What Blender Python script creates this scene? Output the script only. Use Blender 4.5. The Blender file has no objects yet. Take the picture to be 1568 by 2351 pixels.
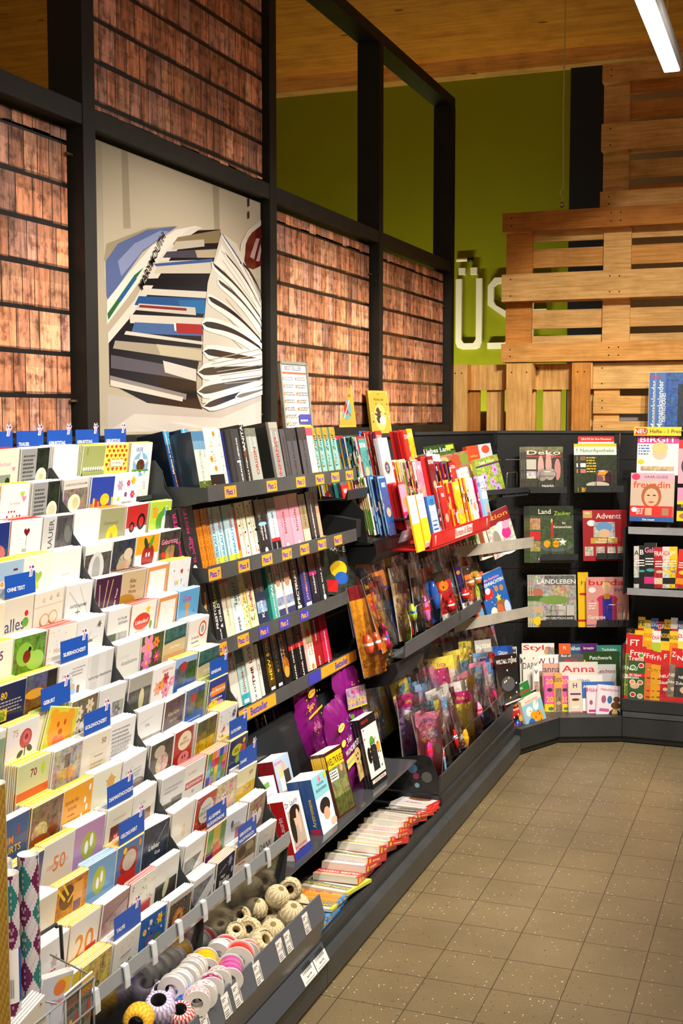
import bpy, math, random
from mathutils import Vector, Matrix, Euler
random.seed(7)
sc=bpy.context.scene
COL=sc.collection
# ---------------------------------------------------------------- camera
F0,CX,CY,H=2820.,784.,1175.5,1.7
PIT=math.atan((CY-947)/F0); YAW=math.atan(1060*math.cos(PIT)/F0)
FW=Vector((-math.sin(YAW)*math.cos(PIT),math.cos(YAW)*math.cos(PIT),-math.sin(PIT)))
RT=Vector((math.cos(YAW),math.sin(YAW),0)); UP=RT.cross(FW)
CAM=Vector((0,0,H))
def ray(x,y): return FW+RT*((x-CX)/F0)-UP*((y-CY)/F0)
def onx(x,y,X): d=ray(x,y); return CAM+d*(X/d.x)
def ony(x,y,Y): d=ray(x,y); return CAM+d*(Y/d.y)
def onz(x,y,Z): d=ray(x,y); return CAM+d*((Z-H)/d.z)
def onpl(x,y,P,N): d=ray(x,y); return CAM+d*((Vector(P)-CAM).dot(N)/d.dot(N))
cd=bpy.data.cameras.new('camera'); co=bpy.data.objects.new('camera',cd); COL.objects.link(co)
cd.sensor_fit='VERTICAL'; cd.sensor_height=36; cd.lens=F0/2351*36; cd.clip_start=.05
m=Matrix((RT,UP,-FW)).transposed().to_4x4(); m.translation=CAM; co.matrix_world=m
sc.camera=co
sc.cycles.transparent_max_bounces=32
# ---------------------------------------------------------------- colours
def s2l(c): return c/12.92 if c<=.04045 else ((c+.055)/1.055)**2.4
PAL=dict(w='f4f2ee',k='141416',g='a9a9a8',G='55575a',r='cf2323',R='7d1420',b='2a5fb8',B='1b2450',y='f6c81e',Y='f4e25a',o='ee8a1e',O='c8501c',n='5a9a34',N='25421f',l='b4cf3a',p='ee8fb0',m='c82a7c',P='5b2270',c='efe6d0',t='c7a878',T='6a4128',s='86b8e2',v='b59ad0',e='3c9a96',E='1e4d4c',i='dfe2e4',q='d8d0c6',z='2d2f31',u='b59b3a',x='e9d9d6',a='eda324')
def C(s):
    ph=0.
    if s and s[0]=='#':
        h=s[1:7]; ph=.8 if len(s)>7 else 0.
    else:
        h=PAL[s[0]]; ph=.8 if len(s)>1 else 0.
    return tuple(s2l(int(h[i:i+2],16)/255) for i in (0,2,4))+(1-ph,)
# ---------------------------------------------------------------- materials
MATS={}
def newmat(name):
    m=bpy.data.materials.new(name); m.use_nodes=True; nt=m.node_tree
    b=nt.nodes['Principled BSDF']; MATS[name]=m
    return m,nt,b
def N(nt,t,**k):
    n=nt.nodes.new(t)
    for a,v in k.items():
        if a in n.inputs: n.inputs[a].default_value=v
        else: setattr(n,a,v)
    return n
def mixc(nt,fac,a,b,mode='MIX'):
    n=nt.nodes.new('ShaderNodeMix'); n.data_type='RGBA'; n.blend_type=mode
    for sock,v in ((n.inputs[0],fac),(n.inputs[6],a),(n.inputs[7],b)):
        if isinstance(v,bpy.types.NodeSocket): nt.links.new(v,sock)
        else: sock.default_value=v
    return n.outputs[2]
def mth(nt,op,a,b=0.,c=0.):
    n=nt.nodes.new('ShaderNodeMath'); n.operation=op
    for i,v in enumerate((a,b,c)):
        if isinstance(v,bpy.types.NodeSocket): nt.links.new(v,n.inputs[i])
        else: n.inputs[i].default_value=v
    return n.outputs[0]
def ocoord(nt,scale=(1,1,1)):
    t=nt.nodes.new('ShaderNodeTexCoord'); mp=nt.nodes.new('ShaderNodeMapping')
    nt.links.new(t.outputs['Object'],mp.inputs[0]); mp.inputs['Scale'].default_value=scale
    return mp.outputs[0]
def noise(nt,vec,scale,detail=3,rough=.5,out=0):
    n=N(nt,'ShaderNodeTexNoise',Scale=scale,Detail=detail,Roughness=rough); nt.links.new(vec,n.inputs['Vector']); return n.outputs[out]
def ramp(nt,f,stops):
    n=nt.nodes.new('ShaderNodeValToRGB'); nt.links.new(f,n.inputs[0]); el=n.color_ramp.elements
    while len(el)<len(stops): el.new(.5)
    for e,(p,c) in zip(el,stops): e.position=p; e.color=c if len(c)==4 else tuple(c)+(1,)
    return n.outputs[0]
def attrmat(name,rough,spec=.5,metal=0.,coat=0.,photo=True,bump=0.,var=0.):
    m,nt,b=newmat(name); a=nt.nodes.new('ShaderNodeVertexColor'); a.layer_name='Col'; L=nt.links
    col=a.outputs[0]; v=ocoord(nt)
    if photo:
        nz=noise(nt,v,26,6,.7,1); hs=N(nt,'ShaderNodeHueSaturation',Saturation=1.7,Value=2.1); L.new(nz,hs.inputs['Color'])
        var2=mixc(nt,.85,col,hs.outputs[0],'MULTIPLY')
        dk=ramp(nt,noise(nt,v,60,5,.65),[(.38,(.12,.12,.12)),(.56,(1,1,1))])
        var3=mixc(nt,.75,var2,dk,'MULTIPLY')
        col=mixc(nt,mth(nt,'SUBTRACT',1.,a.outputs[1]),col,var3)
    if var:
        col=mixc(nt,var,col,ramp(nt,noise(nt,v,9,4,.6),[(.35,(.35,.35,.35)),(.65,(1.3,1.3,1.3))]),'MULTIPLY')
    L.new(col,b.inputs['Base Color']); b.inputs['Roughness'].default_value=rough; b.inputs['Metallic'].default_value=metal
    b.inputs['Specular IOR Level'].default_value=spec; b.inputs['Coat Weight'].default_value=coat; b.inputs['Coat Roughness'].default_value=.08
    if bump:
        bp=N(nt,'ShaderNodeBump',Strength=bump,Distance=.001); L.new(noise(nt,v,700,2),bp.inputs['Height']); L.new(bp.outputs[0],b.inputs['Normal'])
    return m
attrmat('print',.32,.5,coat=.35); attrmat('paper',.75,.3,photo=False); attrmat('gloss',.15,.5,photo=False)
attrmat('metal',.38,.4,metal=.0,photo=False,bump=.25,var=.25); attrmat('chrome',.2,.5,metal=1.,photo=False); attrmat('foil',.2,.6,metal=.3,coat=.6,photo=False)
attrmat('timber',.55,.35,photo=False,bump=.6,var=.5); attrmat('board',.07,.45,coat=.15)
def film(name,op,rough):
    m,nt,b=newmat(name); L=nt.links; out=nt.nodes['Material Output']; nt.nodes.remove(b)
    tr=N(nt,'ShaderNodeBsdfTransparent'); gl=N(nt,'ShaderNodeBsdfGlossy',Roughness=rough); gl.inputs['Color'].default_value=(1,1,1,1)
    fr=N(nt,'ShaderNodeFresnel',IOR=1.45); f=mth(nt,'ADD',fr.outputs[0],op)
    bp=N(nt,'ShaderNodeBump',Strength=.8,Distance=.004); L.new(noise(nt,ocoord(nt),28,3),bp.inputs['Height']); L.new(bp.outputs[0],gl.inputs['Normal']); L.new(bp.outputs[0],fr.inputs['Normal'])
    mx=nt.nodes.new('ShaderNodeMixShader'); L.new(f,mx.inputs[0]); L.new(tr.outputs[0],mx.inputs[1]); L.new(gl.outputs[0],mx.inputs[2]); L.new(mx.outputs[0],out.inputs[0])
film('film',.02,.12); film('acryl',.12,.1)
def emis(name,col,st):
    m,nt,b=newmat(name); b.inputs['Emission Color'].default_value=col; b.inputs['Emission Strength'].default_value=st; b.inputs['Base Color'].default_value=(1,1,1,1)
emis('lamp',(1,.97,.93,1),14)
# shingle print: colour from mesh, weather streaks by noise
m,nt,b=newmat('shingle'); a=nt.nodes.new('ShaderNodeVertexColor'); a.layer_name='Col'
v=ocoord(nt,(60,1,5)); st=ramp(nt,noise(nt,v,.9,5,.7),[(.34,(.12,.08,.08)),(.5,(1,1,1)),(.72,(1.7,1.5,1.4))])
v2=ocoord(nt,(1,1,1)); pt=ramp(nt,noise(nt,v2,22,4,.65),[(.36,(.16,.11,.10)),(.5,(1,1,1)),(.72,(1.25,1.12,1.1))])
v3=ocoord(nt,(260,1,22)); fi=ramp(nt,noise(nt,v3,1.3,3,.7),[(.3,(.35,.3,.3)),(.6,(1.1,1.1,1.1))])
c1=mixc(nt,.8,a.outputs[0],st,'MULTIPLY'); c2=mixc(nt,.75,c1,pt,'MULTIPLY'); c3=mixc(nt,.45,c2,fi,'MULTIPLY')
nt.links.new(c3,b.inputs['Base Color']); b.inputs['Roughness'].default_value=.5; b.inputs['Specular IOR Level'].default_value=.35
b.inputs['Coat Weight'].default_value=.5; b.inputs['Coat Roughness'].default_value=.04
# pallet wood (grain along the long axis is put on by the mesh colour; knots by voronoi)
def wood(name,base,dark,sc_,rough,knot=1.):
    m,nt,b=newmat(name); L=nt.links; v=ocoord(nt,sc_)
    a=nt.nodes.new('ShaderNodeVertexColor'); a.layer_name='Col'
    g=ramp(nt,noise(nt,v,3,6,.65),[(.3,dark),(.62,base)])
    vo=N(nt,'ShaderNodeTexVoronoi',Scale=1.3*knot); L.new(ocoord(nt,(1.6,3.2,3.2) if name!='ceiling_wood' else (1.5,3.0,.4)),vo.inputs['Vector'])
    kn=ramp(nt,vo.outputs['Distance'],[(.045,(.10,.05,.03)),(.08,(1,1,1))])
    c=mixc(nt,.8,g,kn,'MULTIPLY'); c=mixc(nt,1.,c,a.outputs[0],'MULTIPLY')
    di=ramp(nt,noise(nt,ocoord(nt),5,5,.6),[(.3,(.5,.45,.4)),(.55,(1,1,1))]); c=mixc(nt,.5,c,di,'MULTIPLY')
    L.new(c,b.inputs['Base Color']); b.inputs['Roughness'].default_value=rough; b.inputs['Specular IOR Level'].default_value=.25
wood('pallet_wood',(.86,.57,.25),(.55,.31,.10),(1.5,25,25),.75)
wood('ceiling_wood',(.95,.40,.055),(.70,.25,.03),(.35,6,1),.55,1.)
# floor tiles
m,nt,b=newmat('floor_tiles'); L=nt.links
v=ocoord(nt); sx=nt.nodes.new('ShaderNodeSeparateXYZ'); L.new(v,sx.inputs[0])
def line(s,off,per,w):
    f=mth(nt,'FRACT',mth(nt,'DIVIDE',mth(nt,'SUBTRACT',s,off),per)); d=mth(nt,'ABSOLUTE',mth(nt,'SUBTRACT',f,.5)); return mth(nt,'GREATER_THAN',d,.5-w/per/2)
lx=line(sx.outputs[0],-1.222,.203,.0028); ly=line(sx.outputs[1],3.44,.2105,.0032); gr=mth(nt,'MAXIMUM',lx,ly)
base=ramp(nt,noise(nt,v,2.2,5,.6),[(.3,C('#6a5d43')[:3]),(.7,C('#7c6d4f')[:3])])
base=mixc(nt,.55,base,ramp(nt,noise(nt,v,260,2,.5),[(.35,(.55,.55,.55)),(.6,(1.1,1.1,1.1))]),'MULTIPLY')
vo=N(nt,'ShaderNodeTexVoronoi',Scale=75); L.new(v,vo.inputs['Vector'])
sep=nt.nodes.new('ShaderNodeSeparateColor'); L.new(vo.outputs['Color'],sep.inputs[0])
spk=mth(nt,'MULTIPLY',mth(nt,'LESS_THAN',vo.outputs['Distance'],.16),mth(nt,'GREATER_THAN',sep.outputs[0],.8))
spd=mth(nt,'MULTIPLY',mth(nt,'LESS_THAN',vo.outputs['Distance'],.17),mth(nt,'LESS_THAN',sep.outputs[0],.16))
c=mixc(nt,spk,base,C('#d8cfb8')); c=mixc(nt,spd,c,C('#2c261d')); c=mixc(nt,gr,c,C('#3a3224'))
L.new(c,b.inputs['Base Color']); L.new(ramp(nt,noise(nt,v,6,4,.6),[(.3,(.28,)*3),(.7,(.45,)*3)]),b.inputs['Roughness']); b.inputs['Specular IOR Level'].default_value=.5
bp=N(nt,'ShaderNodeBump',Strength=.25,Distance=.002); L.new(mth(nt,'SUBTRACT',noise(nt,v,180,2),gr),bp.inputs['Height']); L.new(bp.outputs[0],b.inputs['Normal'])
# painted walls
def paint(name,col,rough=.7):
    m,nt,b=newmat(name); c=mixc(nt,.25,C(col),ramp(nt,noise(nt,ocoord(nt),3,4,.6),[(.3,(.7,.7,.7)),(.7,(1,1,1))]),'MULTIPLY'); nt.links.new(c,b.inputs['Base Color']); b.inputs['Roughness'].default_value=rough; b.inputs['Specular IOR Level'].default_value=.2
paint('paint_green','#8c9010'); paint('paint_dark','#23242e'); paint('paint_white','#d6d4d0')
# ---------------------------------------------------------------- mesh builder
I4=Matrix.Identity(4)
class MB:
    def __init__(s): s.v=[];s.f=[];s.c=[];s.m=[];s.sm=[];s.mats=[];s.M=I4
    def mi(s,n):
        if n not in s.mats: s.mats.append(n)
        return s.mats.index(n)
    def add(s,vs,fs,col,mat='print',smooth=False):
        o=len(s.v); M=s.M; k=s.mi(mat); cc=C(col) if isinstance(col,str) else None
        s.v+=[M@Vector(p) for p in vs]
        for i,f in enumerate(fs): s.f.append([j+o for j in f]); s.c.append(cc or col[i]); s.m.append(k); s.sm.append(smooth)
        return s
    def box(s,x0,y0,z0,x1,y1,z1,col,mat='metal',fc=None):
        vs=[(x,y,z) for z in (z0,z1) for y in (y0,y1) for x in (x0,x1)]
        fs=[(0,2,3,1),(4,5,7,6),(0,1,5,4),(2,6,7,3),(0,4,6,2),(1,3,7,5)] # bottom top front(-y) back(+y) left(-x) right(+x)
        if fc: s.add(vs,fs,[C(q) for q in fc],mat)
        else: s.add(vs,fs,col,mat)
        return s
    def prism(s,pts,z0,z1,col,mat='metal'):
        n=len(pts); vs=[(x,y,z0) for x,y in pts]+[(x,y,z1) for x,y in pts]
        fs=[tuple(range(n))[::-1],tuple(range(n,2*n))]+[(i,(i+1)%n,n+(i+1)%n,n+i) for i in range(n)]
        return s.add(vs,fs,col,mat)
    def prof(s,pts,y0,y1,col,mat='metal'):
        """profile in (x,z) run along y"""
        n=len(pts); vs=[(x,y0,z) for x,z in pts]+[(x,y1,z) for x,z in pts]
        fs=[tuple(range(n)),tuple(range(n,2*n))[::-1]]+[(i,n+i,n+(i+1)%n,(i+1)%n) for i in range(n)]
        return s.add(vs,fs,col,mat)
    def lathe(s,pr,col,mat='paper',n=20,axis='z',cols=None,sm=True):
        vs=[];fs=[];cl=[]
        for k,(r,h) in enumerate(pr):
            for i in range(n):
                a=2*math.pi*i/n; p=(r*math.cos(a),r*math.sin(a),h)
                if axis=='y': p=(p[0],p[2],p[1])
                if axis=='x': p=(p[2],p[0],p[1])
                vs.append(p)
        for k in range(len(pr)-1):
            for i in range(n):
                j=(i+1)%n; fs.append((k*n+i,k*n+j,(k+1)*n+j,(k+1)*n+i))
                cl.append(cols(k,i) if cols else None)
        return s.add(vs,fs,[C(q) for q in cl] if cols else col,mat,sm)
    def tube(s,pts,r,col,mat='chrome',n=6):
        pts=[Vector(p) for p in pts]; vs=[];fs=[]
        for k,p in enumerate(pts):
            d=(pts[min(k+1,len(pts)-1)]-pts[max(k-1,0)]).normalized(); a=d.orthogonal().normalized()
            if k and a.dot(pa)<0: a=-a
            if k: a=(pa-d*pa.dot(d)).normalized()
            pa=a; b_=d.cross(a)
            vs+=[p+a*(r*math.cos(t*2*math.pi/n))+b_*(r*math.sin(t*2*math.pi/n)) for t in range(n)]
        for k in range(len(pts)-1):
            for i in range(n): j=(i+1)%n; fs.append((k*n+i,k*n+j,(k+1)*n+j,(k+1)*n+i))
        fs+= [tuple(range(n))[::-1],tuple((len(pts)-1)*n+i for i in range(n))]
        return s.add(vs,fs,col,mat,True)
    def grid(s,fn,nu,nv,col,mat='film',smooth=True):
        vs=[fn(i/nu,j/nv) for j in range(nv+1) for i in range(nu+1)]
        fs=[(j*(nu+1)+i,j*(nu+1)+i+1,(j+1)*(nu+1)+i+1,(j+1)*(nu+1)+i) for j in range(nv) for i in range(nu)]
        return s.add(vs,fs,col,mat,smooth)
    def mesh(s,name):
        me=bpy.data.meshes.new(name); me.from_pydata([tuple(v) for v in s.v],[],s.f)
        for n in s.mats: me.materials.append(MATS[n])
        me.polygons.foreach_set('material_index',s.m); me.polygons.foreach_set('use_smooth',s.sm)
        ca=me.color_attributes.new('Col','FLOAT_COLOR','CORNER'); buf=[]
        for f,c in zip(s.f,s.c): buf.extend(c*len(f))
        ca.data.foreach_set('color',buf); me.update(); return me
    def build(s,name,parent=None,loc=None,rot=None,**k):
        o=bpy.data.objects.new(name,s.mesh(name)); COL.objects.link(o)
        if parent: o.parent=parent
        if loc is not None: o.location=loc
        if rot is not None: o.rotation_euler=rot
        tag(o,**k); return o
LABELS={}
def tag(o,label=None,cat=None,group=None,kind=None):
    if label:
        o['label']=label
        if cat: LABELS.setdefault(label,[]).append(o.name)
    if cat: o['category']=cat
    if group: o['group']=group
    if kind: o['kind']=kind
def empty(name,label,cat,loc=(0,0,0),rot=(0,0,0),group=None):
    o=bpy.data.objects.new(name,None); COL.objects.link(o); o.location=loc; o.rotation_euler=rot; o.empty_display_size=.05; tag(o,label,cat,group); return o
def dup(o,loc,rot,label,group=None):
    c=o.copy(); COL.objects.link(c); c.location=loc; c.rotation_euler=rot; c['label']=label; LABELS.setdefault(label,[]).append(c.name)
    if group: c['group']=group
    for ch in o.children:
        d=ch.copy(); COL.objects.link(d); d.parent=c
    return c
R=math.radians
# ---------------------------------------------------------------- lettering (flat glyph meshes, cached)
TC={}
TS=bpy.data.scenes.new('lettering')
def glyphs(txt,bold=.0):
    k=(txt,bold)
    if k in TC: return TC[k]
    cu=bpy.data.curves.new('t','FONT'); cu.body=txt; cu.size=1; cu.resolution_u=2; cu.offset=bold; cu.align_x='CENTER'; cu.align_y='CENTER'
    ob=bpy.data.objects.new('t',cu); TS.collection.objects.link(ob); vl=TS.view_layers[0]; vl.update(); dg=vl.depsgraph; me=ob.evaluated_get(dg).to_mesh()
    vs=[tuple(v.co) for v in me.vertices]; fs=[tuple(p.vertices) for p in me.polygons]; ob.evaluated_get(dg).to_mesh_clear()
    bpy.data.objects.remove(ob); bpy.data.curves.remove(cu)
    if vs:
        x0=min(v[0] for v in vs);x1=max(v[0] for v in vs);y0=min(v[1] for v in vs);y1=max(v[1] for v in vs)
        vs=[(v[0]-(x0+x1)/2,v[1]-(y0+y1)/2) for v in vs]
    else: x0=x1=y0=y1=0
    TC[k]=(vs,fs,x1-x0,y1-y0); return TC[k]
class Face:
    dim=1.
    """draws flat printed shapes on the front (-y) of an object; x to the right, z up; w,h in metres; layers a hair apart"""
    def __init__(s,mb,w,h,y=0.,z0=0.,x0=None,mat='print'): s.b=mb;s.w=w;s.h=h;s.y=y;s.k=1;s.z0=z0;s.x0=-w/2 if x0 is None else x0;s.mat=mat
    def P(s,x,y): return (s.x0+x*s.w,s.y-.00022*s.k,s.z0+y*s.h)
    def poly(s,pts,c):
        q=C(c); q=(q[0]*s.dim,q[1]*s.dim,q[2]*s.dim,q[3]); s.b.add([s.P(*p) for p in pts],[tuple(range(len(pts)))],[q],s.mat); s.k+=.25
    def rect(s,a,b,c,d,col): s.poly([(a,b),(c,b),(c,d),(a,d)],col)
    def ell(s,cx,cy,rx,ry,col,n=16,rot=0,a0=0,a1=360):
        k=s.w/s.h; q=[]
        for i in range(n):
            t=R(a0+(a1-a0)*i/(n if a1-a0==360 else n-1)); x=rx*math.cos(t); y=ry*math.sin(t); q.append((cx+x*math.cos(rot)-y*math.sin(rot),cy+(x*math.sin(rot)+y*math.cos(rot))*k))
        s.poly(q,col)
    stretch=False
    def text(s,cx,cy,size,txt,col,rot=0,fit=.94,bold=.012):
        vs,fs,tw,th=glyphs(txt,bold)
        if not vs: return
        k=size*s.h; lim=(s.h if rot in (90,-90) else s.w)*fit
        if tw*k>lim or (s.stretch and size>=.105 and rot==0 and .38<cx<.6 and len(txt)>2): sx=lim*(1 if tw*k>lim else .93)/tw
        else: sx=k
        a=R(rot); y=s.y-.00022*s.k; ox=s.x0+cx*s.w; oz=s.z0+cy*s.h
        s.b.add([(ox+p[0]*sx*math.cos(a)-p[1]*k*math.sin(a),y,oz+p[0]*sx*math.sin(a)+p[1]*k*math.cos(a)) for p in vs],fs,col,s.mat); s.k+=.25
    def draw(s,ops,seed=0):
        rn=random.Random(hash(ops)%9999 if False else sum(map(ord,ops)))
        for op in ops.split(';'):
            t=op.split()
            if not t: continue
            o=t[0]; n=lambda i: float(t[i])
            if o=='b': s.rect(0,0,1,1,t[1])
            elif o=='r': s.rect(n(1),n(2),n(3),n(4),t[5])
            elif o=='e': s.ell(n(1),n(2),n(3),n(4),t[5],rot=R(n(6)) if len(t)>6 else 0)
            elif o=='t': s.text(n(1),n(2),n(3),t[4].replace('_',' '),t[5],int(t[6]) if len(t)>6 else 0)
            elif o=='f':
                for i in range(6): a=i*math.pi/3; s.ell(n(1)+.6*n(3)*math.cos(a),n(2)+.6*n(3)*math.sin(a)*s.w/s.h,n(3)*.45,n(3)*.3,t[4],10,a)
                s.ell(n(1),n(2),n(3)*.25,n(3)*.25,t[5],8)
            elif o=='h':
                q=[]
                for i in range(20):
                    a=2*math.pi*i/20; q.append((n(1)+n(3)*math.sin(a)**3,n(2)+n(3)*(13*math.cos(a)-5*math.cos(2*a)-2*math.cos(3*a)-math.cos(4*a))/16*s.w/s.h))
                s.poly(q,t[4])
            elif o=='s':
                q=[]
                for i in range(10): a=math.pi/2+i*math.pi/5; r=n(3)*(1 if i%2==0 else .45); q.append((n(1)+r*math.cos(a),n(2)+r*math.sin(a)*s.w/s.h))
                s.poly(q,t[4])
            elif o=='d': # scattered dots: count size colours
                for i in range(int(n(1))): s.ell(rn.uniform(.06,.94),rn.uniform(.06,.96),n(2),n(2),rn.choice(t[3]),6)
            elif o=='l':
                x0,y0,x1,y1,w=map(float,t[1:6]); k=s.w/s.h; dx,dy=x1-x0,(y1-y0)/k; L_=math.hypot(dx,dy) or 1; px,py=-dy/L_*w/2,dx/L_*w/2*k
                s.poly([(x0+px,y0+py),(x1+px,y1+py),(x1-px,y1-py),(x0-px,y0-py)],t[6])
            elif o=='x': # lines of small writing: x0 y0 x1 y1 n colour
                x0,y0,x1,y1=map(float,t[1:5]); c=int(t[5])
                for i in range(c):
                    y=y1-(y1-y0)*(i+.5)/c; x=x0; hh=(y1-y0)/c*.22; e=x1-rn.uniform(0,.25)*(x1-x0)
                    while x<e: wd=rn.uniform(.03,.1); s.rect(x,y-hh,min(x+wd,e),y+hh,t[6]); x+=wd+.02
def tree_floor(): pass
def px(P):
    d=Vector(P)-CAM; z=d.dot(FW); return CX+F0*d.dot(RT)/z, CY-F0*d.dot(UP)/z
def Yat(x,X,z):
    a,b=.5,14.
    for _ in range(40):
        m_=(a+b)/2
        if px((X,m_,z))[0]<x: a=m_
        else: b=m_
    return a
def parts(loc):
    T=Matrix.Translation(-Vector(loc))
    def mk(): q=MB(); q.M=T.copy(); return q
    return mk
def struct(name,mb): return mb.build(name,kind='structure')
# ================================================================ the hall
q=MB(); q.box(-9,-4,-.05,6,9.5,0,'w','floor_tiles'); struct('floor',q)
q=MB(); q.box(-9,-4,4.25,6,9.5,4.4,'w','ceiling_wood'); struct('ceiling',q)
q=MB(); q.box(-9,9.0,-.05,-1.615,9.12,4.25,'w','paint_green'); struct('wall_back',q)
q=MB(); q.box(-1.615,8.96,-.05,6,9.12,4.25,'w','paint_dark'); struct('wall_right',q)
q=MB(); q.box(-9,8.86,4.14,6,8.999,4.25,'#ffe9c0','pallet_wood'); q.build('trim_1',kind='structure')
# raised wall letters
def letter(name,ch_polys,x,z,label):
    b=MB()
    for pts in ch_polys: b.M=Matrix.Rotation(R(90),4,'X'); b.prism([(p[0],p[1]) for p in pts],0,.035,'#efe9dc','paper')
    b.build(name,loc=(x,8.998,z),label=label,cat='letter',group='raised letters on the green wall')
def bars(*rs): return [[(a,b),(c,b),(c,d),(a,d)] for a,b,c,d in rs]
PA=ony(1045,803,9.); PB=ony(1115,803,9.); zb=PA.z; zt=ony(1100,640,9.).z; w_=.045
def roundU(w,h,t,r=.05):
    o=[];i=[]
    out=[(0,h),(0,r),(r*.3,r*.3),(r,0),(w-r,0),(w-r*.3,r*.3),(w,r),(w,h),(w-t,h),(w-t,r+t*.5),(w-r-t*.3,t),(r+t*.3,t),(t,r+t*.5),(t,h)]
    return out
hU=zt-zb; wU=.20
letter('wall_letter',[roundU(wU,hU,w_)]+bars((.02,hU+.03,.07,hU+.08),(.11,hU+.03,.16,hU+.08)),ony(1108,803,9.).x-wU,zb,'white raised letter U with two dots on the green wall')
t=w_; hm=hU/2
S=[(0,t),(0,0),(.14,0),(.2,.05),(.2,hm-.02),(.06,hm+.06),(t,hm+.09),(t,hU-.07),(.07,hU-t),(.155,hU-t),(.155,hU-.09),(.2,hU-.09),(.2,hU-.05),(.15,hU),(.05,hU),(0,hU-.06),(0,hm+.06),(.155,hm-.05),(.155,.07),(.13,t)]
letter('wall_letter',[S],ony(1121,803,9.).x,zb,'white raised letter S half hidden by the pallet boards')
letter('wall_letter',bars((0,0,t,hU),(t,0,.17,t),(t,hm-t/2,.14,hm+t/2),(t,hU-t,.17,hU)),ony(1212,803,9.).x,zb,'white raised letter E seen through the pallet gaps')
q=MB(); a=ony(1048,597,8.984); q.lathe([(0,0),(.014,0),(.014,.085),(0,.085)],'#efe6c8','paper',12,'x'); q.lathe([(0,.085),(.015,.085),(.015,.13),(0,.13)],'k','gloss',12,'x')
q.build('wall_pin',loc=(a.x,8.984,a.z),label='small cream and black rod fixed on green wall above the letters',cat='fitting')
# ================================================================ black timber frame
XF=-1.9; FL=(XF,2.9,0)
fr=empty('timber_frame','tall black painted timber frame standing behind the shelving','frame',FL); mk=parts(FL)
for y0,y1,zt in ((1.74,1.80,4.2),(3.02,3.084,4.2),(4.305,4.368,4.2),(5.58,5.638,3.425),(6.858,6.92,3.425)):
    mk().box(XF-.11,y0,0,XF,y1,zt,'#1c1b17','timber').build('post',fr)
def rail(y0,y1,z0,z1): mk().box(XF-.105,y0,z0,XF-.002,y1,z1,'#23221c','timber').build('rail',fr)
for a,b_ in ((1.8,3.02),(3.084,4.305),(4.368,5.58),(5.638,6.858)):
    rail(a,b_,2.50,2.556); rail(a,b_,1.56,1.632)
rail(4.368,6.92,3.425,3.478)
q=mk()
for a in (Vector((XF-.04,3.02,0)),): pass
XP=-1.945
def clamp(y,z): fr_=mk(); fr_.box(XP+.004,y,z,XP+.012,y+.03,z+.006,'#5a5238'); fr_.build('panel_clip',fr)
for y,z in ((3.0,2.415),(3.0,1.73),(4.28,2.36),(4.29,1.69),(6.83,2.3),(5.55,2.35)): clamp(y-.01,z)
def shingles(y0,y1,z0,z1,X,label,seed):
    rn=random.Random(seed); w=y1-y0; h=z1-z0; b=MB()
    b.box(-w/2,0,0,w/2,.012,h,'#d8d2c6','paper'); b.add([(-w/2,-.0005,0),(w/2,-.0005,0),(w/2,-.0005,h),(-w/2,-.0005,h)],[(0,1,2,3)],'#120c0a','shingle')
    rh=.117; z=h-rn.uniform(.3,.9)*rh
    rows=[]; zz=h
    while zz>0: rows.append((max(z,0),zz)); zz=z; z-=rh
    for (a,c) in rows:
        x=-w/2-rn.uniform(0,.05)
        while x<w/2:
            wd=rn.choice((.045,.05,.06,.07,.085,.1))*rn.uniform(.9,1.1); xa=max(x,-w/2)+.0017; xb=min(x+wd,w/2)-.0017; x+=wd
            if xb-xa<.004: continue
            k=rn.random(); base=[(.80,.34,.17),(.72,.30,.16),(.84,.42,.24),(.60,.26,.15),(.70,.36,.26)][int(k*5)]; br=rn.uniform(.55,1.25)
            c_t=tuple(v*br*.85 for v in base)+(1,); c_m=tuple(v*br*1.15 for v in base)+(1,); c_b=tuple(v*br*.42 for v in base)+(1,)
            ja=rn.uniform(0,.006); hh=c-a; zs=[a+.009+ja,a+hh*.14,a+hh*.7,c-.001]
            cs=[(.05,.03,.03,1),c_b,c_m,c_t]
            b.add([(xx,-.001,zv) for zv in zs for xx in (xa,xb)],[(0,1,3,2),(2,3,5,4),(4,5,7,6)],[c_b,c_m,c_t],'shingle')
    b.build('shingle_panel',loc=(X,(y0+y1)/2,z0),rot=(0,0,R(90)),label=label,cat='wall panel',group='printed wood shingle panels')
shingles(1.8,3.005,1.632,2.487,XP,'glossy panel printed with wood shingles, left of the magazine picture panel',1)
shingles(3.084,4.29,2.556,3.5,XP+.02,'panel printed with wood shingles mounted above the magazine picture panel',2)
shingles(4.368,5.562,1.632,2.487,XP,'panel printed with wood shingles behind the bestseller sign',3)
shingles(5.638,6.84,1.632,2.487,XP,'glossy panel printed with wood shingles at the far end of the frame',4)
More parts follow.
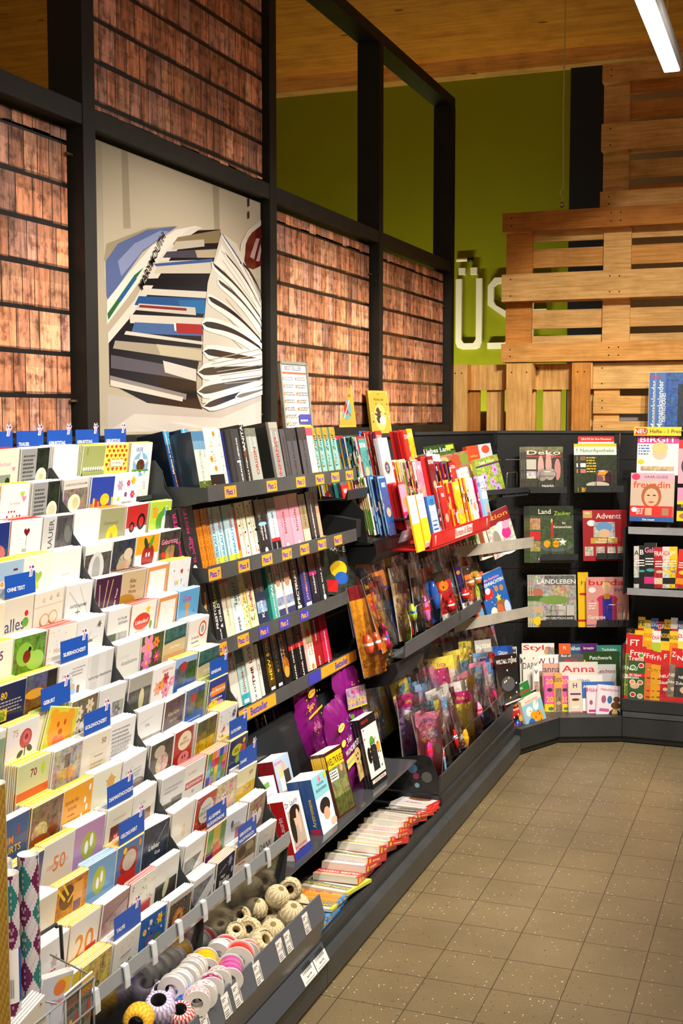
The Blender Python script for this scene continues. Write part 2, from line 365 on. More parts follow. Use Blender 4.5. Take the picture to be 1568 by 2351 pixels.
# picture panel: a printed photo of a pile of curled magazines
y0,y1,z0,z1=3.084,4.29,1.632,2.485; w=y1-y0; h=z1-z0; b=MB(); b.box(-w/2,0,0,w/2,.012,h,'#d8d2c6','paper'); fc=Face(b,w,h,mat='board'); fc.dim=.8
def U(x,y): p=onx(x,y,XP); return ((p.y-y0)/w,(p.z-z0)/h)
def cl(p): return (min(max(p[0],0),1),min(max(p[1],0),1))
def PP(c,*xy): fc.poly([cl(U(xy[i],xy[i+1])) for i in range(0,len(xy),2)],c)
fc.rect(0,0,1,1,'#b9ad97')
PP('#c5b9a2',225,330,592,470,592,640,232,640); PP('#a89c86',270,340,285,345,292,525,275,525); PP('#a59a83',480,410,495,416,497,530,485,528)
PP('#bdb4ac',238,990,238,905,455,940,592,880,592,990); PP('#cfc8c0',238,992,300,950,500,960,592,920,592,992)
PP('#a1947a',230,600,236,560,330,524,395,519,330,560)
PP('#5d6c9c',236,680,234,600,262,560,330,528,400,520,370,540,318,580,275,640,240,690); PP('#8c97bd',262,600,300,560,360,530,380,532,320,575,270,635)
PP('#e8e3d8',237,745,237,690,285,630,340,565,395,528,440,519,455,523,400,548,340,610,280,690)
PP('#2f6a3a',238,720,300,632,322,614,290,660,240,735); PP('#2a5f9a',262,688,300,636,306,640,268,694)
PP('#1a1820',243,880,241,770,290,725,345,640,380,580,430,530,498,527,505,575,480,625,470,680,455,745,455,800,443,860,444,905,457,940,330,925)
PP('#ded7cb',239,790,239,765,300,690,350,600,392,553,430,524,458,522,430,540,385,590,335,670,290,730)
for (xa,ya,xb,yb,xc,yc,xd,yd,c) in ((400,545,498,528,500,558,388,562,'#8a7a5c'),(395,555,460,550,462,566,385,575,'#c2b8a6'),(375,578,505,570,506,592,365,592,'#4a4652'),(440,575,506,572,508,592,445,592,'#b9a98c'),(358,600,478,596,482,628,345,628,'#d0c6b2'),(345,606,480,594,480,602,350,612,'#3f5c96'),
  (330,640,490,636,490,660,322,655,'#15141c'),(318,662,470,670,468,685,310,676,'#d9d2c4'),(310,680,465,686,480,725,300,700,'#23538e'),(400,690,462,690,476,722,410,715,'#1f6cab'),(310,697,440,706,442,724,302,712,'#cfc8ba'),(312,700,420,708,420,714,310,706,'#8a2a2a'),
  (288,722,460,730,455,748,290,742,'#d8d0c2'),(300,740,460,748,455,772,292,765,'#47679c'),(392,742,453,745,460,768,400,765,'#a82222'),(280,760,460,785,460,792,276,768,'#d8d0c2'),(255,782,455,800,455,830,250,800,'#a89c88'),(350,790,455,804,455,828,360,815,'#c9bd9f'),
  (245,815,445,850,443,875,245,845,'#5a5560'),(365,828,442,848,442,876,370,855,'#d8d2ca'),(243,862,420,905,418,918,243,880,'#8b8486'),(244,872,412,912,410,922,244,886,'#d8cfc2'),(390,741,395,742,396,760,392,760,'#eee')):
    PP(c if c!='#eee' else '#eeeeee',xa,ya,xb,yb,xc,yc,xd,yd)
PP('#d9d0c0',541,600,545,560,560,530,592,506,592,520,560,545,552,600); PP('#5e1716',553,612,556,560,570,535,592,518,592,610,575,618); PP('#b89a98',566,590,580,548,588,548,575,596); PP('#b89a98',580,600,590,560,592,575,588,600)
def loop(nx,ny,ex,ey,wd,inn='#34323a',we=None):
    we=we or wd
    for k,c in ((1.35,'#f4f0e8'),(.7,inn)):
        up=[];dn=[]; L=math.hypot(ex-nx,ey-ny); dx,dy=(ex-nx)/L,(ey-ny)/L; s0=0 if k>1 else 3
        for i in range(13):
            t_=i/12; hw=k*wd*min(1,math.sqrt(max(0,min(1,t_*4))*(2-min(1,t_*4))))*(1 if k>1 else (1-t_*.75)); X_=nx+dx*(s0+t_*(L-s0)); Y_=ny+dy*(s0+t_*(L-s0))-14*math.sin(t_*math.pi)*(1 if ey>ny+60 else 0)
            up.append((X_-dy*-hw*-1,Y_+dx*-hw)); dn.append((X_+dy*-hw*-1*-1,Y_+dx*hw))
        pts=up+dn[::-1]; PP(c,*[v for p in pts for v in p])
PP('#d9d2c4',468,650,500,535,535,560,592,690,592,890,500,925,455,925,458,760); PP('#efeae0',500,560,592,700,592,760,480,620)
for i in range(10): PP('#9d968a',500+i*2,575+i*22,592,706+i*15,592,708+i*15,500+i*2,577+i*22)
loop(549,600,600,690,12,'#20202a'); loop(498,530,600,710,7,'#2d4a80'); loop(506,576,600,722,8); loop(476,600,600,742,11,'#2c2a34'); loop(489,640,600,760,11,'#3b3a42')
loop(466,680,600,790,14,'#26252e'); loop(453,742,600,806,14,'#2a2a30'); loop(455,806,600,828,14,'#2c2b2a'); loop(442,855,600,842,16,'#3a3936'); loop(442,900,600,866,17,'#55504a'); loop(455,934,600,884,14,'#30303c'); loop(530,912,600,893,8,'#7a746c')
for i in range(7): PP('#a7a096',470+i*6,826+i*9,592,800+i*12,592,802+i*12,470+i*6,828+i*9)
fc.text(*cl(U(340,598)),.045,'MARYMOUTH','k',50); PP('#1a1820',560,452,563,452,563,474,560,474); PP('#1a1820',560,486,563,486,563,502,560,502)
b.build('picture_panel',loc=(XP+.012,(y0+y1)/2,z0),rot=(0,0,R(90)),label='glossy picture panel showing a pile of curled open magazines',cat='wall panel')
# ================================================================ pallets
def pallet(loc,rot,label,sc_=1.,flip=False,grp='wooden pallets stacked behind the shelving'):
    """lies in local xz (x = 1.2 long side), front (skids) toward -y"""
    e=empty('wooden_pallet',label,'pallet',loc,rot,grp); rn=random.Random(label); k=sc_
    def bd(nm,x0,y0,z0,x1,y1,z1):
        t_=rn.uniform(.78,1.08); q=MB(); jj=lambda: rn.uniform(-.003,.003)
        vs=[]
        dark=rn.choice(['#fff8e8','#fff4dc','#fffdf0','#f6dcb4','#efc890','#d8b080','#fff2d8'])
        q.box(x0*k,y0*k,z0*k,x1*k,y1*k,z1*k,dark,'pallet_wood')
        if nm in('skid','deck_board'):
            for px_ in (x0+.05,(x0+x1)/2-.02,(x0+x1)/2+.03,x1-.05):
                for pz in (z0+.03,z1-.03):
                    q.M=Matrix.Translation((px_*k,y0*k-.0006,pz*k+jj())); q.lathe([(.0045,0),(0,-.0006)],'#2a1a10','paper',6,'y')
            q.M=I4
        o=q.build(nm,e); o.rotation_euler=(0,rn.uniform(-.004,.004),0)
    S=((0,.1),(.3275,.4725),(.7,.8)); yy=[0,.022,.1,.122,.144]
    if flip: yy=[.144,.122,.044,.022,0]
    def y(a,b_): return (min(yy[a],yy[b_]),max(yy[a],yy[b_]))
    for a,c in S: bd('skid',0,y(0,1)[0],a,1.2,y(0,1)[1],c)
    for xa in (0,.5275,1.055):
        bd('crossboard',xa,y(2,3)[0],0,xa+.145,y(2,3)[1],.8)
        for a,c in S: bd('block',xa,y(1,2)[0],a,xa+.145,y(1,2)[1],c)
    for a,c in ((0,.145),(.185,.285),(.3275,.4725),(.515,.615),(.655,.8)): bd('deck_board',0,y(3,4)[0],a,1.2,y(3,4)[1],c)
YP=7.03
A=ony(1150,832,YP); Bp=ony(1150,490,YP); k=(Bp.z-A.z)/.8
pallet((A.x,YP,A.z),(0,0,0),'wooden pallet on its long edge, middle one, hanging from the thin cord',k)
A2=ony(1377,482,YP+.05); k2=(ony(1377,148,YP+.05).z-A2.z)/.8
pallet((A2.x,YP+.05,A2.z),(0,0,0),'wooden pallet on its long edge at the top of the pile under the lamp',k2)
A3=ony(1357,832,YP); k3=(A3.x-ony(1034,832,YP).x)/.8
pallet((A3.x,YP,A3.z-1.2*k3),(0,R(-90),0),'wooden pallet standing on end below, its boards upright beside the shingle panel',k3)
pallet((A3.x+.005,YP+.06,A.z-.8*1.0-.01),(0,0,0),'wooden pallet on its long edge, lowest one behind the blue calendars',1.,True)
q=MB(); q.box(-1.05,7.45,1.2,1.6,7.5,3.55,'w','paint_white'); q.build('wall_partition',kind='structure')
a=ony(1290,478,YP+.07); 
q=MB(); zc=4.25-a.z; q.tube([(0,0,0),(.004,0,.05),(-.012,0,.09),(0.006,0,.12),(0.0,0,.5),(.004,0,1.0),(0.002,0,zc)],.004,'#d9cf9a','paper'); q.lathe([(0,0),(.009,.005),(.009,.03),(.004,.04),(0,.04)],'#bbbbbb','chrome',8)
q.build('suspension_cord',loc=(a.x,a.y,a.z),label='thin cream cord hanging from the ceiling down to the pallets',cat='cord')
# bakery corner seen through the pallet gap
for i,(xx,yy_) in enumerate(((1108,925),(1098,955),(1162,940))):
    p=ony(xx,yy_,8.2); q=MB()
    q.lathe([(0,0),(.05,0),(.05,.09),(.042,.11),(.042,.12),(0,.12)],['#c9a45a','#8a4a22','#d8b060'][i],'gloss',12); q.lathe([(.044,.12),(.044,.135),(0,.135)],'#e9e2d0','paper',12)
    q.build('storage_jar',loc=(p.x,8.2+.02*i,ony(1105,990,8.2).z+.0005),label='small %s jar glimpsed through the gap between pallet boards, %s'%(['golden','brown','amber'][i],['higher on the left','lower on the left','on the right'][i]),cat='jar')
p=ony(1105,990,8.2)
q=MB(); q.box(-.22,-.12,-.35,.42,.12,.0,'#7a4a22','paper')
for i in range(9): q.box(-.225,-.125,-.34+i*.037,.425,.125,-.325+i*.037,'#a8713a','paper')
q.build('wicker_basket',loc=(p.x,p.y,p.z),label='brown wicker basket behind the pallet gap',cat='basket')
q=MB(); q.box(-2.75,8.0,0,-1.75,8.45,p.z-.352,'#5a3a20','timber'); q.build('bakery_counter',label='dark brown counter under the wicker basket behind the pallets',cat='counter')
pallet((A3.x-.8*k3-.3,YP,.0),(0,0,0),'wooden pallet on its long edge at the very bottom of the pile',(A3.z-1.2*k3-.004)/.8)
# ================================================================ lamps
def lamp(x,y0,y1,z,label):
    e=empty('ceiling_lamp',label,'lamp',(x,(y0+y1)/2,z)); L=(y1-y0)/2
    MB().prof([(-.032,0),(.032,0),(.038,.012),(.038,.06),(-.038,.06),(-.038,.012)],-L-.01,L+.01,'#b9bcc0').build('housing',e)
    MB().prof([(-.029,-.006),(.029,-.006),(.032,-.0005),(-.032,-.0005)],-L,L,'w','lamp').build('diffuser',e)
    q=MB()
    for s in (-1,1): q.tube([(0,s*L*.8,.06),(0,s*L*.8,4.25-z)],.0015,'#cfcfcf')
    q.build('wire',e)
    l=bpy.data.lights.new('lamp_light','AREA'); l.shape='RECTANGLE'; l.size=.06; l.size_y=y1-y0; l.energy=LAMP; l.color=(1,.93,.83); l.spread=R(150)
    o=bpy.data.objects.new('lamp_light',l); COL.objects.link(o); o.parent=e; o.location=(0,0,-.012)
LAMP=34
XLm=-.545
lamp(XLm,3.2,5.32,3.1,'bright white strip lamp hanging over the aisle, its end above the pallets')
lamp(XLm,.2,2.3,3.1,'white strip lamp over the aisle nearer the camera'); lamp(XLm,-2.6,-.6,3.1,'white strip lamp over the aisle behind the camera')
def spot(p,t_,e_,size=45,col=(1,.9,.76),blend=.5,rad=.04):
    l=bpy.data.lights.new('spot','SPOT'); l.energy=e_; l.spot_size=R(size); l.spot_blend=blend; l.shadow_soft_size=rad; l.color=col
    o=bpy.data.objects.new('spot_light',l); COL.objects.link(o); o.location=p; d=Vector(t_)-Vector(p); o.rotation_euler=d.to_track_quat('-Z','Y').to_euler(); return o
def trackspot(p,t_,e_,label,**k):
    d=(Vector(t_)-Vector(p)).normalized(); e=empty('track_spotlight',label,'spotlight',p)
    q=MB(); rot=d.to_track_quat('Z','Y').to_matrix().to_4x4(); q.M=rot; q.lathe([(0,-.16),(.04,-.16),(.045,-.05),(.05,0),(.043,0),(.04,-.02)],'w','gloss',16); q.build('lamp_head',e)
    q=MB(); q.tube([(0,0,.02),(0,0,4.25-p[2])],.008,'w'); q.build('stem',e)
    o=spot(Vector(p)+d*.02,t_,e_,**k)
SP=[((.25,1.6,3.4),(-1.6,2.5,.9),165),((.2,3.6,3.4),(-1.7,3.6,1.0),215),((.35,4.9,3.4),(-1.7,5.0,.7),280),((.2,4.2,3.4),(-1.3,6.3,.8),190),((-.1,3.9,3.3),(-.8,6.9,1.1),200)]
for i,(p,t_,e_) in enumerate(SP): trackspot(p,t_,e_,'white track spotlight outside the frame aimed at the '+['greeting cards','book shelves','comics','corner','magazines on the far rack'][i],size=62)
ue=empty('strip_uplight','strip light lying on the counter behind the pallets washing the green wall','lamp',(-2.2,8.30,1.32))
MB().box(-.8,-.03,-.03,.8,.03,0,'#b9bcc0').build('housing',ue)
l=bpy.data.lights.new('uplight','AREA'); l.shape='RECTANGLE'; l.size=1.5; l.size_y=.05; l.energy=60; l.color=(1,.95,.6); o=bpy.data.objects.new('lamp_light',l); COL.objects.link(o); o.parent=ue; o.location=(0,0,.004); o.rotation_euler=(R(138),0,0)
w=bpy.data.worlds.new('world'); sc.world=w; w.use_nodes=True; w.node_tree.nodes['Background'].inputs[0].default_value=(1,.74,.42,1); w.node_tree.nodes['Background'].inputs[1].default_value=.2
sc.view_settings.view_transform='Standard'; sc.view_settings.look='None'; sc.view_settings.gamma=1; sc.view_settings.exposure=0.35
DK='#2b2d2e'; DK2='#3c3f40'
# ================================================================ shelving units
def railplate(b,y0,y1,X=-1.30):
    b.prof([(-1.872,.115),(X,.115),(X,.145),(-1.872,.145)],y0,y1,DK)
def plinth(b,y0,y1):
    b.prof([(-1.31,0.008),(-1.27,0.008),(-1.265,.02),(-1.265,.092),(-1.275,.104),(-1.31,.104)],y0+.0015,y1-.0015,DK2)
def upright(b,x,y,z1=1.6):
    b.box(x-.03,y-.015,.0,x,y+.015,z1,DK)
    for i in range(30): b.box(x,y-.007,.16+i*.047,x+.0006,y-.003,.18+i*.047,'k'); b.box(x,y+.003,.16+i*.047,x+.0006,y+.007,.18+i*.047,'k')
def leftunit(name,label,y0,y1,panels=((.145,.53),(.535,.83),(.835,1.13),(1.135,1.44),(1.445,1.585))):
    L=(-1.6,(y0+y1)/2,0); e=empty(name,label,'shelving',L); mk=parts(L)
    for z0,z1 in panels: mk().box(-1.885,y0+.002,z0,-1.868,y1-.002,z1,DK).build('back_panel',e)
    q=mk(); q.box(-1.90,y0+.001,1.585,-1.85,y1-.001,1.60,'#3b3e40'); q.build('top_cap',e)
    q=mk(); railplate(q,y0+.001,y1-.001); q.build('base_deck',e)
    q=mk(); q.prof([(-1.30,.104),(-1.292,.104),(-1.292,.13),(-1.296,.1455),(-1.30,.1455)],y0+.001,y1-.001,'#303335'); q.build('front_rail',e)
    q=mk(); plinth(q,y0,y1); q.build('plinth',e)
    q=mk(); upright(q,-1.857,y1-.016); q.build('upright',e)
    return e,mk
CE,cmk=leftunit('card_display_unit','black shelving unit carrying the tiered greeting card display',1.93,3.258)
BE,bmk=leftunit('bookshelf_unit','black shelving unit with four shelves of paperbacks and Platz labels',3.258,4.585)
ME,mmk=leftunit('comic_display_unit','black shelving unit with tilted trays of puzzle magazines and bagged comics',4.585,5.91)
# ---- card display: side plates, divider, ledges, front panel, rail and tray
XR=lambda r: -1.812+.0303*r      # front face x of the top edge of row r
ZR=lambda r: 1.612-.0849*r
def sawplate(y,t=.003,up=.0):
    pts=[(-1.868,.28),(-1.868,1.55)]
    for r in range(14):
        pts+=[(XR(r)-.004,ZR(r)-.055+up),(XR(r)+.022,ZR(r)-.088+up)]
    pts+=[(-1.385,.44),(-1.40,.28)]
    q=cmk(); q.prof(pts,y-t/2,y+t/2,'#3c4043'); return q
sawplate(3.2515).build('side_plate',CE); sawplate(2.7115,.002).build('divider_plate',CE)
for r in range(14):
    z=ZR(r)-.170; x=XR(r)-.024
    q=cmk(); q.prof([(x-.045,z-.002),(x+.012,z-.002),(x+.014,z+.012),(x+.012,z+.012),(x+.011,z),(x-.045,z)],1.935,3.249,'#44484b'); q.build('card_ledge',CE)
q=cmk(); q.prof([(-1.402,.425),(-1.396,.425),(-1.44,.19),(-1.446,.19)],1.935,3.255,'#2c2e31','gloss'); q.build('front_panel',CE)
q=cmk(); q.prof([(-1.402,.425),(-1.386,.425),(-1.380,.438),(-1.384,.470),(-1.387,.470),(-1.384,.440),(-1.402,.437)],1.935,3.255,'#8b9094','gloss'); q.build('clear_rail',CE)
for y in (2.07,2.175,2.3,2.425,2.553,2.683,2.815,2.945,3.078): 
    q=cmk(); q.prof([(-1.388,.474),(-1.377,.472),(-1.373,.44),(-1.373,.422),(-1.376,.422),(-1.376,.44),(-1.380,.468),(-1.388,.470)],y,y+.02,'#c9ced2','gloss'); q.build('rail_clip',CE)
q=cmk(); q.prof([(-1.50,.150),(-1.285,.150),(-1.266,.232),(-1.284,.296),(-1.288,.296),(-1.271,.232),(-1.289,.156),(-1.50,.156)],1.935,3.245,'#5a5e66','gloss'); tray=q.build('goods_tray',CE)
def tilt_tag(mk,parent,name,pts,ya,yb,ops,w,h,txtops):
    """flat label on a plane in (x,z) from pts[0] (bottom) to pts[1] (top)"""
    (xb,zb),(xt,zt)=pts; L=math.hypot(xt-xb,zt-zb); a=math.atan2(-(xt-xb),zt-zb)
    q=mk(); q.M=q.M@Matrix.Translation((xb+.0008,(ya+yb)/2,zb))@Matrix.Rotation(R(90),4,'Z')@Matrix.Rotation(-a,4,'X')
    q.box(-(yb-ya)/2,-.0008,0,(yb-ya)/2,0,L,'w','paper'); f=Face(q,yb-ya,L,y=-.001); f.draw(txtops); return q.build(name,parent)
PT='b #eceae4;r .06 .82 .6 .86 G;r .06 .74 .4 .78 G;t .52 .5 .17 1,98_EUR G;x .06 .06 .7 .34 3 G;r .8 .1 .9 .8 g'
for i,(yc,tx) in enumerate(((3.115,'1,79'),(2.985,'1,99'),(2.93,'2,99'),(2.785,'3,99'),(2.66,'2,99'),(2.60,'0,99'),(2.49,'1,99'),(2.36,'2,49'),(2.2,'1,99'))):
    tilt_tag(cmk,tray,'price_label',((-1.2668,.236),(-1.2815,.288)),yc-.019,yc+.019,0,0,0,PT.replace('1,98',tx))
for yc in (3.21,3.115):
    tilt_tag(cmk,CE,'barcode_label',((-1.259,.098),(-1.283,.145)),yc-.045,yc+.045,0,0,0,'b w;'+';'.join('r %.3f .5 %.3f .92 k'%(.15+i*.035,.15+i*.035+(.008 if i%3 else .02)) for i in range(20))+';t .5 .3 .14 Regal_4_788 G;r .1 .1 .8 .14 g')
q=cmk(); q.prof([(-1.2565,.096),(-1.2585,.092),(-1.285,.148),(-1.283,.150)],1.95,3.256,'#4b4f55','gloss'); q.build('label_strip',CE)
# ---- greeting cards ----------------------------------------------------
cards={}
ROWS=[
# each row from the right end: (description, envelope colour, drawing)
[('white card reading WIR gratulieren over a blue cloud','y','b w;t .4 .88 .13 WIR b;t .45 .76 .05 gratulieren T;e .5 .62 .38 .3 s;s .5 .62 .36 w;e .5 .6 .2 .16 TP;r .1 .5 .9 .53 n'),
 ('yellow card covered in rows of red tulips','w','b Y;'+';'.join('h %.2f %.2f .05 %s'%(.1+.18*i+.09*(j%2),.96-.075*j,'rO'[(i+j)%2]) for j in range(6) for i in range(5))+';r .25 .62 .8 .74 c;t .5 .68 .04 zum_Geburtstag T'),
 ('olive green card with a fringe of white flowers','l','b #a3ac6a;r .15 .85 .22 .97 #8a9450;'+';'.join('f %.2f .62 .05 w c'%(.1+.1*i) for i in range(9))+';r 0 .5 1 .58 #98a25c'),
 ('plain white sympathy card reading Aufrichtige Anteilnahme in grey','w','b w;t .45 .62 .08 Aufrichtige #c9c9c9;t .5 .53 .08 Anteilnahme #c9c9c9'),
 ('grey card with a verse beside a white rose on dark leaves','w','b #9b9c9b;r .55 0 1 1 #2c3528P;'+'e .75 .55 .2 .2 c;e .75 .55 .13 .12 #d8cfae;e .75 .55 .07 .06 #bfb58e;x .08 .5 .5 .92 7 G'),
 ('white wedding card with heart and vintage car','r','b c;t .4 .78 .09 Zur_Hochzeit p;r .2 .5 .75 .62 #8d9189;e .3 .52 .08 .08 k;e .65 .52 .08 .08 k;h .85 .7 .06 p')],
[None,
 ('white card with purple and pink pansies','w','b w;f .25 .82 .13 v y;f .6 .85 .08 m y;f .8 .65 .1 m y;f .5 .66 .06 P y;f .2 .6 .06 l y;f .8 .9 .09 y o;t .55 .52 .07 Geburtstag k'),
 ('blue card over a colourful mosaic town','w','b #2d45a8;r 0 .3 1 .56 #3a3a90P;'+';'.join('r %.2f %.2f %.2f %.2f %s'%(.02+.1*i,.5,.1+.1*i,.56+.03*((i*7)%4),'oyrobyorby'[i]) for i in range(10))+';e .62 .62 .2 .14 y'),
 ('grey sympathy card with a white calla lily','w','b #8d8078P;r 0 .85 1 1 #d9d3cb;t .5 .92 .05 AUFRICHTIGE_ANTEILNAHME G;e .45 .62 .26 .2 #e9e4c6;e .5 .62 .13 .13 #c9c190'),
 ('grey verse card with white rose, second one down','w','b #9b9c9b;r .55 0 1 1 #2c3528P;e .75 .55 .2 .2 c;e .75 .55 .13 .12 #d8cfae;x .08 .5 .5 .92 7 G'),
 ('white card with green and pink butterfly hearts','l','b w;h .75 .85 .08 l;h .82 .78 .08 p;t .5 .72 .05 Zur_Hochzeit t;h .3 .6 .03 r;h .4 .6 .03 P;h .5 .6 .03 r;h .25 .53 .03 P;h .45 .53 .03 o;h .6 .53 .03 r;h .7 .53 .03 P'),
 ('cream card with orange edge','o','b c;r 0 .9 1 1 o')],
[('lime card with a green spotted dinosaur holding a kite','l','b l;e .6 .62 .3 .3 n;e .72 .8 .18 .14 n;e .8 .76 .13 .1 s;e .68 .6 .1 .2 w;p;r .12 .72 .35 .9 a;e .75 .88 .05 .05 w;e .76 .88 .02 .025 k;d 10 .02 sny'),
 ('red card with a cut-out red tractor','w','b #b8302c;r 0 0 1 .62 w;r .25 .72 .9 .84 r;r .3 .84 .45 .95 r;e .72 .7 .2 .2 k;e .72 .7 .12 .12 r;e .28 .63 .13 .13 k;e .28 .63 .07 .07 r'),
 ('olive card with a yellow paper butterfly','o','b #9a9a72;t .45 .76 .08 Glückwunsch #6f6f4c;e .42 .58 .12 .18 y -30;e .62 .6 .12 .18 y 30;e .5 .52 .06 .1 o'),
 ('plain white card reading Aufrichtige Anteilnahme, third one down','w','b w;t .45 .62 .08 Aufrichtige #d2d2d2;t .5 .53 .08 Anteilnahme #d2d2d2'),
 ('grey card reading TRAUER upwards beside grey leaves','w','b #c9c9c9;r .42 0 1 1 #5f6060P;t .25 .66 .16 TRAUER G 90;e .6 .85 .12 .2 #4a4a4a 20;e .85 .7 .12 .2 #777 20'.replace('#777 ','#777777 ')),
 ('white card with couple under a dark heart balloon','r','b w;h .5 .82 .1 R;l .5 .74 .5 .6 .012 k;e .4 .6 .06 .05 w;t .45 .55 .1 oo T'),
 ('deep blue card with white script','w','b #1f2f7a;t .45 .82 .13 Lied w;e .6 .55 .3 .2 #b86a7aP')],
[('dark card reading Geburtstag over a teddy bear','w','b #4a443cP;t .5 .8 .13 Geburtstag p;e .6 .6 .3 .2 #a88a5cP;h .25 .58 .12 r'),
 ('yellow and white card with a smiling red apple','w','b w;r 0 .68 1 1 a;e .55 .62 .28 .34 #a3262a;e .42 .86 .07 .17 N 30;e .66 .88 .07 .17 n -30;e .48 .66 .035 .06 w;e .6 .66 .035 .06 w'),
 ('dark grey card with two sleeping puppies','w','b #39414eP;e .6 .62 .3 .22 #c8b496P;e .72 .75 .2 .14 #d9c8ae;e .45 .56 .2 .14 #bba685'),
 ('white card with a frosted path photo','w','b w;r 0 .1 1 .86 #5b5856P;e .45 .6 .3 .4 #d5d5d5;e .45 .6 .15 .3 #aaaaaa'),
 ('white embossed card with a pale cross','w','b #e8e8e6;r .3 .6 .6 .64 #cfcfcd;r .3 .48 .7 .55 #d8d8d6'),
 ('white card with lime paper hearts','l','b #ecebe0;h .35 .6 .2 l;h .5 .68 .14 #9dbb4a;e .35 .52 .2 .12 l'),
 ('pale blue card with toy plane and sun','y','b #a8c4d8;e .3 .66 .12 .1 w;e .3 .68 .06 .06 a;r .65 .85 .8 .88 R;r .6 .66 .75 .78 o;e .15 .6 .2 .1 w')],
[('white doodle card with a small red star','y','b #e9e9e9;d 16 .03 gqi;s .6 .8 .08 r;t .4 .6 .14 W y;t .62 .62 .12 ! b'),
 ('white card framed in orange tiles','w','b #e2955c;r .1 0 .9 .93 w;e .5 .56 .22 .2 #e9e9e9;t .5 .6 .06 Zur #ccc'.replace('#ccc','#cccccc')),
 ('brown card reading Alles Gute over an autumn road','T','b #c3ae86;r 0 0 1 .5 #7a5a2eP;t .5 .84 .1 Alles T;t .5 .75 .08 Gute T;t .5 .66 .08 Worte T;e .25 .5 .4 .18 #a8862a'),
 ('dark purple card with gold grasses','w','b #43203c;l .2 .5 .15 .9 .03 t;l .35 .45 .45 .95 .03 t;l .5 .5 .65 .95 .03 t;t .8 .6 .06 In_stiller_Trauer w 80'),
 ('white marbled card reading Anteilnahme','w','b #dededc;l .1 .9 .6 .6 .02 g;l .5 .95 .9 .5 .015 g;t .5 .66 .07 ANTEILNAHME G;r .48 .46 .5 .62 G;r .4 .55 .58 .57 G'),
 ('cream embossed card with copper rings','c','b #e3dccb;r 0 .78 1 .8 #cfc6b2;f .3 .88 .05 #c9bfa9 c;f .55 .9 .05 #c9bfa9 c;f .8 .92 .05 #c9bfa9 c;e .35 .58 .16 .14 t;e .35 .58 .13 .11 #e3dccb;e .65 .6 .16 .14 t;e .65 .6 .13 .11 #e3dccb'),
 ('cream card with silver lettering and ladybird','c','b #d8cfbf;t .45 .62 .26 alles #3f4a66;e .8 .75 .06 .06 r;e .78 .62 .1 .1 n'),
 ('plain cream card at the left edge','c','b #e7ddc4')],
[('sky blue card with a pink cartoon giraffe','s','b #5ba0cf;r 0 0 1 .5 #4a8cc0;t .4 .85 .15 Gute m;e .45 .72 .1 .07 o;r .4 .4 .5 .7 o;d 8 .02 To'),
 ('white card framed in orange tiles, second one down','w','b #e2955c;r .1 0 .9 .93 w;e .5 .56 .22 .2 #ececec;l .2 .9 .8 .6 .01 #dddddd;l .8 .9 .2 .6 .01 #dddddd'),
 ('white card reading Liebeslauf in a red oval','#d0564c','b #f3efe4;e .45 .7 .36 .2 #d8412c;t .45 .7 .1 Liebeslauf w;s .68 .88 .12 y;e .85 .6 .06 .1 n;x .2 .44 .7 .56 3 #e09a8a'),
 ('grey white card reading In stillem Gedenken','w','b #e3e3e0;t .62 .84 .06 IN_STILLEM G;t .66 .77 .06 GEDENKEN G;r 0 0 .4 .62 #4a5740P;r .4 0 .9 .62 #a9aeaaP'),
 ('white card with a handwritten verse and a twig','w','b #e4e4e6;l .3 .5 .5 .8 .012 G;l .3 .62 .8 .7 .01 g;l .7 .85 .85 .95 .015 n;f .8 .88 .07 #6c7560 G;t .4 .66 .09 In_Liebe G'),
 ('cream card reading Zur Hochzeit in gold','#d0564c','b #f1ebdc;t .5 .76 .07 Zur t;t .5 .66 .11 Hochzeit t;d 20 .012 rpt'),
 ('green card with a ladybird on clover','w','b #6a9a34P;e .35 .74 .26 .24 #8cc044;e .7 .62 .28 .2 #9fd058;e .42 .7 .12 .13 #7a2414;e .5 .8 .05 .05 k'),
 ('white card with gold number 85','y','b #f3eedd;t .6 .82 .18 85 P;f .15 .7 .1 y l;f .3 .6 .08 y l;l .1 .5 .5 .8 .01 l')],
[('white get well card with a glowing red ring','w','b #e9e3dc;e .7 .8 .2 .2 #d84a2a;e .7 .8 .15 .15 w;e .7 .8 .09 .1 g;t .35 .68 .06 Du_hast_die G;t .35 .6 .06 Gesundheit G;t .45 .5 .09 kriegen t'),
 ('sea and sand painted card with white script','c','b #c8b88c;r 0 .76 1 1 #3e6e68P;l 0 .76 1 .8 .06 E;r 0 .4 1 .55 #c9a07a;t .5 .66 .07 Gute_Reise w'),
 ('card photo of pink orchids','w','b #4f5b34P;f .3 .8 .3 p a;f .25 .55 .22 #d86ab0 y;f .65 .85 .14 o r;f .7 .6 .14 m y'),
 ('off-white card reading Anteilnahme across','w','b #dcdcd7;t .55 .68 .1 Anteilnahme #777777;t .3 .78 .08 Aufrichtige #cfcfca'),
 ('light grey card reading Aufrichtige Anteilnahme in script','w','b #dcdcdc;r .1 0 .4 1 #cfcfcf;r .7 0 1 1 #d3d3d3;t .5 .64 .07 Aufrichtige_Anteilnahme G'),
 ('white silver wedding card with grey numeral and bride','w','b #e6e6e8;t .3 .75 .3 25 #c3c3c5;x .45 .78 .9 .92 3 g;e .5 .6 .08 .1 #c9a888;r .42 .5 .6 .58 s;r .66 .5 .74 .62 T'),
 ('sunset photo card with dark cliff','y','b #8a5a2aP;r 0 .8 1 1 #5b5d7aP;p;e .3 .72 .3 .1 #e0a030;r .68 .5 1 1 #2a2520P'),
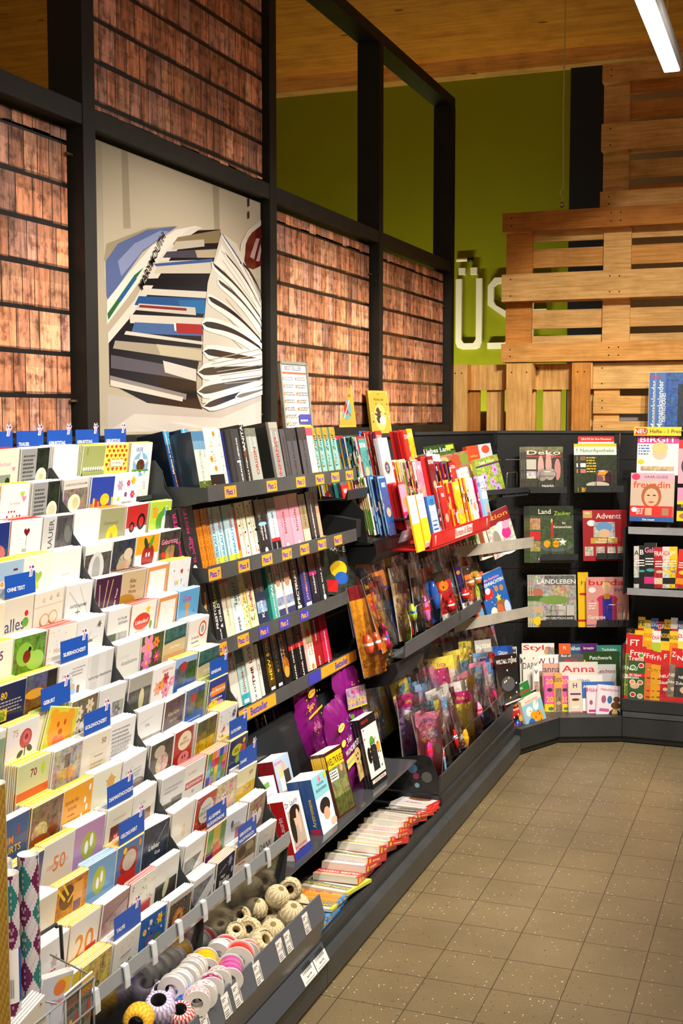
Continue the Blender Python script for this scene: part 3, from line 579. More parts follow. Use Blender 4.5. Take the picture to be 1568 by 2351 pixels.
 ('navy card with gold number 80 and a green flower','l','b #232a52;t .35 .85 .14 80 y;x .1 .6 .9 .78 4 g;r .2 .5 .45 .66 y;f .32 .58 .1 n o')],
[('sea and sand painted card, second one down','c','b #c8b88c;r 0 .74 1 1 #3e6e68P;l 0 .74 1 .8 .06 E;t .5 .62 .07 Gute_Reise w;r 0 .3 1 .5 #b08a70'),
 ('blue card with hiking boots in the mountains','y','b #4a68a8P;r 0 .84 1 1 #8fb0dc;r .55 .6 1 .9 #3a5a2aP;e .3 .72 .22 .26 #55565aP;e .4 .84 .16 .12 #a8333a;r 0 .2 1 .5 #2a5fb8'),
 ('white birthday card with pink peonies','w','b #ecebea;t .65 .92 .06 GEBURTSTAG r;f .25 .66 .17 #f0a080 o;f .6 .78 .15 #c83a40 R;f .65 .58 .18 p m;f .42 .7 .12 o y;f .9 .7 .12 p w'),
 ('dark wrapped sympathy card with a candle','w','b #4c4b48P;r 0 .78 1 1 #a39f97;e .6 .6 .12 .25 #cfc89a'),
 ('white card reading Herzliche Anteilnahme with grey flowers','w','b #d8d8d8;t .32 .68 .05 Herzliche G;t .32 .62 .04 Anteilnahme G;r .5 .35 .95 .75 #a5a5a5P;f .7 .6 .14 #666666 g'),
 ('card of cream roses with a paper heart','w','b #7a6a4eP;f .3 .8 .16 #e8dcc0 t;f .7 .85 .16 #e0d2b0 t;f .25 .58 .16 #e8dcc0 t;f .6 .66 .14 #ddd0b0 t;h .5 .56 .18 #efe9dc'),
 ('lime and yellow card shaped like a bear with red bow','l','b #d8d23a;e .5 .66 .42 .4 a;e .2 .88 .14 .14 a;e .75 .9 .14 .14 a;e .38 .76 .04 .06 O;e .6 .8 .04 .06 O;e .5 .66 .07 .06 O;h .5 .5 .2 #e0764a'),
 ('white card with number 75 and a red rose','y','b #e6e6ea;t .25 .88 .14 75 t;e .6 .76 .2 .19 #b8484a;e .62 .78 .12 .12 #d0686a;e .62 .78 .06 .06 #8f2c30;l .6 .3 .6 .66 .03 N;e .45 .56 .1 .06 N 30;e .75 .6 .1 .06 N -30'),
 ('green edged card at the left edge of its row','w','b #dfe4da;r .6 0 1 .9 #86a08a')],
[('blue cartoon card with orange speech bubble','l','b #27358f;r .15 .7 .9 .86 o;t .5 .78 .1 gute_Besserung w;x .2 .6 .8 .66 1 w;e .3 .52 .3 .13 y;e .7 .5 .2 .1 v;d 8 .03 rm'),
 ('hiking boots card, second one down','w','b #4a68a8P;r .55 .6 1 .9 #3a5a2aP;e .3 .72 .22 .26 #6a6b70P;e .4 .84 .16 .12 #a8333a;r 0 .2 1 .52 #2a6fc8;x .1 .3 .9 .48 4 w'),
 ('plum brown card with gold script','w','b #594049P;t .45 .76 .1 Alles_Gute t;t .5 .64 .08 zum_Fest t'),
 ('white card with script above a faint photo','w','b #e2e2e4;l .1 .8 .6 .85 .012 g;t .4 .74 .07 Stille #8a8a8a;r 0 .2 1 .55 #9a9a9aP'),
 ('white card closely printed with a handwritten poem','w','b #e3e3e4;x .1 .4 .9 .92 9 #9a9a9c'),
 ('cream golden wedding card with number 50','w','b #e6dfcf;t .75 .86 .12 50 T;r .3 .1 .9 .74 #ddd5c2;t .6 .66 .05 Gemeinsam T;x .35 .3 .8 .58 5 t'),
 ('grey baby card with storks','w','b #b9b4acP;e .5 .62 .35 .12 #e0b070P;t .7 .54 .08 Baby y;r .4 .7 .6 .9 #7a7470P'),
 ('pale green card with red number 70','y','b #c8cf9c;t .5 .84 .16 70 R;r 0 .4 1 .62 #cf5a2a;r 0 .2 1 .45 #c9a23c;e .8 .85 .06 .12 l')],
[('white card scattered with small bright flowers','y','b #f2f0ea;d 26 .02 rybn;f .82 .86 .1 b y;f .3 .66 .06 r y;f .25 .52 .06 n y'),
 ('olive and yellow field photo card','w','b #6f6a2aP;r 0 .3 1 .66 #c8b41eP;r 0 .8 .5 1 #54573eP'),
 ('red comic card with speech bubble and pink pig','w','b #a32a24;e .55 .8 .36 .22 #e6dcc0;t .55 .84 .06 DEIN G;t .55 .77 .06 GEBURTSTAG G;e .55 .5 .3 .16 #e08a8a;e .5 .52 .03 .04 k;e .62 .53 .03 .04 k'),
 ('dark photo card of a baby','w','b #4c4740P;e .55 .62 .28 .26 #d9b9aeP;e .4 .84 .24 .14 #b9b09e'),
 ('white script card with a photo of clasped hands','w','b #e0e0e0;l .1 .8 .4 .84 .012 G;x .15 .66 .9 .8 3 g;e .6 .52 .4 .14 #8e8884P'),
 ('cream card with a golden sun','w','b #e8e6cc;s .65 .78 .2 #dca03c;e .65 .78 .14 .14 #e0ac4c;r .1 .2 .9 .5 #c8d080'),
 ('orange card with white footprints reading Schritt für Schritt','y','b #eba324;t .3 .8 .08 Schritt_für R;t .32 .7 .08 Schritt R;t .3 .6 .06 in_eine R;t .35 .5 .06 Zukunft R;e .9 .88 .04 .07 w;e .75 .72 .04 .07 w;e .82 .6 .04 .07 w;e .66 .5 .04 .07 w'),
 ('brown card with a hamster among shoes','y','b #8a7258P;e .3 .6 .26 .2 #d8c090P;e .75 .6 .16 .22 #7a3c1cP;e .3 .5 .3 .08 #9a4a1e'),
 ('blue card reading zum Geburtstag in coloured letters','w','b #3d5c8e;t .35 .7 .14 ZUM o;t .4 .56 .14 GEBURTS y;t .7 .8 .14 E r')],
[('navy card with yellow and red bubbles','y','b #2c3360;e .45 .78 .3 .14 #d8d02c;e .8 .72 .16 .16 #d0403a;e .55 .6 .14 .12 #8ab83a;x .3 .74 .6 .82 2 k;r 0 0 .6 .5 #4a6098;e .8 .9 .08 .07 y'),
 ('card of bright coloured squares','o','b p;'+';'.join('r %.2f %.2f %.2f %.2f %s'%(.2*i,.3+.14*j,.2*i+.2,.44+.14*j,'nlmbyosrvepn'[(i*5+j*3)%12]) for i in range(5) for j in range(5))+';t .25 .7 .09 G w'),
 ('cream card with a red ribbon reading Glückwunsch','#d0564c','b #dcdcd6;t .4 .84 .07 Zu_Deiner #d8807a;r .1 .58 .95 .7 #b8403c;t .52 .64 .07 GLÜCKWUNSCH w;h .5 .5 .06 v'),
 ('grey card with script over two hands','w','b #cfcfcf;x .15 .72 .9 .84 2 g;r 0 .3 .95 .56 #7c7a70P;r .5 .34 .95 .6 #66625c'),
 ('white card with a small photo of brown pods','w','b #dcdad4;t .4 .82 .07 Danke g;r .25 .4 .8 .68 #8a6a48P;e .5 .5 .12 .12 T;e .65 .52 .12 .12 #9a6a3a'),
 ('cream confirmation card with maroon flowers and candle','w','b #e2ddc8;t .5 .82 .07 Konfirmation t;r .15 .3 .95 .72 #6a2438P;f .4 .5 .12 p m;e .8 .62 .1 .14 m'),
 ('violet card with white footprints in a lime circle','w','b #b58bb6;r 0 .2 1 .4 #cfb6d6;e .5 .66 .26 .28 #a9b23a;e .42 .64 .06 .14 w;e .58 .72 .06 .14 w;x .3 .36 .9 .44 2 w'),
 ('grey white birthday card with orange number 50','y','b #cfccc8;t .55 .68 .3 50 #d0733a;t .5 .66 .08 GEBURTSTAG #b89088'),
 ('dark blue and gold card at the edge of its row','y','b #2c3a6e;r .2 .5 1 1 #3c4a7e')],
[('cream and yellow card reading Dank','w','b #e6dfb8;r 0 0 1 .7 #d9b430;t .6 .6 .14 Dank T;e .7 .88 .12 .05 #b5ab80;l .6 .8 .9 .95 .012 #8a8258'),
 ('cream vintage card with pink flowers and wings','w','b #d9c8a8P;f .7 .86 .1 p r;f .6 .6 .2 #e0b8a0 p;f .4 .5 .1 #d89a80 r'),
 ('red spotted birthday card with a white cloud','w','b #b84a34;d 26 .02 w;e .5 .72 .36 .3 #e6e2d4;t .5 .78 .06 ALLES_GUTE G;t .5 .7 .09 GEBURTSTAG n;t .5 .6 .06 zum T'),
 ('off-white card with a faint gold angel','w','b #e2ded2;e .6 .6 .1 .16 #d9cba8;x .3 .36 .8 .44 2 #cfc4a6'),
 ('dark blue card with silver script','w','b #303a50P;t .45 .66 .12 Lieber w;t .6 .54 .08 Gott w;l .4 .6 .9 .95 .02 #8a93a8'),
 ('blue circus card with red envelope and balloon','y','b #4a74a8;e .5 .7 .36 .3 #a33028;e .5 .72 .26 .22 #c9c0b0;r .1 .3 .8 .55 #c8342c;e .3 .9 .07 .07 y;e .88 .9 .05 .08 o'),
 ('pale blue card with white footprints in a lime circle','s','b #6f9fcb;r 0 .3 1 .5 #8fb4d8;e .45 .7 .22 .28 #b0b83c;e .4 .67 .05 .12 w;e .53 .74 .05 .12 w'),
 ('sunflower card with a small framed photo','y','b #cf8a1eP;e .35 .78 .24 .24 #5a3214;l .3 .75 .05 .95 .06 y;l .4 .8 .2 1 .05 y;l .4 .7 .7 .9 .05 y;r .55 .5 .85 .92 #e6a84a;r .58 .52 .82 .66 #6a5a8aP'),
 ('cream card with a green leaf bug','w','b #ddd5c0;e .4 .56 .2 .1 n;e .3 .5 .1 .08 N')],
[('wooden card with a white spotted heart','w','b #a08872P;r .3 0 .34 1 #7a6450;r .7 0 .74 1 #7a6450;h .55 .6 .3 #ece6e2;d 14 .018 R;e .5 .86 .07 .06 m'),
 ('pale ski card with a red wagon','w','b #d2d4d6;e .5 .72 .26 .1 g;r .5 .5 .9 .7 #b8503c;e .3 .8 .07 .1 G;r 0 .3 1 .5 #c8cdb8P'),
 ('bright card in stripes of purple, red and green','o','b #a83a5a;r 0 .6 .3 1 n;r .3 .7 .7 1 #c8b038;r .7 .5 1 1 #5a8a3a;r 0 .3 .4 .6 P;r .4 .3 .8 .7 #e06a50P;t .3 .68 .09 G w'),
 ('white card with a grey photo corner','w','b #e0e0de;r 0 0 .9 .75 #6f7276P;p;l 0 .1 1 .7 .28 #dcdcda'),
 ('white card with a dark photo of a calla lily','w','b #dddcd8;r .05 0 .95 .66 #3c3d38P;e .5 .56 .1 .22 #cfcfae -20'),
 ('white card sprigged with leaves over a red envelope','#c8564a','b #e6e2d6;d 50 .018 NnRG;r .1 .3 .85 .6 #bf3c3a;l .1 .6 .5 .46 .01 #a33030;l .85 .6 .5 .46 .01 #a33030'),
 ('brown and rose card of a praying child','w','b #a8827a;r 0 .45 1 .72 #c89c90P;r 0 .3 .5 .5 #d8b0a4;l 0 .7 1 .9 .02 #7a564e'),
 ('white card with a giant orange number 20','y','b #e9e6e0;t .52 .62 .5 20 #e08a20;r .02 .44 .55 .5 #c83a3a;r .6 .5 .95 .56 #c83a5a'),
 ('white card with small red print at the edge','w','b #e6e6e8;f .6 .7 .12 g p;x .3 .5 .8 .6 2 r')],
[('grey card reading DANK','w','b #cfcec6;t .5 .84 .05 Großen t;t .5 .66 .17 DANK #3f3f45;r .78 .5 .86 .9 #d8b0b0'),
 ('cream card of dogs reading Verzeihen','w','b #dcd2c2;r 0 .7 1 1 #8a7454P;e .3 .86 .2 .14 #5c4a34;e .7 .9 .2 .1 #a89878;t .35 .66 .06 Verzeihen r;x .5 .48 .9 .56 2 #c08a80'),
 ('black birthday card with white chalk lettering','t','b #2a2630;t .4 .7 .07 Happy w;t .5 .6 .13 Birthday w;t .6 .5 .07 liebe w;f .75 .88 .12 #9a94c8 s;f .9 .7 .08 #b8a8d8 s;l .15 .8 .5 .88 .01 w'),
 ('white card with grey photo and folded corner','w','b #e0e0de;r 0 .2 .9 .9 #8a8d90P;l 0 .4 1 .8 .3 #dcdcda'),
 ('grey card with a rose behind dewdrops','w','b #c9c2b8;r .05 0 .95 .92 #6a5a46P;e .45 .6 .24 .26 #d8863a;e .48 .62 .14 .16 #e0a860;e .48 .64 .07 .08 #b04a30;d 30 .012 w'),
 ('blue card crowded with cartoon people under a sun','w','b #2e5fa8;f .75 .86 .12 y o;f .4 .88 .07 i w;e .18 .78 .07 .07 y;e .4 .6 .18 .12 #6a5a8a;e .7 .56 .18 .12 #5a7a3a;d 26 .03 wTGpn'),
 ('white confetti card reading Taufe','w','b #e9e6dc;d 34 .014 roytl;t .5 .58 .16 Taufe G;x .25 .72 .75 .78 1 g'),
 ('yellow card with green number 18 and doodles','y','b #d8c060P;t .7 .82 .14 18 #8a3c50;t .35 .78 .09 18 #50507a;t .5 .55 .28 18 #4f6a50'),
 ('grey card reading Glückwunsch Geburtstag in coloured letters','w','b #8f8a80P;r .5 .8 1 1 #e0c030;t .5 .76 .09 GLÜCKWUNSCH r;t .5 .64 .09 GEBURTSTAG k;r .3 .2 .8 .5 #b8453a')]]
YC=[3.175,3.0375,2.9075,2.7815,2.641,2.5135,2.386,2.2605,2.133,2.0055]
ORD=['first','second','third','fourth','fifth','sixth','seventh','eighth','ninth','tenth','eleventh','twelfth','thirteenth','bottom']
rn=random.Random(3)
CW,CH=.121,.168
LEAN=R(8)
stuff=MB()
for r,row in enumerate(ROWS):
    n=len(row)
    for c in range(min(n,10)):
        if row[c] is None: continue
        d,env,ops=row[c]; ops=ops.replace(';p;',';')
        yc=YC[c]; k=rn.randint(2,8); wd=CW*(1. if c>3 else 1.0)
        x0=XR(r)-math.tan(LEAN)*CH; z0=ZR(r)-.167
        b=MB(); b.box(-wd/2,-.0008,0,wd/2,.0008,CH,'w','paper')
        f=Face(b,wd*.985,CH*.985,y=-.0008,z0=.001); f.draw(ops)
        jy=rn.uniform(-.002,.002); ro=(LEAN+R(rn.uniform(-1.5,1.5)),R(rn.uniform(-1.2,1.2)),R(90+rn.uniform(-3,3)))
        if d.startswith('lime and yellow card shaped'): ro=(LEAN,R(14),R(90)); 
        where='in the %s row, %s'%(ORD[r],['at the right end','second from the right','third from the right','just right of the divider','just left of the divider','second left of the divider','third left of the divider','fourth left of the divider','fifth left of the divider','sixth left'][c])
        short=d if len((d+' '+where).split())<=16 else ' '.join(d.split()[:16-len(where.split())])
        o=b.build('greeting_card',loc=(x0,yc+jy,z0),rot=ro,label=d if len(d.split())>=4 else d+' card',cat='card',group='greeting cards facing out on the card display')
        e=MB(); e.box(-wd/2+.001,.0012,.0,wd/2+.0012,.0028,CH+.001,env if env!='w' else '#efefec','paper'); e.build('envelope',o)
        # cards tucked behind: the next one is its own object, the deepest go into one mass
        lab='copy tucked behind the '+d
        lab=' '.join(lab.split()[:16])
        dup(o,(x0-.0055,yc+jy+rn.uniform(-.0015,.0015),z0+.001),ro,lab,'spare greeting cards behind the front ones')
        for j in range(k):
            stuff.M=Matrix.Translation((x0-.0055*(j+2)+rn.uniform(-.0004,.0004),yc+jy+rn.uniform(-.0015,.0015),z0+.001+rn.uniform(-.001,.001)))@Euler((ro[0],0,ro[2])).to_matrix().to_4x4()
            stuff.box(-wd/2,-.0008,0,wd/2,.0008,CH,'#f0efeb' if rn.random()<.8 else 'c','paper'); stuff.box(-wd/2+.001,.0012,0,wd/2+.001,.0026,CH+.001,env if env!='w' else '#e8e8e6','paper')
        if c>5 and r in(5,6,7,8,9,10): pass
stuff.M=I4
stuff.build('greeting_cards',label='deepest greeting cards and envelopes packed behind the front ones',cat='cards',kind='stuff')
# ---- category signs
def sign(r,yc,text,wd=.118,hh=.052,x=None,z=None,ww=None):
    x=XR(r)+.004 if x is None else x; z=ZR(r)-.085 if z is None else z
    b=MB(); b.box(-wd/2,-.0006,0,wd/2,.0006,hh,'#1f52b4','print'); f=Face(b,wd,hh,y=-.0006)
    ls=text.split('|'); 
    for i,l in enumerate(ls): f.text(.08+len(l)*.03,.5-.3*i if len(ls)>1 else .35,.24,l,'w',bold=.03)
    o=b.build('category_sign',loc=(x,yc,z),rot=(0,0,R(90)),label='',cat='sign',group='blue category signs among the greeting cards')
    e=MB(); g=Face(e,.026,.030,y=-.0012,x0=wd/2-.028,z0=hh-.012)
    g.poly([(.0,.55),(.2,1.02),(.5,.8),(.75,1.04),(.8,.8),(1.05,.72),(.7,.45),(.55,0),(.05,-.02),(.2,.4)],'w'); g.poly([(.1,.6),(.22,.9),(.45,.7)],'m'); g.poly([(.5,.7),(.7,.95),(.72,.55)],'P'); g.poly([(.22,.05),(.5,.05),(.66,.5),(.35,.62)],'v'); g.poly([(.7,.8),(.95,.72),(.7,.62)],'#3a3aa8')
    e.build('bird_emblem',o); return o
tops=[(2.44,'HOCHZEIT','leftmost'),(2.53,'TRAUER','left one of the two'),(2.665,'TRAUER','right one of the two'),(2.80,'GEBURTSTAG','leftmost of three'),(2.935,'GEBURTSTAG','middle one of three'),(3.085,'GEBURTSTAG','rightmost of three')]
for y,t_,w_l in tops:
    o=sign(0,y+.02,t_,z=1.601,x=-1.862); o['label']='blue sign reading %s along the top of the display, %s'%(t_,w_l); LABELS[o['label']]=[1]
for r,c,t_ in ((4,6,'OHNE TEXT'),(6,5,'SILBERHOCHZEIT'),(7,6,'GEBURT'),(8,5,'GOLDHOCHZEIT'),(10,5,'DIAMANTHOCHZEIT'),(11,5,'GELDKUVERT'),(13,6,'TAUFE'),(8,0,'GENESUNG'),(10,0,'GUTSCHEIN'),(11,0,'DANKE'),(12,2,'ALLGEMEINE|GLÜCKWÜNSCHE'),(13,1,'GEBURTSTAG|NACHTRÄGLICH')):
    dy=0
    o=sign(r,YC[c]+.006,t_,z=ZR(r)+.003,x=XR(r)-.003); o['label']='blue sign reading %s standing among the greeting cards'%t_.replace('|',' '); LABELS[o['label']]=[1]
tg=MB(); tg.box(-.014,-.0005,0,.014,.0005,.028,'w','paper'); Face(tg,.028,.028,y=-.0006).draw('x .1 .1 .9 .9 4 g')
tg.build('price_tag',loc=(XR(1)-.006,3.135,ZR(1)-.05),rot=(0,0,R(90)),label='small white price tag on the empty pocket in the second row',cat='tag')
# ================================================================ bookshelves
SHZ=[1.482,1.240,1.003,.756]
PLZ=[[('Platz 1',530,'o'),('Platz 2',625,'o'),('Platz 3',691,'o'),('Platz 4',735,'o'),('Platz 5',770.5,'o'),('Platz 6',803,'o')],
 [('Platz 7',494,'o'),('Platz 8',561,'o'),('Platz 9',614,'o'),('Platz 10',659.5,'o'),('Platz 11',700,'o'),('Platz 12',740,'o'),('Platz 13',777,'o')],
 [('Platz 14',508,'o'),('Platz 15',559.5,'o'),('Platz 1',607,'b'),('Platz 2',653.5,'b'),('Platz 3',700,'b')],[]]
def shelfbd(mk,e,y0,y1,zt,xf=-1.65,lip=.048,col='#4b4d4d',back=-1.866,tilt=.04,name='shelf'):
    q=mk(); q.prof([(back,zt-.022-tilt),(xf-.012,zt-.022),(xf-.006,zt),(xf-.003,zt),(xf+.001,zt-lip),(xf-.02,zt-lip-.003),(back,zt-.034-tilt)],y0,y1,col)
    return q.build(name,e)
def tilt2(parent,mk,name,xf,zt,lip,yc,w,bg,draw,z0=.004,h=.036):
    q=mk(); a=math.atan2(.004,lip); q.M=q.M@Matrix.Translation((xf+.0012,yc,zt-lip+z0))@Matrix.Rotation(R(90),4,'Z')@Matrix.Rotation(-a,4,'X')
    q.box(-w/2,-.0006,0,w/2,.0004,h,bg,'paper'); f=Face(q,w,h,y=-.0007); f.mat='paper'; draw(f); return q.build(name,parent)
SHO=[]
for i,zt in enumerate(SHZ):
    y0,y1=3.275,4.578; s=shelfbd(bmk,BE,y0,y1,zt); SHO.append(s)
    for t_,xx,c in PLZ[i]:
        y=Yat(xx,-1.649,zt-.025)
        tilt2(s,bmk,'rank_label',-1.65,zt,.048,y,.083,'#ee9a22' if c=='o' else '#3b38a8',lambda f: f.text(.5,.5,.66,t_,'#3b38a8' if c=='o' else '#ee9a22',bold=.03))
    for yy in (y0,):
        q=bmk(); q.prof([(-1.866,zt+.03),(-1.80,zt+.03),(-1.79,zt-.005),(-1.655,zt-.005),(-1.65,zt-.045),(-1.72,zt-.062),(-1.866,zt-.075)],yy-.003,yy,'#3b3e40'); q.build('side_bracket',s)
for y0,y1,c,tx in ((Yat(545,-1.649,.73),Yat(634,-1.649,.73),'#ee9a22','Bestseller'),(Yat(738,-1.649,.73),4.575,'#ee9a22','Bestseller'),(Yat(709,-1.649,.73),Yat(737.6,-1.649,.73),'#3b38a8','')):
    tilt2(SHO[3],bmk,'bestseller_strip',-1.65,.756,.048,(y0+y1)/2,y1-y0,c,lambda f: f.text(.55,.5,.85,tx,'#3b38a8',bold=.03) if tx else None,h=.04)
def book(x,y,z,t,h,d,col,ops,label,lean=11,yaw=90,roll=0,pages='#e6dfcc',group=None,left=None,front=None,cat='book',name='paperback_book',stand='spine'):
    b=MB(); ct=.0012
    b.box(-t/2,0,0,t/2,ct,h,col,'print'); b.box(-t/2,ct,0,-t/2+ct,d,h,left or col,'print'); b.box(t/2-ct,ct,0,t/2,d,h,col,'print')
    Face(b,t,h).draw(ops)
    if front:
        M0=b.M; b.M=Matrix.Rotation(R(-90),4,'Z'); Face(b,d,h,x0=-d,y=-t/2).draw(front); b.M=M0
    o=b.build(name,loc=(x,y,z),rot=(R(-lean),R(roll),R(yaw)),label=label,cat=cat,group=group)
    p=MB(); p.box(-t/2+ct,ct,.001,t/2-ct,d-.002,h-.0008,pages,'paper'); p.build('page_block',o); return o
def V(txt,c,pos=.5,size=None,w=.5): # upright spine text
    return 't %.3f %.3f %.3f %s %s 90'%(w,pos,(size or .1)*1.45,txt,c)
B1=[
(403,418,.190,'#1f4f8a','r 0 .78 1 1 #3a8ab8;r 0 0 1 .35 #1b2f66;'+V('Madame_le_Commissaire','w',.66,.05,.35)+';'+V('und_die_tote_Liebhaberin','w',.68,.028,.75)+';'+V('PIERRE_MARTIN','a',.36,.035)+';'+V('KNAUR','a',.1,.04),'navy blue paperback first on the top shelf, dark cover showing',('#0c1626',)),
(445,463,.195,'#1f4f8a','r 0 .78 1 1 #3a8ab8;r 0 0 1 .35 #1b2f66;'+V('Madame_le_Commissaire','w',.66,.05,.35)+';'+V('und_die_tote_Liebhaberin','w',.68,.028,.75)+';'+V('PIERRE_MARTIN','a',.36,.035)+';'+V('KNAUR','a',.1,.04),'navy blue paperback second on the top shelf, barcode on its cover',('#0c1626',)),
(463,488,.188,'#cdd6c8','r 0 .7 1 1 #6a98b8;r 0 .84 1 1 #4a7aa0;r 0 0 1 .18 #5a6a22P;'+V('ANNE_JACOBS','#9aa690',.4,.06,.45)+';'+V('Sanfter_Mond','#7f94a0',.72,.03,.5)+';'+V('über_Usambara','#7f94a0',.7,.03,.8),'pale blue and green paperback on the top shelf',('#20303c',)),
(489,520,.198,'c','r 0 0 1 .25 k;f .3 .5 .12 o r;f .7 .9 .1 o r;f .5 .35 .1 o r;f .2 .05 .12 o r;t .45 .76 .035 JOJO o;t .45 .71 .035 MOYES o;t .4 .62 .03 Mein T;t .5 .57 .03 Herz_in T;t .5 .52 .03 zwei T;t .5 .47 .03 Welten T','thick cream paperback with orange blossoms on the top shelf',None),
(520,527,.192,'#e4ddd0','d 12 .1 rk','cream page edges of a paperback beside the cream blossom book',None),
(528,540,.185,'#2a3078','r 0 0 1 .3 #3a4a9a','deep blue paperback wedged low on the top shelf',None),
(551,570,.192,'#3a3b3e',V('DIE_LIEFERUNG','w',.6,.05)+';'+V('WINKELMANN','w',.22,.05)+';r .2 .42 .6 .45 w','dark grey thriller on the top shelf, left of the black one',None),
(570.5,582,.205,'#191919',V('VANITAS','w',.78,.09)+';'+V('URSULA_POZNANSKI','w',.34,.045)+';e .5 .52 .3 .3 T;r .1 .02 .9 .07 #555555'.replace('#555555','G'),'black thriller with bold white title on the top shelf',None),
(584,606,.193,'#a0a39c','r 0 .85 1 1 #7a7e70P;'+V('ORIGIN','#a02a28',.42,.1,.62)+';'+V('DAN','w',.75,.05,.75)+';'+V('BROWN','w',.72,.05,.35)+';r .2 .02 .8 .08 w','silver grey thriller with a red title on the top shelf',None),
(633,659,.212,'#8a8c88','r 0 .9 1 1 #a0a096;r 0 0 .2 1 #4a4c48;'+V('INFERNO','#b02a28',.42,.11,.6)+';'+V('DAN','w',.76,.05,.75)+';'+V('BROWN','w',.73,.05,.35)+';r .3 .03 .8 .09 w','grey thriller with red title tilting out of the top shelf',('#14140f',)),
(661,673,.186,'#45454a',V('MEIN_HERZ_SO_SCHWARZ','k',.45,.05)+';r .1 .02 .9 .07 w','grey thriller with black lettering, first of three on the top shelf',None),
(674.5,695,.19,'#4a4a50',V('MEIN_HERZ_SO_SCHWARZ','k',.45,.07)+';r .15 .02 .85 .07 w;r 0 .75 1 1 #3a3a3eP','grey thriller with black lettering, second of three on the top shelf',None),
(701,719,.192,'#4a4a50',V('MEIN_HERZ_SO_SCHWARZ','k',.45,.07)+';r .15 .02 .85 .07 w;r 0 .75 1 1 #3a3a3eP','grey thriller with black lettering, third of three on the top shelf',('#26262a',)),
(720,733,.188,'#efe9e4','r 0 .84 1 1 #c84a62;'+V('Wohin_kommst_du','p',.45,.05)+';r 0 0 1 .1 y','white paperback with a pink top on the top shelf',None),
]+[(a,b_,.188,'#7fc4ba','r 0 .76 1 1 #b99a3aP;'+V('Der_Zopf','k',.52,.12)+';'+V('Laetitia_Colombani','w',.25,.04)+';e .5 .06 .25 .25 #c89a5a;r 0 0 .12 1 #a8883a','teal and gold paperback on the top shelf, %s of four'%n,None) for a,b_,n in ((733.5,741,'first'),(743,754,'second'),(757,768.5,'third'),(772.5,784,'fourth'))]
B2=[(415,432,.2,'#2a2526',V('MISTER','m',.72,.1)+';'+V('EL_James','m',.36,.07),'black paperback with pink lettering behind the card display edge',None),
(434.5,466,.205,'#2b2728',V('The_MISTER','m',.68,.09,.45)+';'+V('EL_James','m',.34,.07,.6)+';e .5 .06 .15 .15 w','thick black paperback with pink lettering on the second shelf',None)]+[
(a,b_,.19,'#dd8420',V('Das_Café_am_Rande_der_Welt','#8a4a14',.55,.045)+';'+V('dtv','#8a4a14',.06,.05),'orange thin paperback, %s of four on the second shelf'%n,None) for a,b_,n in ((467.5,474.5,'first'),(475,482,'second'),(482.5,490,'third'),(490.5,499,'fourth'))]+[
(a,b_,.19,'#b4d8dc','r 0 0 1 .16 #e0d23a;r 0 .8 1 1 #a8c0b8;'+V('AZURBLAU_FÜR','#2a7aa8',.36,.075,.65)+';'+V('ZWEI','m',.74,.075,.65)+';'+V('EMMA_STERNBERG','#7a9a9a',.36,.035,.25),'pale turquoise paperback with yellow foot, %s of three'%n,None) for a,b_,n in ((499.5,507,'first'),(508,525,'second'),(530,552,'third'))]+[
(552.5,557.5,.18,'#b8402a','r 0 0 1 .2 a','thin rust red paperback beside the turquoise ones',None),
(559,578,.19,'#e8e2c8',V('STERNE_SIEHT_MAN','#8a7a5a',.62,.045,.4)+';'+V('NUR_IM_DUNKELN','#8a7a5a',.62,.045,.65)+';'+V('Meike_Werkmeister','r',.3,.035)+';d 10 .06 kr','cream paperback with scattered notes, left one of two',None),
(581,602,.192,'#e8e2c8',V('STERNE_SIEHT_MAN','#8a7a5a',.62,.045,.4)+';'+V('NUR_IM_DUNKELN','#8a7a5a',.62,.045,.65)+';'+V('Meike_Werkmeister','r',.3,.035)+';d 10 .06 kr','cream paperback with scattered notes, right one of two',None),
(603,626,.19,'#1c1f22',V('TODESMAL','#7f8a8e',.72,.09,.3)+';'+V('ANDREAS','w',.42,.05,.35)+';'+V('GRUBER','w',.4,.05,.65)+';e .5 .07 .15 .15 w;e .5 .56 .4 .08 s','black paperback with a pale blue figure on the second shelf',None),
(629.5,648,.19,'#b8cfdc','r 0 0 1 .2 k;r 0 .2 1 .26 r;r 0 .8 1 1 #5a5a5aP;r .15 .28 .85 .62 w;'+V('KLÜPFEL_KOBR','B',.45,.06)+';'+V('ullstein','w',.1,.04),'paperback with blue sky and white box on the second shelf',None),
(649,677,.192,'#d88fa4','r .3 0 .32 1 #b86a80;'+V('kinsella','R',.5,.1)+';'+V('sophie','#9a5a6a',.5,.04,.3)+';e .5 .06 .1 .1 w','pink paperback on the second shelf, left one of two',None),
(678,701,.193,'#e09ab0',V('kinsella','R',.5,.1)+';'+V('sophie','#9a5a6a',.5,.04,.3)+';e .5 .06 .1 .1 w','pink paperback on the second shelf, right one of two',None),
(701.5,717,.186,'#a08c68','r 0 0 1 .3 #c9c4b0;'+V('GUTSHOF','#5a4a30',.6,.08),'tan paperback beside the pink ones on the second shelf',None),
(719,736,.19,'#26262a',V('DIE_LIEFERUNG','w',.6,.05)+';'+V('WINKELMANN','w',.22,.06),'black thriller near the right end of the second shelf',None),
(736.5,744,.185,'#d8a888','r 0 .7 1 1 #7a5a48','thin peach coloured paperback last on the second shelf',None)]
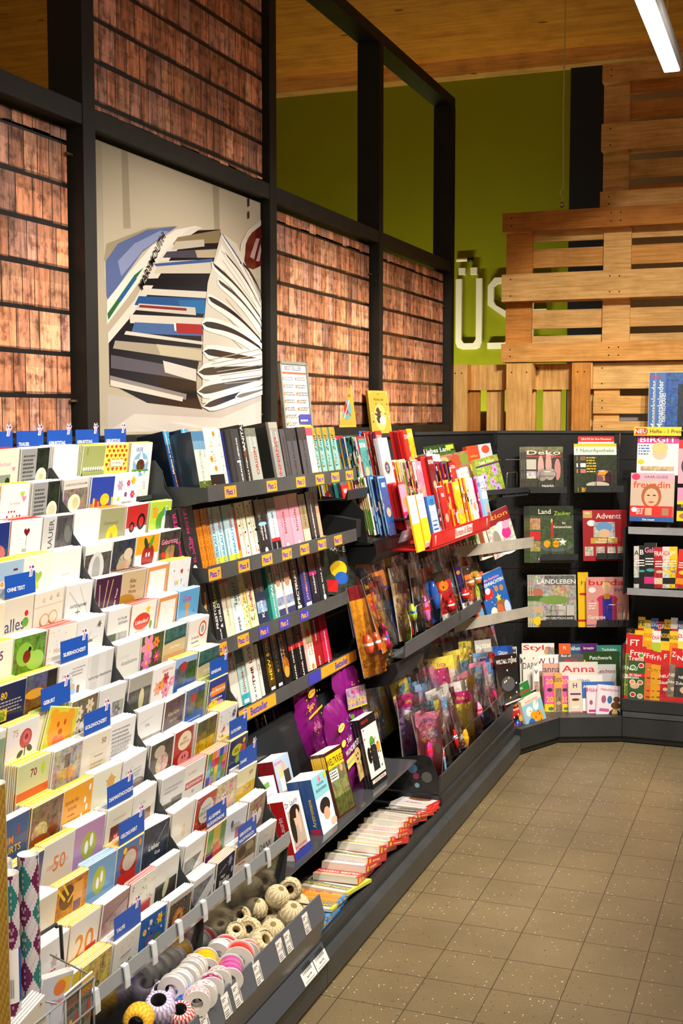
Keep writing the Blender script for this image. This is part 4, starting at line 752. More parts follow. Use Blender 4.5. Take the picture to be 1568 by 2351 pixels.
B3=[(477,497.5,.205,'#1d1d1c',V('MARBURG','w',.35,.08)+';l .5 .55 .7 .8 .2 a','black paperback with yellow figure first on the third shelf',None),
(499,522,.2,'#222224',V('DEMON','l',.74,.08,.5)+';'+V('PRESTON','w',.42,.07,.3)+';'+V('&_CHILD','w',.4,.07,.7)+';'+V('KNAUR','w',.1,.04),'thick black thriller with green lettering on the third shelf',None),
(523,543,.195,'#d8cdb8','r 0 .9 1 1 r;r 0 .6 1 .9 #b8a07c;'+V('DEUTSCHLAND_HAT','k',.7,.05)+';'+V('RÜCKEN','t',.3,.04),'tan and white paperback with a red top on the third shelf',None),
(543.5,565,.195,'#cfe0dc','r 0 .6 1 1 #8a9a94;'+V('NIGHT','k',.68,.09)+';'+V('SHIFTED','R',.66,.05,.8)+';'+V('PIPER','k',.16,.07)+';'+V('CARA','G',.45,.04,.3),'pale green grey paperback on the third shelf',None),
(565.5,577,.19,'#e4dcae','d 30 .09 lyny;'+V('Winter_','o',.6,.06),'cream flowered paperback on the third shelf, left one of two',None),
(579,596,.192,'#e8e0b0','r 0 .7 1 1 #8a7038P;d 24 .08 lynm;'+V('Lindley','m',.5,.1),'cream flowered paperback on the third shelf, right one of two',None),
(598,618,.195,'#2c3350','r 0 .55 1 1 #3a3a3e;r 0 .2 1 .4 #8fa8c8P;'+V('JEFFREY','#8a7a6a',.75,.06,.35)+';'+V('ARCHER','#8a7a6a',.72,.06,.7)+';'+V('KAIN','w',.26,.09),'dark navy paperback with white lettering on the third shelf',None),
(619,628,.17,'#5a3a28','','brown paperback sunk low between two novels on the third shelf',None),
(628.5,643,.2,'#3f9c92','r 0 .72 1 1 #2c5a50;'+V('PALAIS','w',.62,.09)+';'+V('HEYNE','w',.1,.04)+';'+V('TERESA_SIMON','w',.36,.04),'teal green paperback on the third shelf',None)]+[
(a,b_,.2,'#f0eae6','r 0 .6 1 1 #5a4438P;r 0 .2 1 .35 #8f98b8P;'+V('REDWOOD','c',.85,.07,.3)+';'+V('Love','c',.86,.06,.7)+';e .5 .64 .35 .35 #c89a78;r 0 .02 1 .14 #3a3f68','brown and white paperback with a round sticker, %s one of two'%n,None) for a,b_,n in ((643.5,659,'left'),(662.5,681,'right'))]+[
(682.5,697,.2,'#1b1a1c',V('ETHAN_CROSS','#c8b8a0',.75,.07)+';'+V('SPECTRUM','w',.38,.1)+';r .2 .03 .8 .08 w','black thriller with large white title on the third shelf',None),
(701,721,.2,'#3b3a7c','r 0 .65 1 1 #2a2440;'+V('MEIN','w',.7,.06)+';'+V('PERFEKTES','o',.52,.07)+';'+V('JAHR','p',.25,.08)+';r .2 .02 .8 .08 w','dark violet paperback on the third shelf',None),
(722,737,.2,'#27222c','r 0 .55 1 .62 m;'+V('Rückkehr','w',.4,.07),'dark paperback with thin pink band on the third shelf',None),
(739,756,.205,'#262829','e .5 .86 .2 .2 #b89a88;'+V('WER_WAR_ALICE','w',.45,.06)+';e .5 .06 .15 .15 w','black paperback with a small face, last on the third shelf',None)]
B4=[(515,522,.2,'y','e .5 .8 .3 .3 k','yellow paperback at the left end of the fourth shelf',None),
(524,536,.2,'#1d1c1a','','black paperback second on the fourth shelf',None),
(538,558,.198,'#d6cfc6','h .5 .92 .3 r;'+V('Vergiss','R',.78,.06,.3)+';'+V('mein_nicht','R',.76,.05,.7)+';'+V('DIANA','G',.1,.04),'white paperback with a small red heart on the fourth shelf',None),
(559,577,.2,'#a9c9c6','r 0 .7 1 1 #3c6468;r 0 0 1 .18 #2f9cb0;'+V('Die_Farbe_des','#a05a3a',.65,.05)+';'+V('Glücks','#a04a4a',.38,.09)+';r .2 .03 .8 .09 w','teal faded paperback on the fourth shelf',None),
(579,602,.208,'#e6e2da',V('THE_LOST','R',.62,.11)+';'+V('JACK_KETCHUM','k',.22,.06)+';r .3 .92 .7 .96 k','thick white paperback with dark red title on the fourth shelf',None),
(603,610,.18,'#ddd8ce',V('HEYNE','G',.5,.05),'thin white paperback beside the thick white one',None),
(612,620,.185,'#17181a','','black paperback pushed back on the fourth shelf',None),
(621,637,.2,'#2a2012','r 0 .1 1 .5 #5a3f10P;'+V('NEW_SOL','y',.55,.11)+';'+V('Margaret_Fortune','t',.85,.035)+';r .2 .03 .8 .08 w','dark gold paperback with yellow title on the fourth shelf',None),
(638.5,653,.2,'#1b1b1a',V('BRANDON','y',.86,.05)+';'+V('STATUS','#4a4a3a',.6,.1)+';r .2 .03 .8 .08 w;'+V('Q','y',.3,.05),'black paperback with yellow top lettering on the fourth shelf',None),
(654.5,672,.2,'#1a1718',V('QUANTUM','o',.55,.09)+';'+V('DAVID_WALTON','w',.62,.04,.2)+';e .5 .3 .4 .5 #b86a1aP;e .5 .2 .3 .3 #e09a3a','black paperback with an orange glow on the fourth shelf',None),
(674,688.5,.2,'#191617','r 0 .52 1 .6 r;'+V('AM_UFER','r',.8,.09)+';'+V('RAFAEL_CHIRBES','w',.28,.055),'black paperback with a red band, left one of two',None),
(690,706.5,.2,'#191617','r 0 .52 1 .6 r;'+V('AM_UFER','r',.8,.09)+';'+V('RAFAEL_CHIRBES','w',.28,.055),'black paperback with a red band, right one of two',None),
(707.5,713.5,.2,'#e8b0a8','','thin pink paperback on the fourth shelf',None),
(714,727,.2,'#ece6d6','r 0 .5 1 1 #a8a070;e .5 .7 .3 .3 r;'+V('ALTES','r',.4,.06,.3)+';'+V('LAND','r',.4,.06,.7)+';e .5 .06 .2 .2 o','cream and olive paperback with red berry on the fourth shelf',None),
(728.5,744,.205,'#a3201f','r 0 .62 1 1 #6f1716;'+V('Vollendung','w',.66,.06)+';'+V('PIPER','w',.1,.05),'dark red paperback on the fourth shelf',None),
(747,763,.21,'#cc2447','r 0 .75 1 1 #a81f3c;'+V('DAS_MÄDCHEN','R',.82,.05)+';'+V('Männerversteher','w',.28,.06),'crimson paperback last on the fourth shelf',None)]
for i,rowb in enumerate((B1,B2,B3,B4)):
    zt=SHZ[i]; XB=-1.705; zb=zt-.018
    for j,(a,c,h,col,ops,lab,left) in enumerate(rowb):
        x=XB+random.uniform(-.004,.006); lean=10.5; roll=0; z=zb-.006
        if i==0 and j in(0,1): x=-1.775 if j==0 else -1.745; lean=13
        if 'INFERNO' in lab: x=-1.672; lean=10; roll=-9; z=zb+.004
        if 'sunk low' in lab or 'wedged' in lab or 'page edges' in lab: x-=.03
        ya=Yat(a,x,z); yb=Yat(c,x,z); t_=max(yb-ya-.0008,.006)
        yc=(ya+yb)/2
        if 'INFERNO' in lab: yc-=.0
        book(x,yc,z,t_,h,.118,col,ops,lab if lab.count(' ')>2 else lab+' on the shelf',lean,90+random.uniform(-2.5,1.5) if j>1 or i else 93,roll,left=left[0] if left else None,group='paperbacks standing on the bookshelves')
# ---- low shelf with stacked novels facing out
q=bmk(); q.prof([(-1.866,.29),(-1.40,.315),(-1.395,.322),(-1.40,.328),(-1.866,.302)],3.27,4.575,'#3a3d40','gloss'); q.build('low_shelf',BE)
q=bmk(); q.prof([(-1.866,.145),(-1.62,.145),(-1.62,.30),(-1.866,.30)],3.27,4.575,'#141517','gloss'); q.build('inner_panel',BE)
q=bmk(); q.prof([(-1.80,.303),(-1.62,.316),(-1.70,.62),(-1.72,.62),(-1.64,.33),(-1.80,.318)],3.4,4.57,'#23292b','gloss'); q.build('back_rest',BE)
def facing(name,x,y,z,w,h,t,n,cover,spine,spops,label,lean=16,yaw=90,roll=0,cat='book',group=None,pages='#efece4',step=None,copylab=None):
    """booklets stood facing out; n of them one behind the other, spine on the left"""
    b=MB(); ct=.0008; b.box(-w/2,0,0,w/2,ct,h,spine,'print'); b.box(-w/2,ct,0,-w/2+ct,t,h,spine,'print'); b.box(-w/2,t-ct,0,w/2,t,h,'#cfcac0','print')
    Face(b,w,h).draw(cover)
    if spops: M0=b.M; b.M=Matrix.Rotation(R(-90),4,'Z'); Face(b,t,h,x0=-t,y=-w/2).draw(spops); b.M=M0
    ro=(R(-lean),R(roll),R(yaw)); o=b.build(name,loc=(x,y,z),rot=ro,label=label,cat=cat,group=group)
    p=MB(); p.box(-w/2+ct,ct,.0005,w/2-.001,t-ct,h-.0008,pages,'paper'); p.build('page_block',o)
    back=Euler(ro).to_matrix()@Vector((0,1,0)); side=Euler(ro).to_matrix()@Vector((1,0,0))
    for i in range(1,n):
        s_=(step or t)+.0006; lb='%s copy behind the '%ORD[i-1]+label
        lb=' '.join(lb.split()[:16])
        dup(o,Vector((x,y,z))+back*(s_*i)+side*random.uniform(-.002,.002),ro,lb,group or label+' copies')
    return o
def YX(xpx,ypx,X): p=onx(xpx,ypx,X); return p.y,p.z
y,z=YX(690,1985,-1.42)
facing('romance_paperback',-1.415,y+.02,.326,.128,.19,.045,2,'b w;r 0 0 1 .14 #2a3a9a;t .42 .9 .12 Dr._Laurin #2a3f8f;r .1 .14 .85 .8 #b9a89a;e .42 .66 .2 .22 #d9b8a0;e .5 .74 .3 .16 #2a1d18;e .25 .5 .14 .36 #2a1d18;e .62 .56 .1 .3 #e0bca4;t .45 .2 .06 Eine_schicksalhafte m;t .45 .14 .05 Begegnung R','#cf1f22','r .1 .02 .9 .12 w;'+V('Dr._Laurin','w',.5,.08),'thick red spined doctor novel with a pensive dark haired woman',14)
y,z=YX(757,1915,-1.42)
facing('romance_paperback',-1.425,y+.02,.326,.128,.186,.045,2,'b #8fd0dc;r 0 0 1 .62 #eef2f4;t .5 .84 .07 Traumhafte E;t .5 .75 .1 Arztromane E;f .5 .92 .1 p m;e .5 .44 .34 .2 #2a2220;e .52 .3 .2 .16 #dca98a;e .85 .1 .2 .1 #e8c0a8;e .88 .93 .08 .08 y','#1c4f94','r .1 .02 .9 .12 #b02a50;'+V('Arztromane','y',.4,.07),'thick blue spined doctor novel with a sleeping child',14)
y,z=YX(795,1870,-1.42)
facing('war_magazine',-1.43,y+.04,.326,.142,.225,.007,7,'b #4a1d14;r .05 .03 .95 .95 #8a8f58P;r .05 .74 .95 .95 y;t .5 .83 .15 WELTKRIEG k;e .7 .62 .16 .18 #6f6a4a;e .72 .68 .09 .09 #c8a080;r .05 .55 .5 .7 w;x .08 .57 .48 .69 3 k;r .05 .03 .95 .3 #5a5c2aP','#4a1d14','r 0 .75 1 .95 y','war magazine with a yellow title box and brown edges',15,86,cat='magazine')
y,z=YX(668,1830,-1.62)
facing('romance_paperback',-1.53,Yat(640,-1.53,.42),.345,.125,.19,.03,2,'b #dbe2ee;r .35 .86 .65 .95 n;t .5 .72 .06 Stille_Nacht r;t .5 .65 .06 zärtliche_Nacht r;r .1 .05 .9 .5 #8a8878P;e .35 .4 .1 .1 #d8b49a;e .6 .44 .1 .1 #c89a7c;r .5 .1 .75 .38 #4a4a3a;r .25 .12 .48 .36 #e0dcd0;e .7 .16 .18 .14 #e8c06a','#a01f28','','white romance paperback of a couple sitting under snow',14)
y,z=YX(700,1800,-1.62)
facing('romance_paperback',-1.565,Yat(672,-1.565,.44),.365,.128,.19,.03,2,'b #a8bcd8;r 0 0 1 .2 #3a5a8aP;t .3 .92 .06 HISTORICAL r;t .2 .86 .06 GOLD y;e .55 .82 .12 .12 #d8a888;e .35 .72 .12 .14 #e0c07a;r .5 .4 .85 .74 #3a342e;r .2 .38 .48 .66 #e6e2dc;t .55 .38 .06 Kreuzfahrt r;e .2 .3 .1 .08 y;e .6 .16 .3 .1 #3a2a20','#a01f28','','blue romance paperback of a kissing couple above a ship',14)
y,z=YX(610,1720,-1.66)
facing('novel',-1.66,y-.02,.325,.128,.24,.028,1,'b #d8cfc6;e .4 .8 .4 .28 #b8744a;e .5 .7 .2 .22 #e0b090;t .5 .4 .09 wollen k;t .5 .28 .09 wissen k;r 0 0 1 .1 r','#c8b8a8','','novel with a red haired woman on the cover under the bestseller shelf',12)
y,z=YX(652,1740,-1.70)
facing('novel',-1.69,y+.03,.325,.128,.25,.03,1,'b #1c1c1e;r 0 .4 .4 1 #8a4a2aP;e .2 .78 .2 .2 #d8a080;r 0 0 .5 .3 #3a5a8a;t .6 .34 .08 BÜCHER_DES w;t .6 .26 .08 VERLIERENS w','#1c1c1e','','black novel of an auburn haired figure beside the woman novel',12)
# flat stack of pocket novels on the base deck
rn=random.Random(5)
NT=['JOHN SINCLAIR','G.F. UNGER','LASSITER','JERRY COTTON']
# ---- shingled pile of pocket novels on the base deck
def novel(x,y,z,w,hl,t,top,title,tc,bg2,spine,label,yaw,tilt):
    b=MB(); b.box(-w/2,0,0,w/2-.0008,hl,.0008,spine,'print'); b.box(-w/2,0,t-.0008,w/2-.0008,hl,t,top,'print'); b.box(w/2-.0009,0,0,w/2,hl,t,spine,'print')
    b.M=Matrix(((-1,0,0,0),(0,0,-1,0),(0,-1,0,t),(0,0,0,1))); f=Face(b,w,hl,x0=-w/2,z0=-hl)
    f.rect(0,.62,1,.86,bg2); f.text(.5,.76,.13,title,tc,bold=.02); f.rect(.05,.62,.6,.65,'w'); f.ell(.5,.35,.3,.22,'#8a5a40P'); f.rect(0,0,.06,1,spine)
    b.M=Matrix.Rotation(R(90),4,'Z'); Face(b,hl,t,y=-w/2,x0=0).draw('r .06 .15 .16 .85 #f0c030;x .25 .2 .7 .8 1 #f0d0a0')
    o=b.build('pocket_novel',loc=(x,y,z),rot=(R(-tilt),0,R(yaw)),label=label,cat='novel',group='pocket novels in the shingled pile on the base')
    q=MB(); q.box(-w/2+.001,.0005,.0008,w/2-.001,hl-.001,t-.0008,'#d6d1c2','paper'); q.build('page_block',o)
NV=[('k','ZAMOR','w','#b01a2a','#3a8ad0',.009),('#c9a878','G.F.UNGER','k','#c9a878','#3a8ad0',.009),('#3a6ac0','LASSITER','t','#3a6ac0','#3a8ad0',.008),('#c9d0c8','JOHN SINCLAIR','y','#5a6a60','#c9d040',.008),
('#e8912a','ROMAN','r','#e8a03a','#3a8ad0',.009),('#e8912a','ROMAN','r','#e8a03a','#3a8ad0',.009),('#c9ccc0','JOHN SINCLAIR','y','#6a7468','#c9d040',.01),('#e8b090','WILDER WESTEN','w','#d0342a','r',.022),('#e8e8e4','DOPPELBAND','b','#e8d0d0','r',.024),('#e6e9e4','PERRY','y','#4a6a2a','r',.026),
('#e9edf0','BERGDOKTOR','b','y','r',.026),('#e4e2da','BERGROMAN','G','#c8c4b0','r',.018),('#e8e0da','HEIMAT','R','#d8c0b0','r',.018),('#e8d8d8','LIEBE','m','#d8b0b8','r',.018),('#e6dccc','ARZT','b','#cfc4b4','r',.018),('#e0dcd0','FÜRSTEN','P','#cfc4b4','r',.022),
('#e6e2d8','SCHICKSAL','R','#cfc4b4','r',.022),('k','KRIMI','w','k','r',.012),('k','MYSTERY','w','k','r',.012),('#d8d8d8','ROMANZE','m','#cfcfcf','r',.008),('#d8d8d8','LIEBELEI','m','#cfcfcf','r',.008),('#cfcfcf','NACHT','b','#bfbfbf','r',.008),('#d8d8d8','GEHEIM','m','#cfcfcf','r',.008),('k','DUNKEL','w','k','r',.01),('#e0d8d8','ROT','r','#cfcfcf','r',.01),('#e0d8d8','HERZ','r','#cfcfcf','r',.01)]
rn=random.Random(5); y=3.285; z=.147
ny=[3.285,3.325,3.36,3.40,3.46,3.49,3.545,3.63,3.70,3.745,3.86,3.945,3.985,4.03,4.08,4.14,4.20,4.27,4.29,4.315,4.335,4.355,4.375,4.40,4.425,4.445]
zz=.147
for i,(tp,ti,tc,b2,sp,t_) in enumerate(NV):
    y=ny[i]; wl=.20 if i>6 else .235; hz=min(.05,sum(v[5] for v in NV[max(0,i-3):i]) if i else 0); tl=math.degrees(math.asin(hz/.2))*.93
    if i in(8,9): zz+=.0
    hl=.2
    novel(-1.382+rn.uniform(-.008,.008) if i>6 else -1.402,y,zz+.002+hz,.155 if i>6 else .19,hl,t_,tp,ti,tc,b2,sp,'%s in the lying pile, %s'%({0:'dark pocket novel with a blue corner',1:'tan western novel',2:'blue western novel',3:'grey ghost hunter novel',4:'orange pocket novel',5:'orange pocket novel lying second',6:'grey ghost hunter novel farther back'}.get(i,('thick' if t_>.02 else 'thin')+' red spined pocket novel'),('%s from the near end'%(ORD[i] if i<13 else ['fourteenth','fifteenth','sixteenth','seventeenth','eighteenth','nineteenth','twentieth','twenty-first','twenty-second','twenty-third','twenty-fourth','twenty-fifth','twenty-sixth'][i-13]))),rn.uniform(-4,4),tl)
# ---- black wrapped magazines, purple foil bags and the ninja book on the low shelf
def crump(w,h,n=8,d=.012,sd=0,bulge=.0):
    r_=random.Random(sd); J={}
    def f(u,v):
        k=(round(u*n),round(v*n)); 
        if k not in J: J[k]=(r_.uniform(-1,1)*d,r_.uniform(-.4,.4)*d,r_.uniform(-.4,.4)*d)
        a,b_,c=J[k]; return (-w/2+u*w+b_,a-bulge*math.sin(math.pi*u)*math.sin(math.pi*v),v*h+c)
    return f
def bagged(x,y,z,w,h,t,cover,label,lean=14,yaw=90,roll=0,toy=None,sd=0,group=None,ext=.05,thing='bagged_comic'):
    b=MB(); b.box(-w/2,0,0,w/2,t,h,'#d8d4cc','print'); Face(b,w,h).draw(cover)
    o=b.build(thing,loc=(x,y,z),rot=(R(-lean),R(roll),R(yaw)),label=label,cat='comic',group=group)
    if toy:
        c1,c2,tx,tz,rx,rz=toy; q=MB()
        q.lathe([(0,-rz),(rx*.7,-rz*.85),(rx,-rz*.2),(rx*.9,rz*.4),(rx*.45,rz*.9),(0,rz)],c1,'gloss',12); q.lathe([(rx*1.02,-rz*.15),(rx*1.04,rz*.05),(rx*1.0,rz*.1)],c2,'gloss',12)
        q.build('toy',o,loc=(tx*w,-max(rx*.55,.006),tz*h))
    q=MB(); f=crump(w*1.08,h+ext,7,.007,sd,.012); q.grid(lambda u,v:(f(u,v)[0],f(u,v)[1]-.009,f(u,v)[2]-.003),7,7,'w','film'); q.build('plastic_bag',o); return o
for i in range(11):
    x=-1.66+.0*i; yy=3.80+.034*i
    b=MB(); b.box(-.003,0,0,.003,.2,.30,['#14161f','#1b2348','#24347a'][i%3] if i<8 else '#3a4ca8','gloss'); Face(b,.006,.30).draw('r 0 .55 1 .75 #3f66d8' if i%2 else 'r 0 0 1 .1 l')
    b.M=Matrix.Rotation(R(90),4,'Z'); Face(b,.2,.30,x0=0,y=-.003).draw('b #1a2040P;r .1 .8 .9 .95 #3a4a9aP'); b.M=I4
    o=b.build('wrapped_magazine',loc=(x,yy,.34),rot=(R(-13),R(-3),R(100+rn.uniform(-4,4))),label='dark blue magazine in clear wrap left of the purple bags, '+'%s of eleven'%ORD[i],cat='magazine',group='dark wrapped magazines')
    q=MB(); g=crump(.02,.325,4,.004,i); q.grid(lambda u,v:(g(u,v)[0],g(u,v)[1]-.004,g(u,v)[2]),4,6,'w','film'); q.build('plastic_bag',o)
def foilbag(x,y,z,w,h,ops,label,lean,yaw,roll,sd):
    b=MB(); rr=random.Random(sd); n=16; J={}
    def f(u,v,s=1):
        k=(round(u*n),round(v*n)); e=min(u,1-u,v,1-v)
        if k not in J: J[k]=rr.uniform(-1,1)*.012
        return ((-.5+u)*w*(1-.08*(v>.85)*(v-.85)/.15),-s*(.028*min(1,e*5))+J[k]*.6,v*h)
    b.grid(lambda u,v:f(u,v,1),n,n,'#8c1c80','foil'); b.grid(lambda u,v:(f(u,v,-1)[0],f(u,v,-1)[1],f(u,v,-1)[2]),n,n,'#8c1c80','foil')
    Face(b,w*.86,h*.8,y=-.040,z0=h*.08,mat='print').draw(ops)
    o=b.build('foil_surprise_bag',loc=(x,y,z),rot=(R(-lean),R(roll),R(yaw)),label=label,cat='toy bag',group='purple foil surprise bags')
    
foilbag(-1.66,4.17,.37,.23,.36,'d 26 .02 yyo;t .3 .78 .13 Spar- y;r .05 .66 .9 .69 y;e .45 .93 .22 .07 y;t .45 .93 .05 MEGA_Pack R;t .4 .5 .1 MEGA p','purple foil bag reading Spar at the back on the left',10,95,-4,1)
foilbag(-1.60,4.42,.35,.22,.36,'d 26 .02 yol;r .05 .62 .95 .88 #b9a0b8P;t .5 .82 .1 MEGA m;t .5 .7 .13 Spar-Pack y;r .05 .6 .95 .62 y;e .2 .5 .1 .05 n','purple foil bag reading Spar Pack at the back on the right',10,84,4,2)
foilbag(-1.50,4.09,.325,.2,.35,'d 14 .025 ysb;e .2 .84 .2 .08 Y;t .2 .84 .04 tolles_Extra b;e .15 .64 .13 .07 Y;t .5 .62 .1 Tot? w;t .62 .5 .1 WUNDERTÜTE w;r .1 .3 .6 .42 Y;t .35 .36 .05 TIERISCHE_EXTRAS b;e .75 .34 .2 .17 #d8b478;e .68 .36 .03 .03 k;e .8 .36 .03 .03 k;e .74 .3 .04 .03 k;r .6 .02 .9 .25 #d8b478P','big purple foil surprise bag with a puppy in front',10,92,-6,3)
facing('hardcover_book',-1.43,4.23,.33,.15,.255,.012,3,'b #eceae4;r 0 .86 1 1 k;t .3 .93 .06 NINJA_GO r;r 0 0 1 .13 k;r .04 .05 .96 .1 #e8d8c8;t .5 .075 .04 DAS_BUCH_ZUM_FILM k;e .5 .6 .16 .16 n;r .3 .2 .7 .55 #23282a;r .38 .55 .62 .6 k;e .46 .58 .03 .02 w;e .56 .58 .03 .02 w;e .2 .45 .12 .2 k;e .82 .5 .12 .14 a;d 16 .03 kGao','k','','white film book with a green hooded fighter',13,88,0,'book')
# ---- trays of thin magazines
def srow(name,X,z,h,x0,x1,pal,tmin,tmax,lab,group,W=.085,lean=12,roll=0,bands=True,stripe=None,cover=None):
    """booklets stood one behind the other facing the aisle; x0..x1 is the span of their spines, X the face of the front one"""
    rr=random.Random(int(x0*7+x1)); Y0=Yat(x1,X,z+h*.4); a,b_=X-.4,X
    for _ in range(30):
        m_=(a+b_)/2
        if px((m_,Y0,z+h*.4))[0]<x0: a=m_
        else: b_=m_
    XL=a; L_=[]; x=X
    while x>XL: t_=rr.uniform(tmin,tmax)*1.05; L_.append((x,t_)); x-=t_+.0008
    n=len(L_)
    for k,(x,t_) in enumerate(reversed(L_)):
        c=pal[k%len(pal)] if stripe else rr.choice(pal); b=MB()
        b.box(-W/2,0,0,W/2,t_,h,c,'print',['w','w',c,'w',c,'w']); b.M=Matrix.Rotation(R(-90),4,'Z'); f=Face(b,t_,h,x0=-t_,y=-W/2)
        if bands:
            for _ in range(rr.randint(1,3)): q0=rr.uniform(0,.85); f.rect(0,q0,1,q0+rr.uniform(.03,.22),rr.choice(pal))
            f.text(.5,rr.uniform(.4,.7),.035,rr.choice(['SUDOKU','RÄTSEL','KREUZWORT','LOGIK','EXTRA','MIX','ROMAN','PREIS']),'w' if rr.random()<.6 else 'k',90,bold=.02)
        if stripe: f.rect(0,.45,1,.9,pal[0]); f.rect(0,.1,1,.45,pal[1])
        b.M=I4
        if k==n-1: Face(b,W,h).draw(cover or 'b %sP;r 0 .78 1 1 %s;t .5 .88 .12 %s w;e .5 .4 .3 .24 #c8a080'%(c,c,rr.choice(['MIX','EXTRA','STAR'])))
        pos='%s from the left'%ORD[k] if k<13 else ('%s from the right'%ORD[n-1-k] if n-1-k<13 else 'amid the row, spine %s past the thirteenth'%ORD[k-13])
        b.build(name,loc=(x,Y0+W/2+rr.uniform(-.004,.004),z+rr.uniform(-.01,.006)),rot=(R(-lean),R(roll),R(90+rr.uniform(-1.5,1.5))),label='%s, %s'%(lab,pos),cat='magazine',group=group)
PUZ=['r','y','w','b','Y','o','R','w','g','e','r','B','#e8e0a8']
srow('puzzle_magazine',-1.70,1.365,.235,786,846,['y','w','Y','b','e','r','k'],.003,.006,'yellow and white thin magazine in the top tray',  'thin magazines in the top tray, left end')
srow('puzzle_magazine',-1.68,1.385,.235,846,884,['B','w','r','O','b','P','R'],.003,.006,'blue, red and white magazine in the top tray','thin magazines in the top tray, middle')
facing('puzzle_magazine',-1.67,Yat(898,-1.67,1.45),1.39,.13,.205,.006,3,'b #e9e2ea;t .5 .85 .1 Rabe p;e .45 .35 .3 .24 #c89a3a;e .45 .35 .24 .19 #1f3a8a;t .45 .35 .16 25 y','#d8d0d8','','pale magazine with gold 25 seal in the top tray',12,90)
srow('puzzle_magazine',-1.68,1.385,.235,916,947,['r','R','r','#d83030'],.005,.008,'red magazine in the top tray','red magazines in the top tray',bands=False)
srow('puzzle_magazine',-1.68,1.385,.24,948,956,['w','e','g','y'],.003,.005,'pale magazine at the far end of the top tray','pale magazines in the top tray')
srow('comic_magazine',-1.72,1.20,.215,752,806,['w','r','k','y','b','G','e'],.004,.007,'dark comic magazine right of the second bookshelf','comics right of the second bookshelf')
srow('puzzle_magazine',-1.70,1.185,.245,818,838,['m','B','e','y'],.004,.007,'magazine at the left end of the sudoku tray','magazines in the sudoku tray, left')
srow('puzzle_magazine',-1.66,1.185,.245,838,862,['#e8c890','n','R','N','w'],.003,.0055,'green striped magazine in the sudoku tray','green striped magazines',stripe=True)
srow('puzzle_magazine',-1.60,1.19,.245,862,896,['b','s','#1f4f9a','w','B','s'],.003,.0055,'blue and white magazine in the sudoku tray','blue magazines in the sudoku tray')
srow('puzzle_magazine',-1.58,1.20,.2,903,935,['r','#c81f2a'],.008,.011,'glossy red novel in the sudoku tray','red novels in the sudoku tray',bands=False)
facing('puzzle_magazine',-1.575,Yat(942,-1.575,1.2),1.195,.09,.2,.006,1,'b p;e .5 .6 .3 .25 #c08a70;r 0 .3 1 .4 m','r','','pink covered novel at the right end of the red ones',12,90)
srow('puzzle_magazine',-1.66,1.27,.225,862,912,['w','r','b','w','y','R','k'],.004,.007,'white and red puzzle magazine behind the red novels','white puzzle magazines behind the red novels')
srow('puzzle_magazine',-1.56,1.265,.225,908,975,['w','Y','#e8d8a8','k','w','p','r','n'],.003,.005,'cream and yellow booklet in the middle tray','cream booklets in the middle tray')
srow('puzzle_magazine',-1.56,1.28,.225,975,1002,['r','#d83030','R','r'],.006,.009,'red booklet in the middle tray','red booklets in the middle tray',bands=False)
srow('puzzle_magazine',-1.54,1.275,.19,1004,1050,['G','k','r','w','P','y','r'],.004,.006,'small booklet at the far end of the middle tray','small booklets in the middle tray')
facing('puzzle_magazine',-1.43,Yat(968,-1.43,1.15),1.14,.10,.23,.008,1,'b w;r 0 0 1 .5 y;t .5 .86 .08 TOP r','y','','white and yellow puzzle book at the left end of the red shelf',12,90)
facing('puzzle_magazine',-1.45,Yat(986,-1.45,1.15),1.14,.10,.225,.008,2,'b w;r 0 .1 1 .55 y;t .5 .86 .08 TOP r','y','','white and yellow puzzle book second on the red shelf',12,90)
facing('puzzle_magazine',-1.44,Yat(1008,-1.44,1.16),1.15,.10,.2,.006,3,'b #2f86c8;r .08 .05 .92 .8 w;t .5 .85 .2 150 B;t .5 .62 .12 SUDOKU b;x .15 .15 .85 .5 4 b;r .3 .05 .7 .14 y','b','','blue and white puzzle book reading 150 on the red shelf',12,88)
srow('puzzle_magazine',-1.445,1.16,.215,1020,1030,['w','r'],.004,.006,'white edged booklet on the red shelf','booklets beside the blue puzzle book')
srow('puzzle_magazine',-1.44,1.165,.225,1030,1062,['r','#d82a2a','w','r','y'],.005,.008,'red booklet on the shelf with the red strip','red booklets above the red strip')
srow('puzzle_magazine',-1.435,1.17,.225,1066,1094,['y','w','Y','k','y','r'],.004,.006,'yellow booklet on the shelf with the red strip','yellow booklets above the red strip')
srow('puzzle_magazine',-1.43,1.175,.215,1097,1114,['p','m','w','B'],.004,.006,'pink booklet on the shelf with the red strip','pink booklets above the red strip')
facing('puzzle_magazine',-1.42,Yat(1124,-1.42,1.18),1.17,.095,.225,.006,3,'b #8ec3e6;r 0 .5 1 1 w;t .45 .84 .13 RÄTSEL b;t .5 .7 .12 GITTER k;e .65 .3 .25 .22 #d9a888;r .4 0 .9 .2 #a86a4a','s','','puzzle magazine with a blond woman at the right end',12,88)
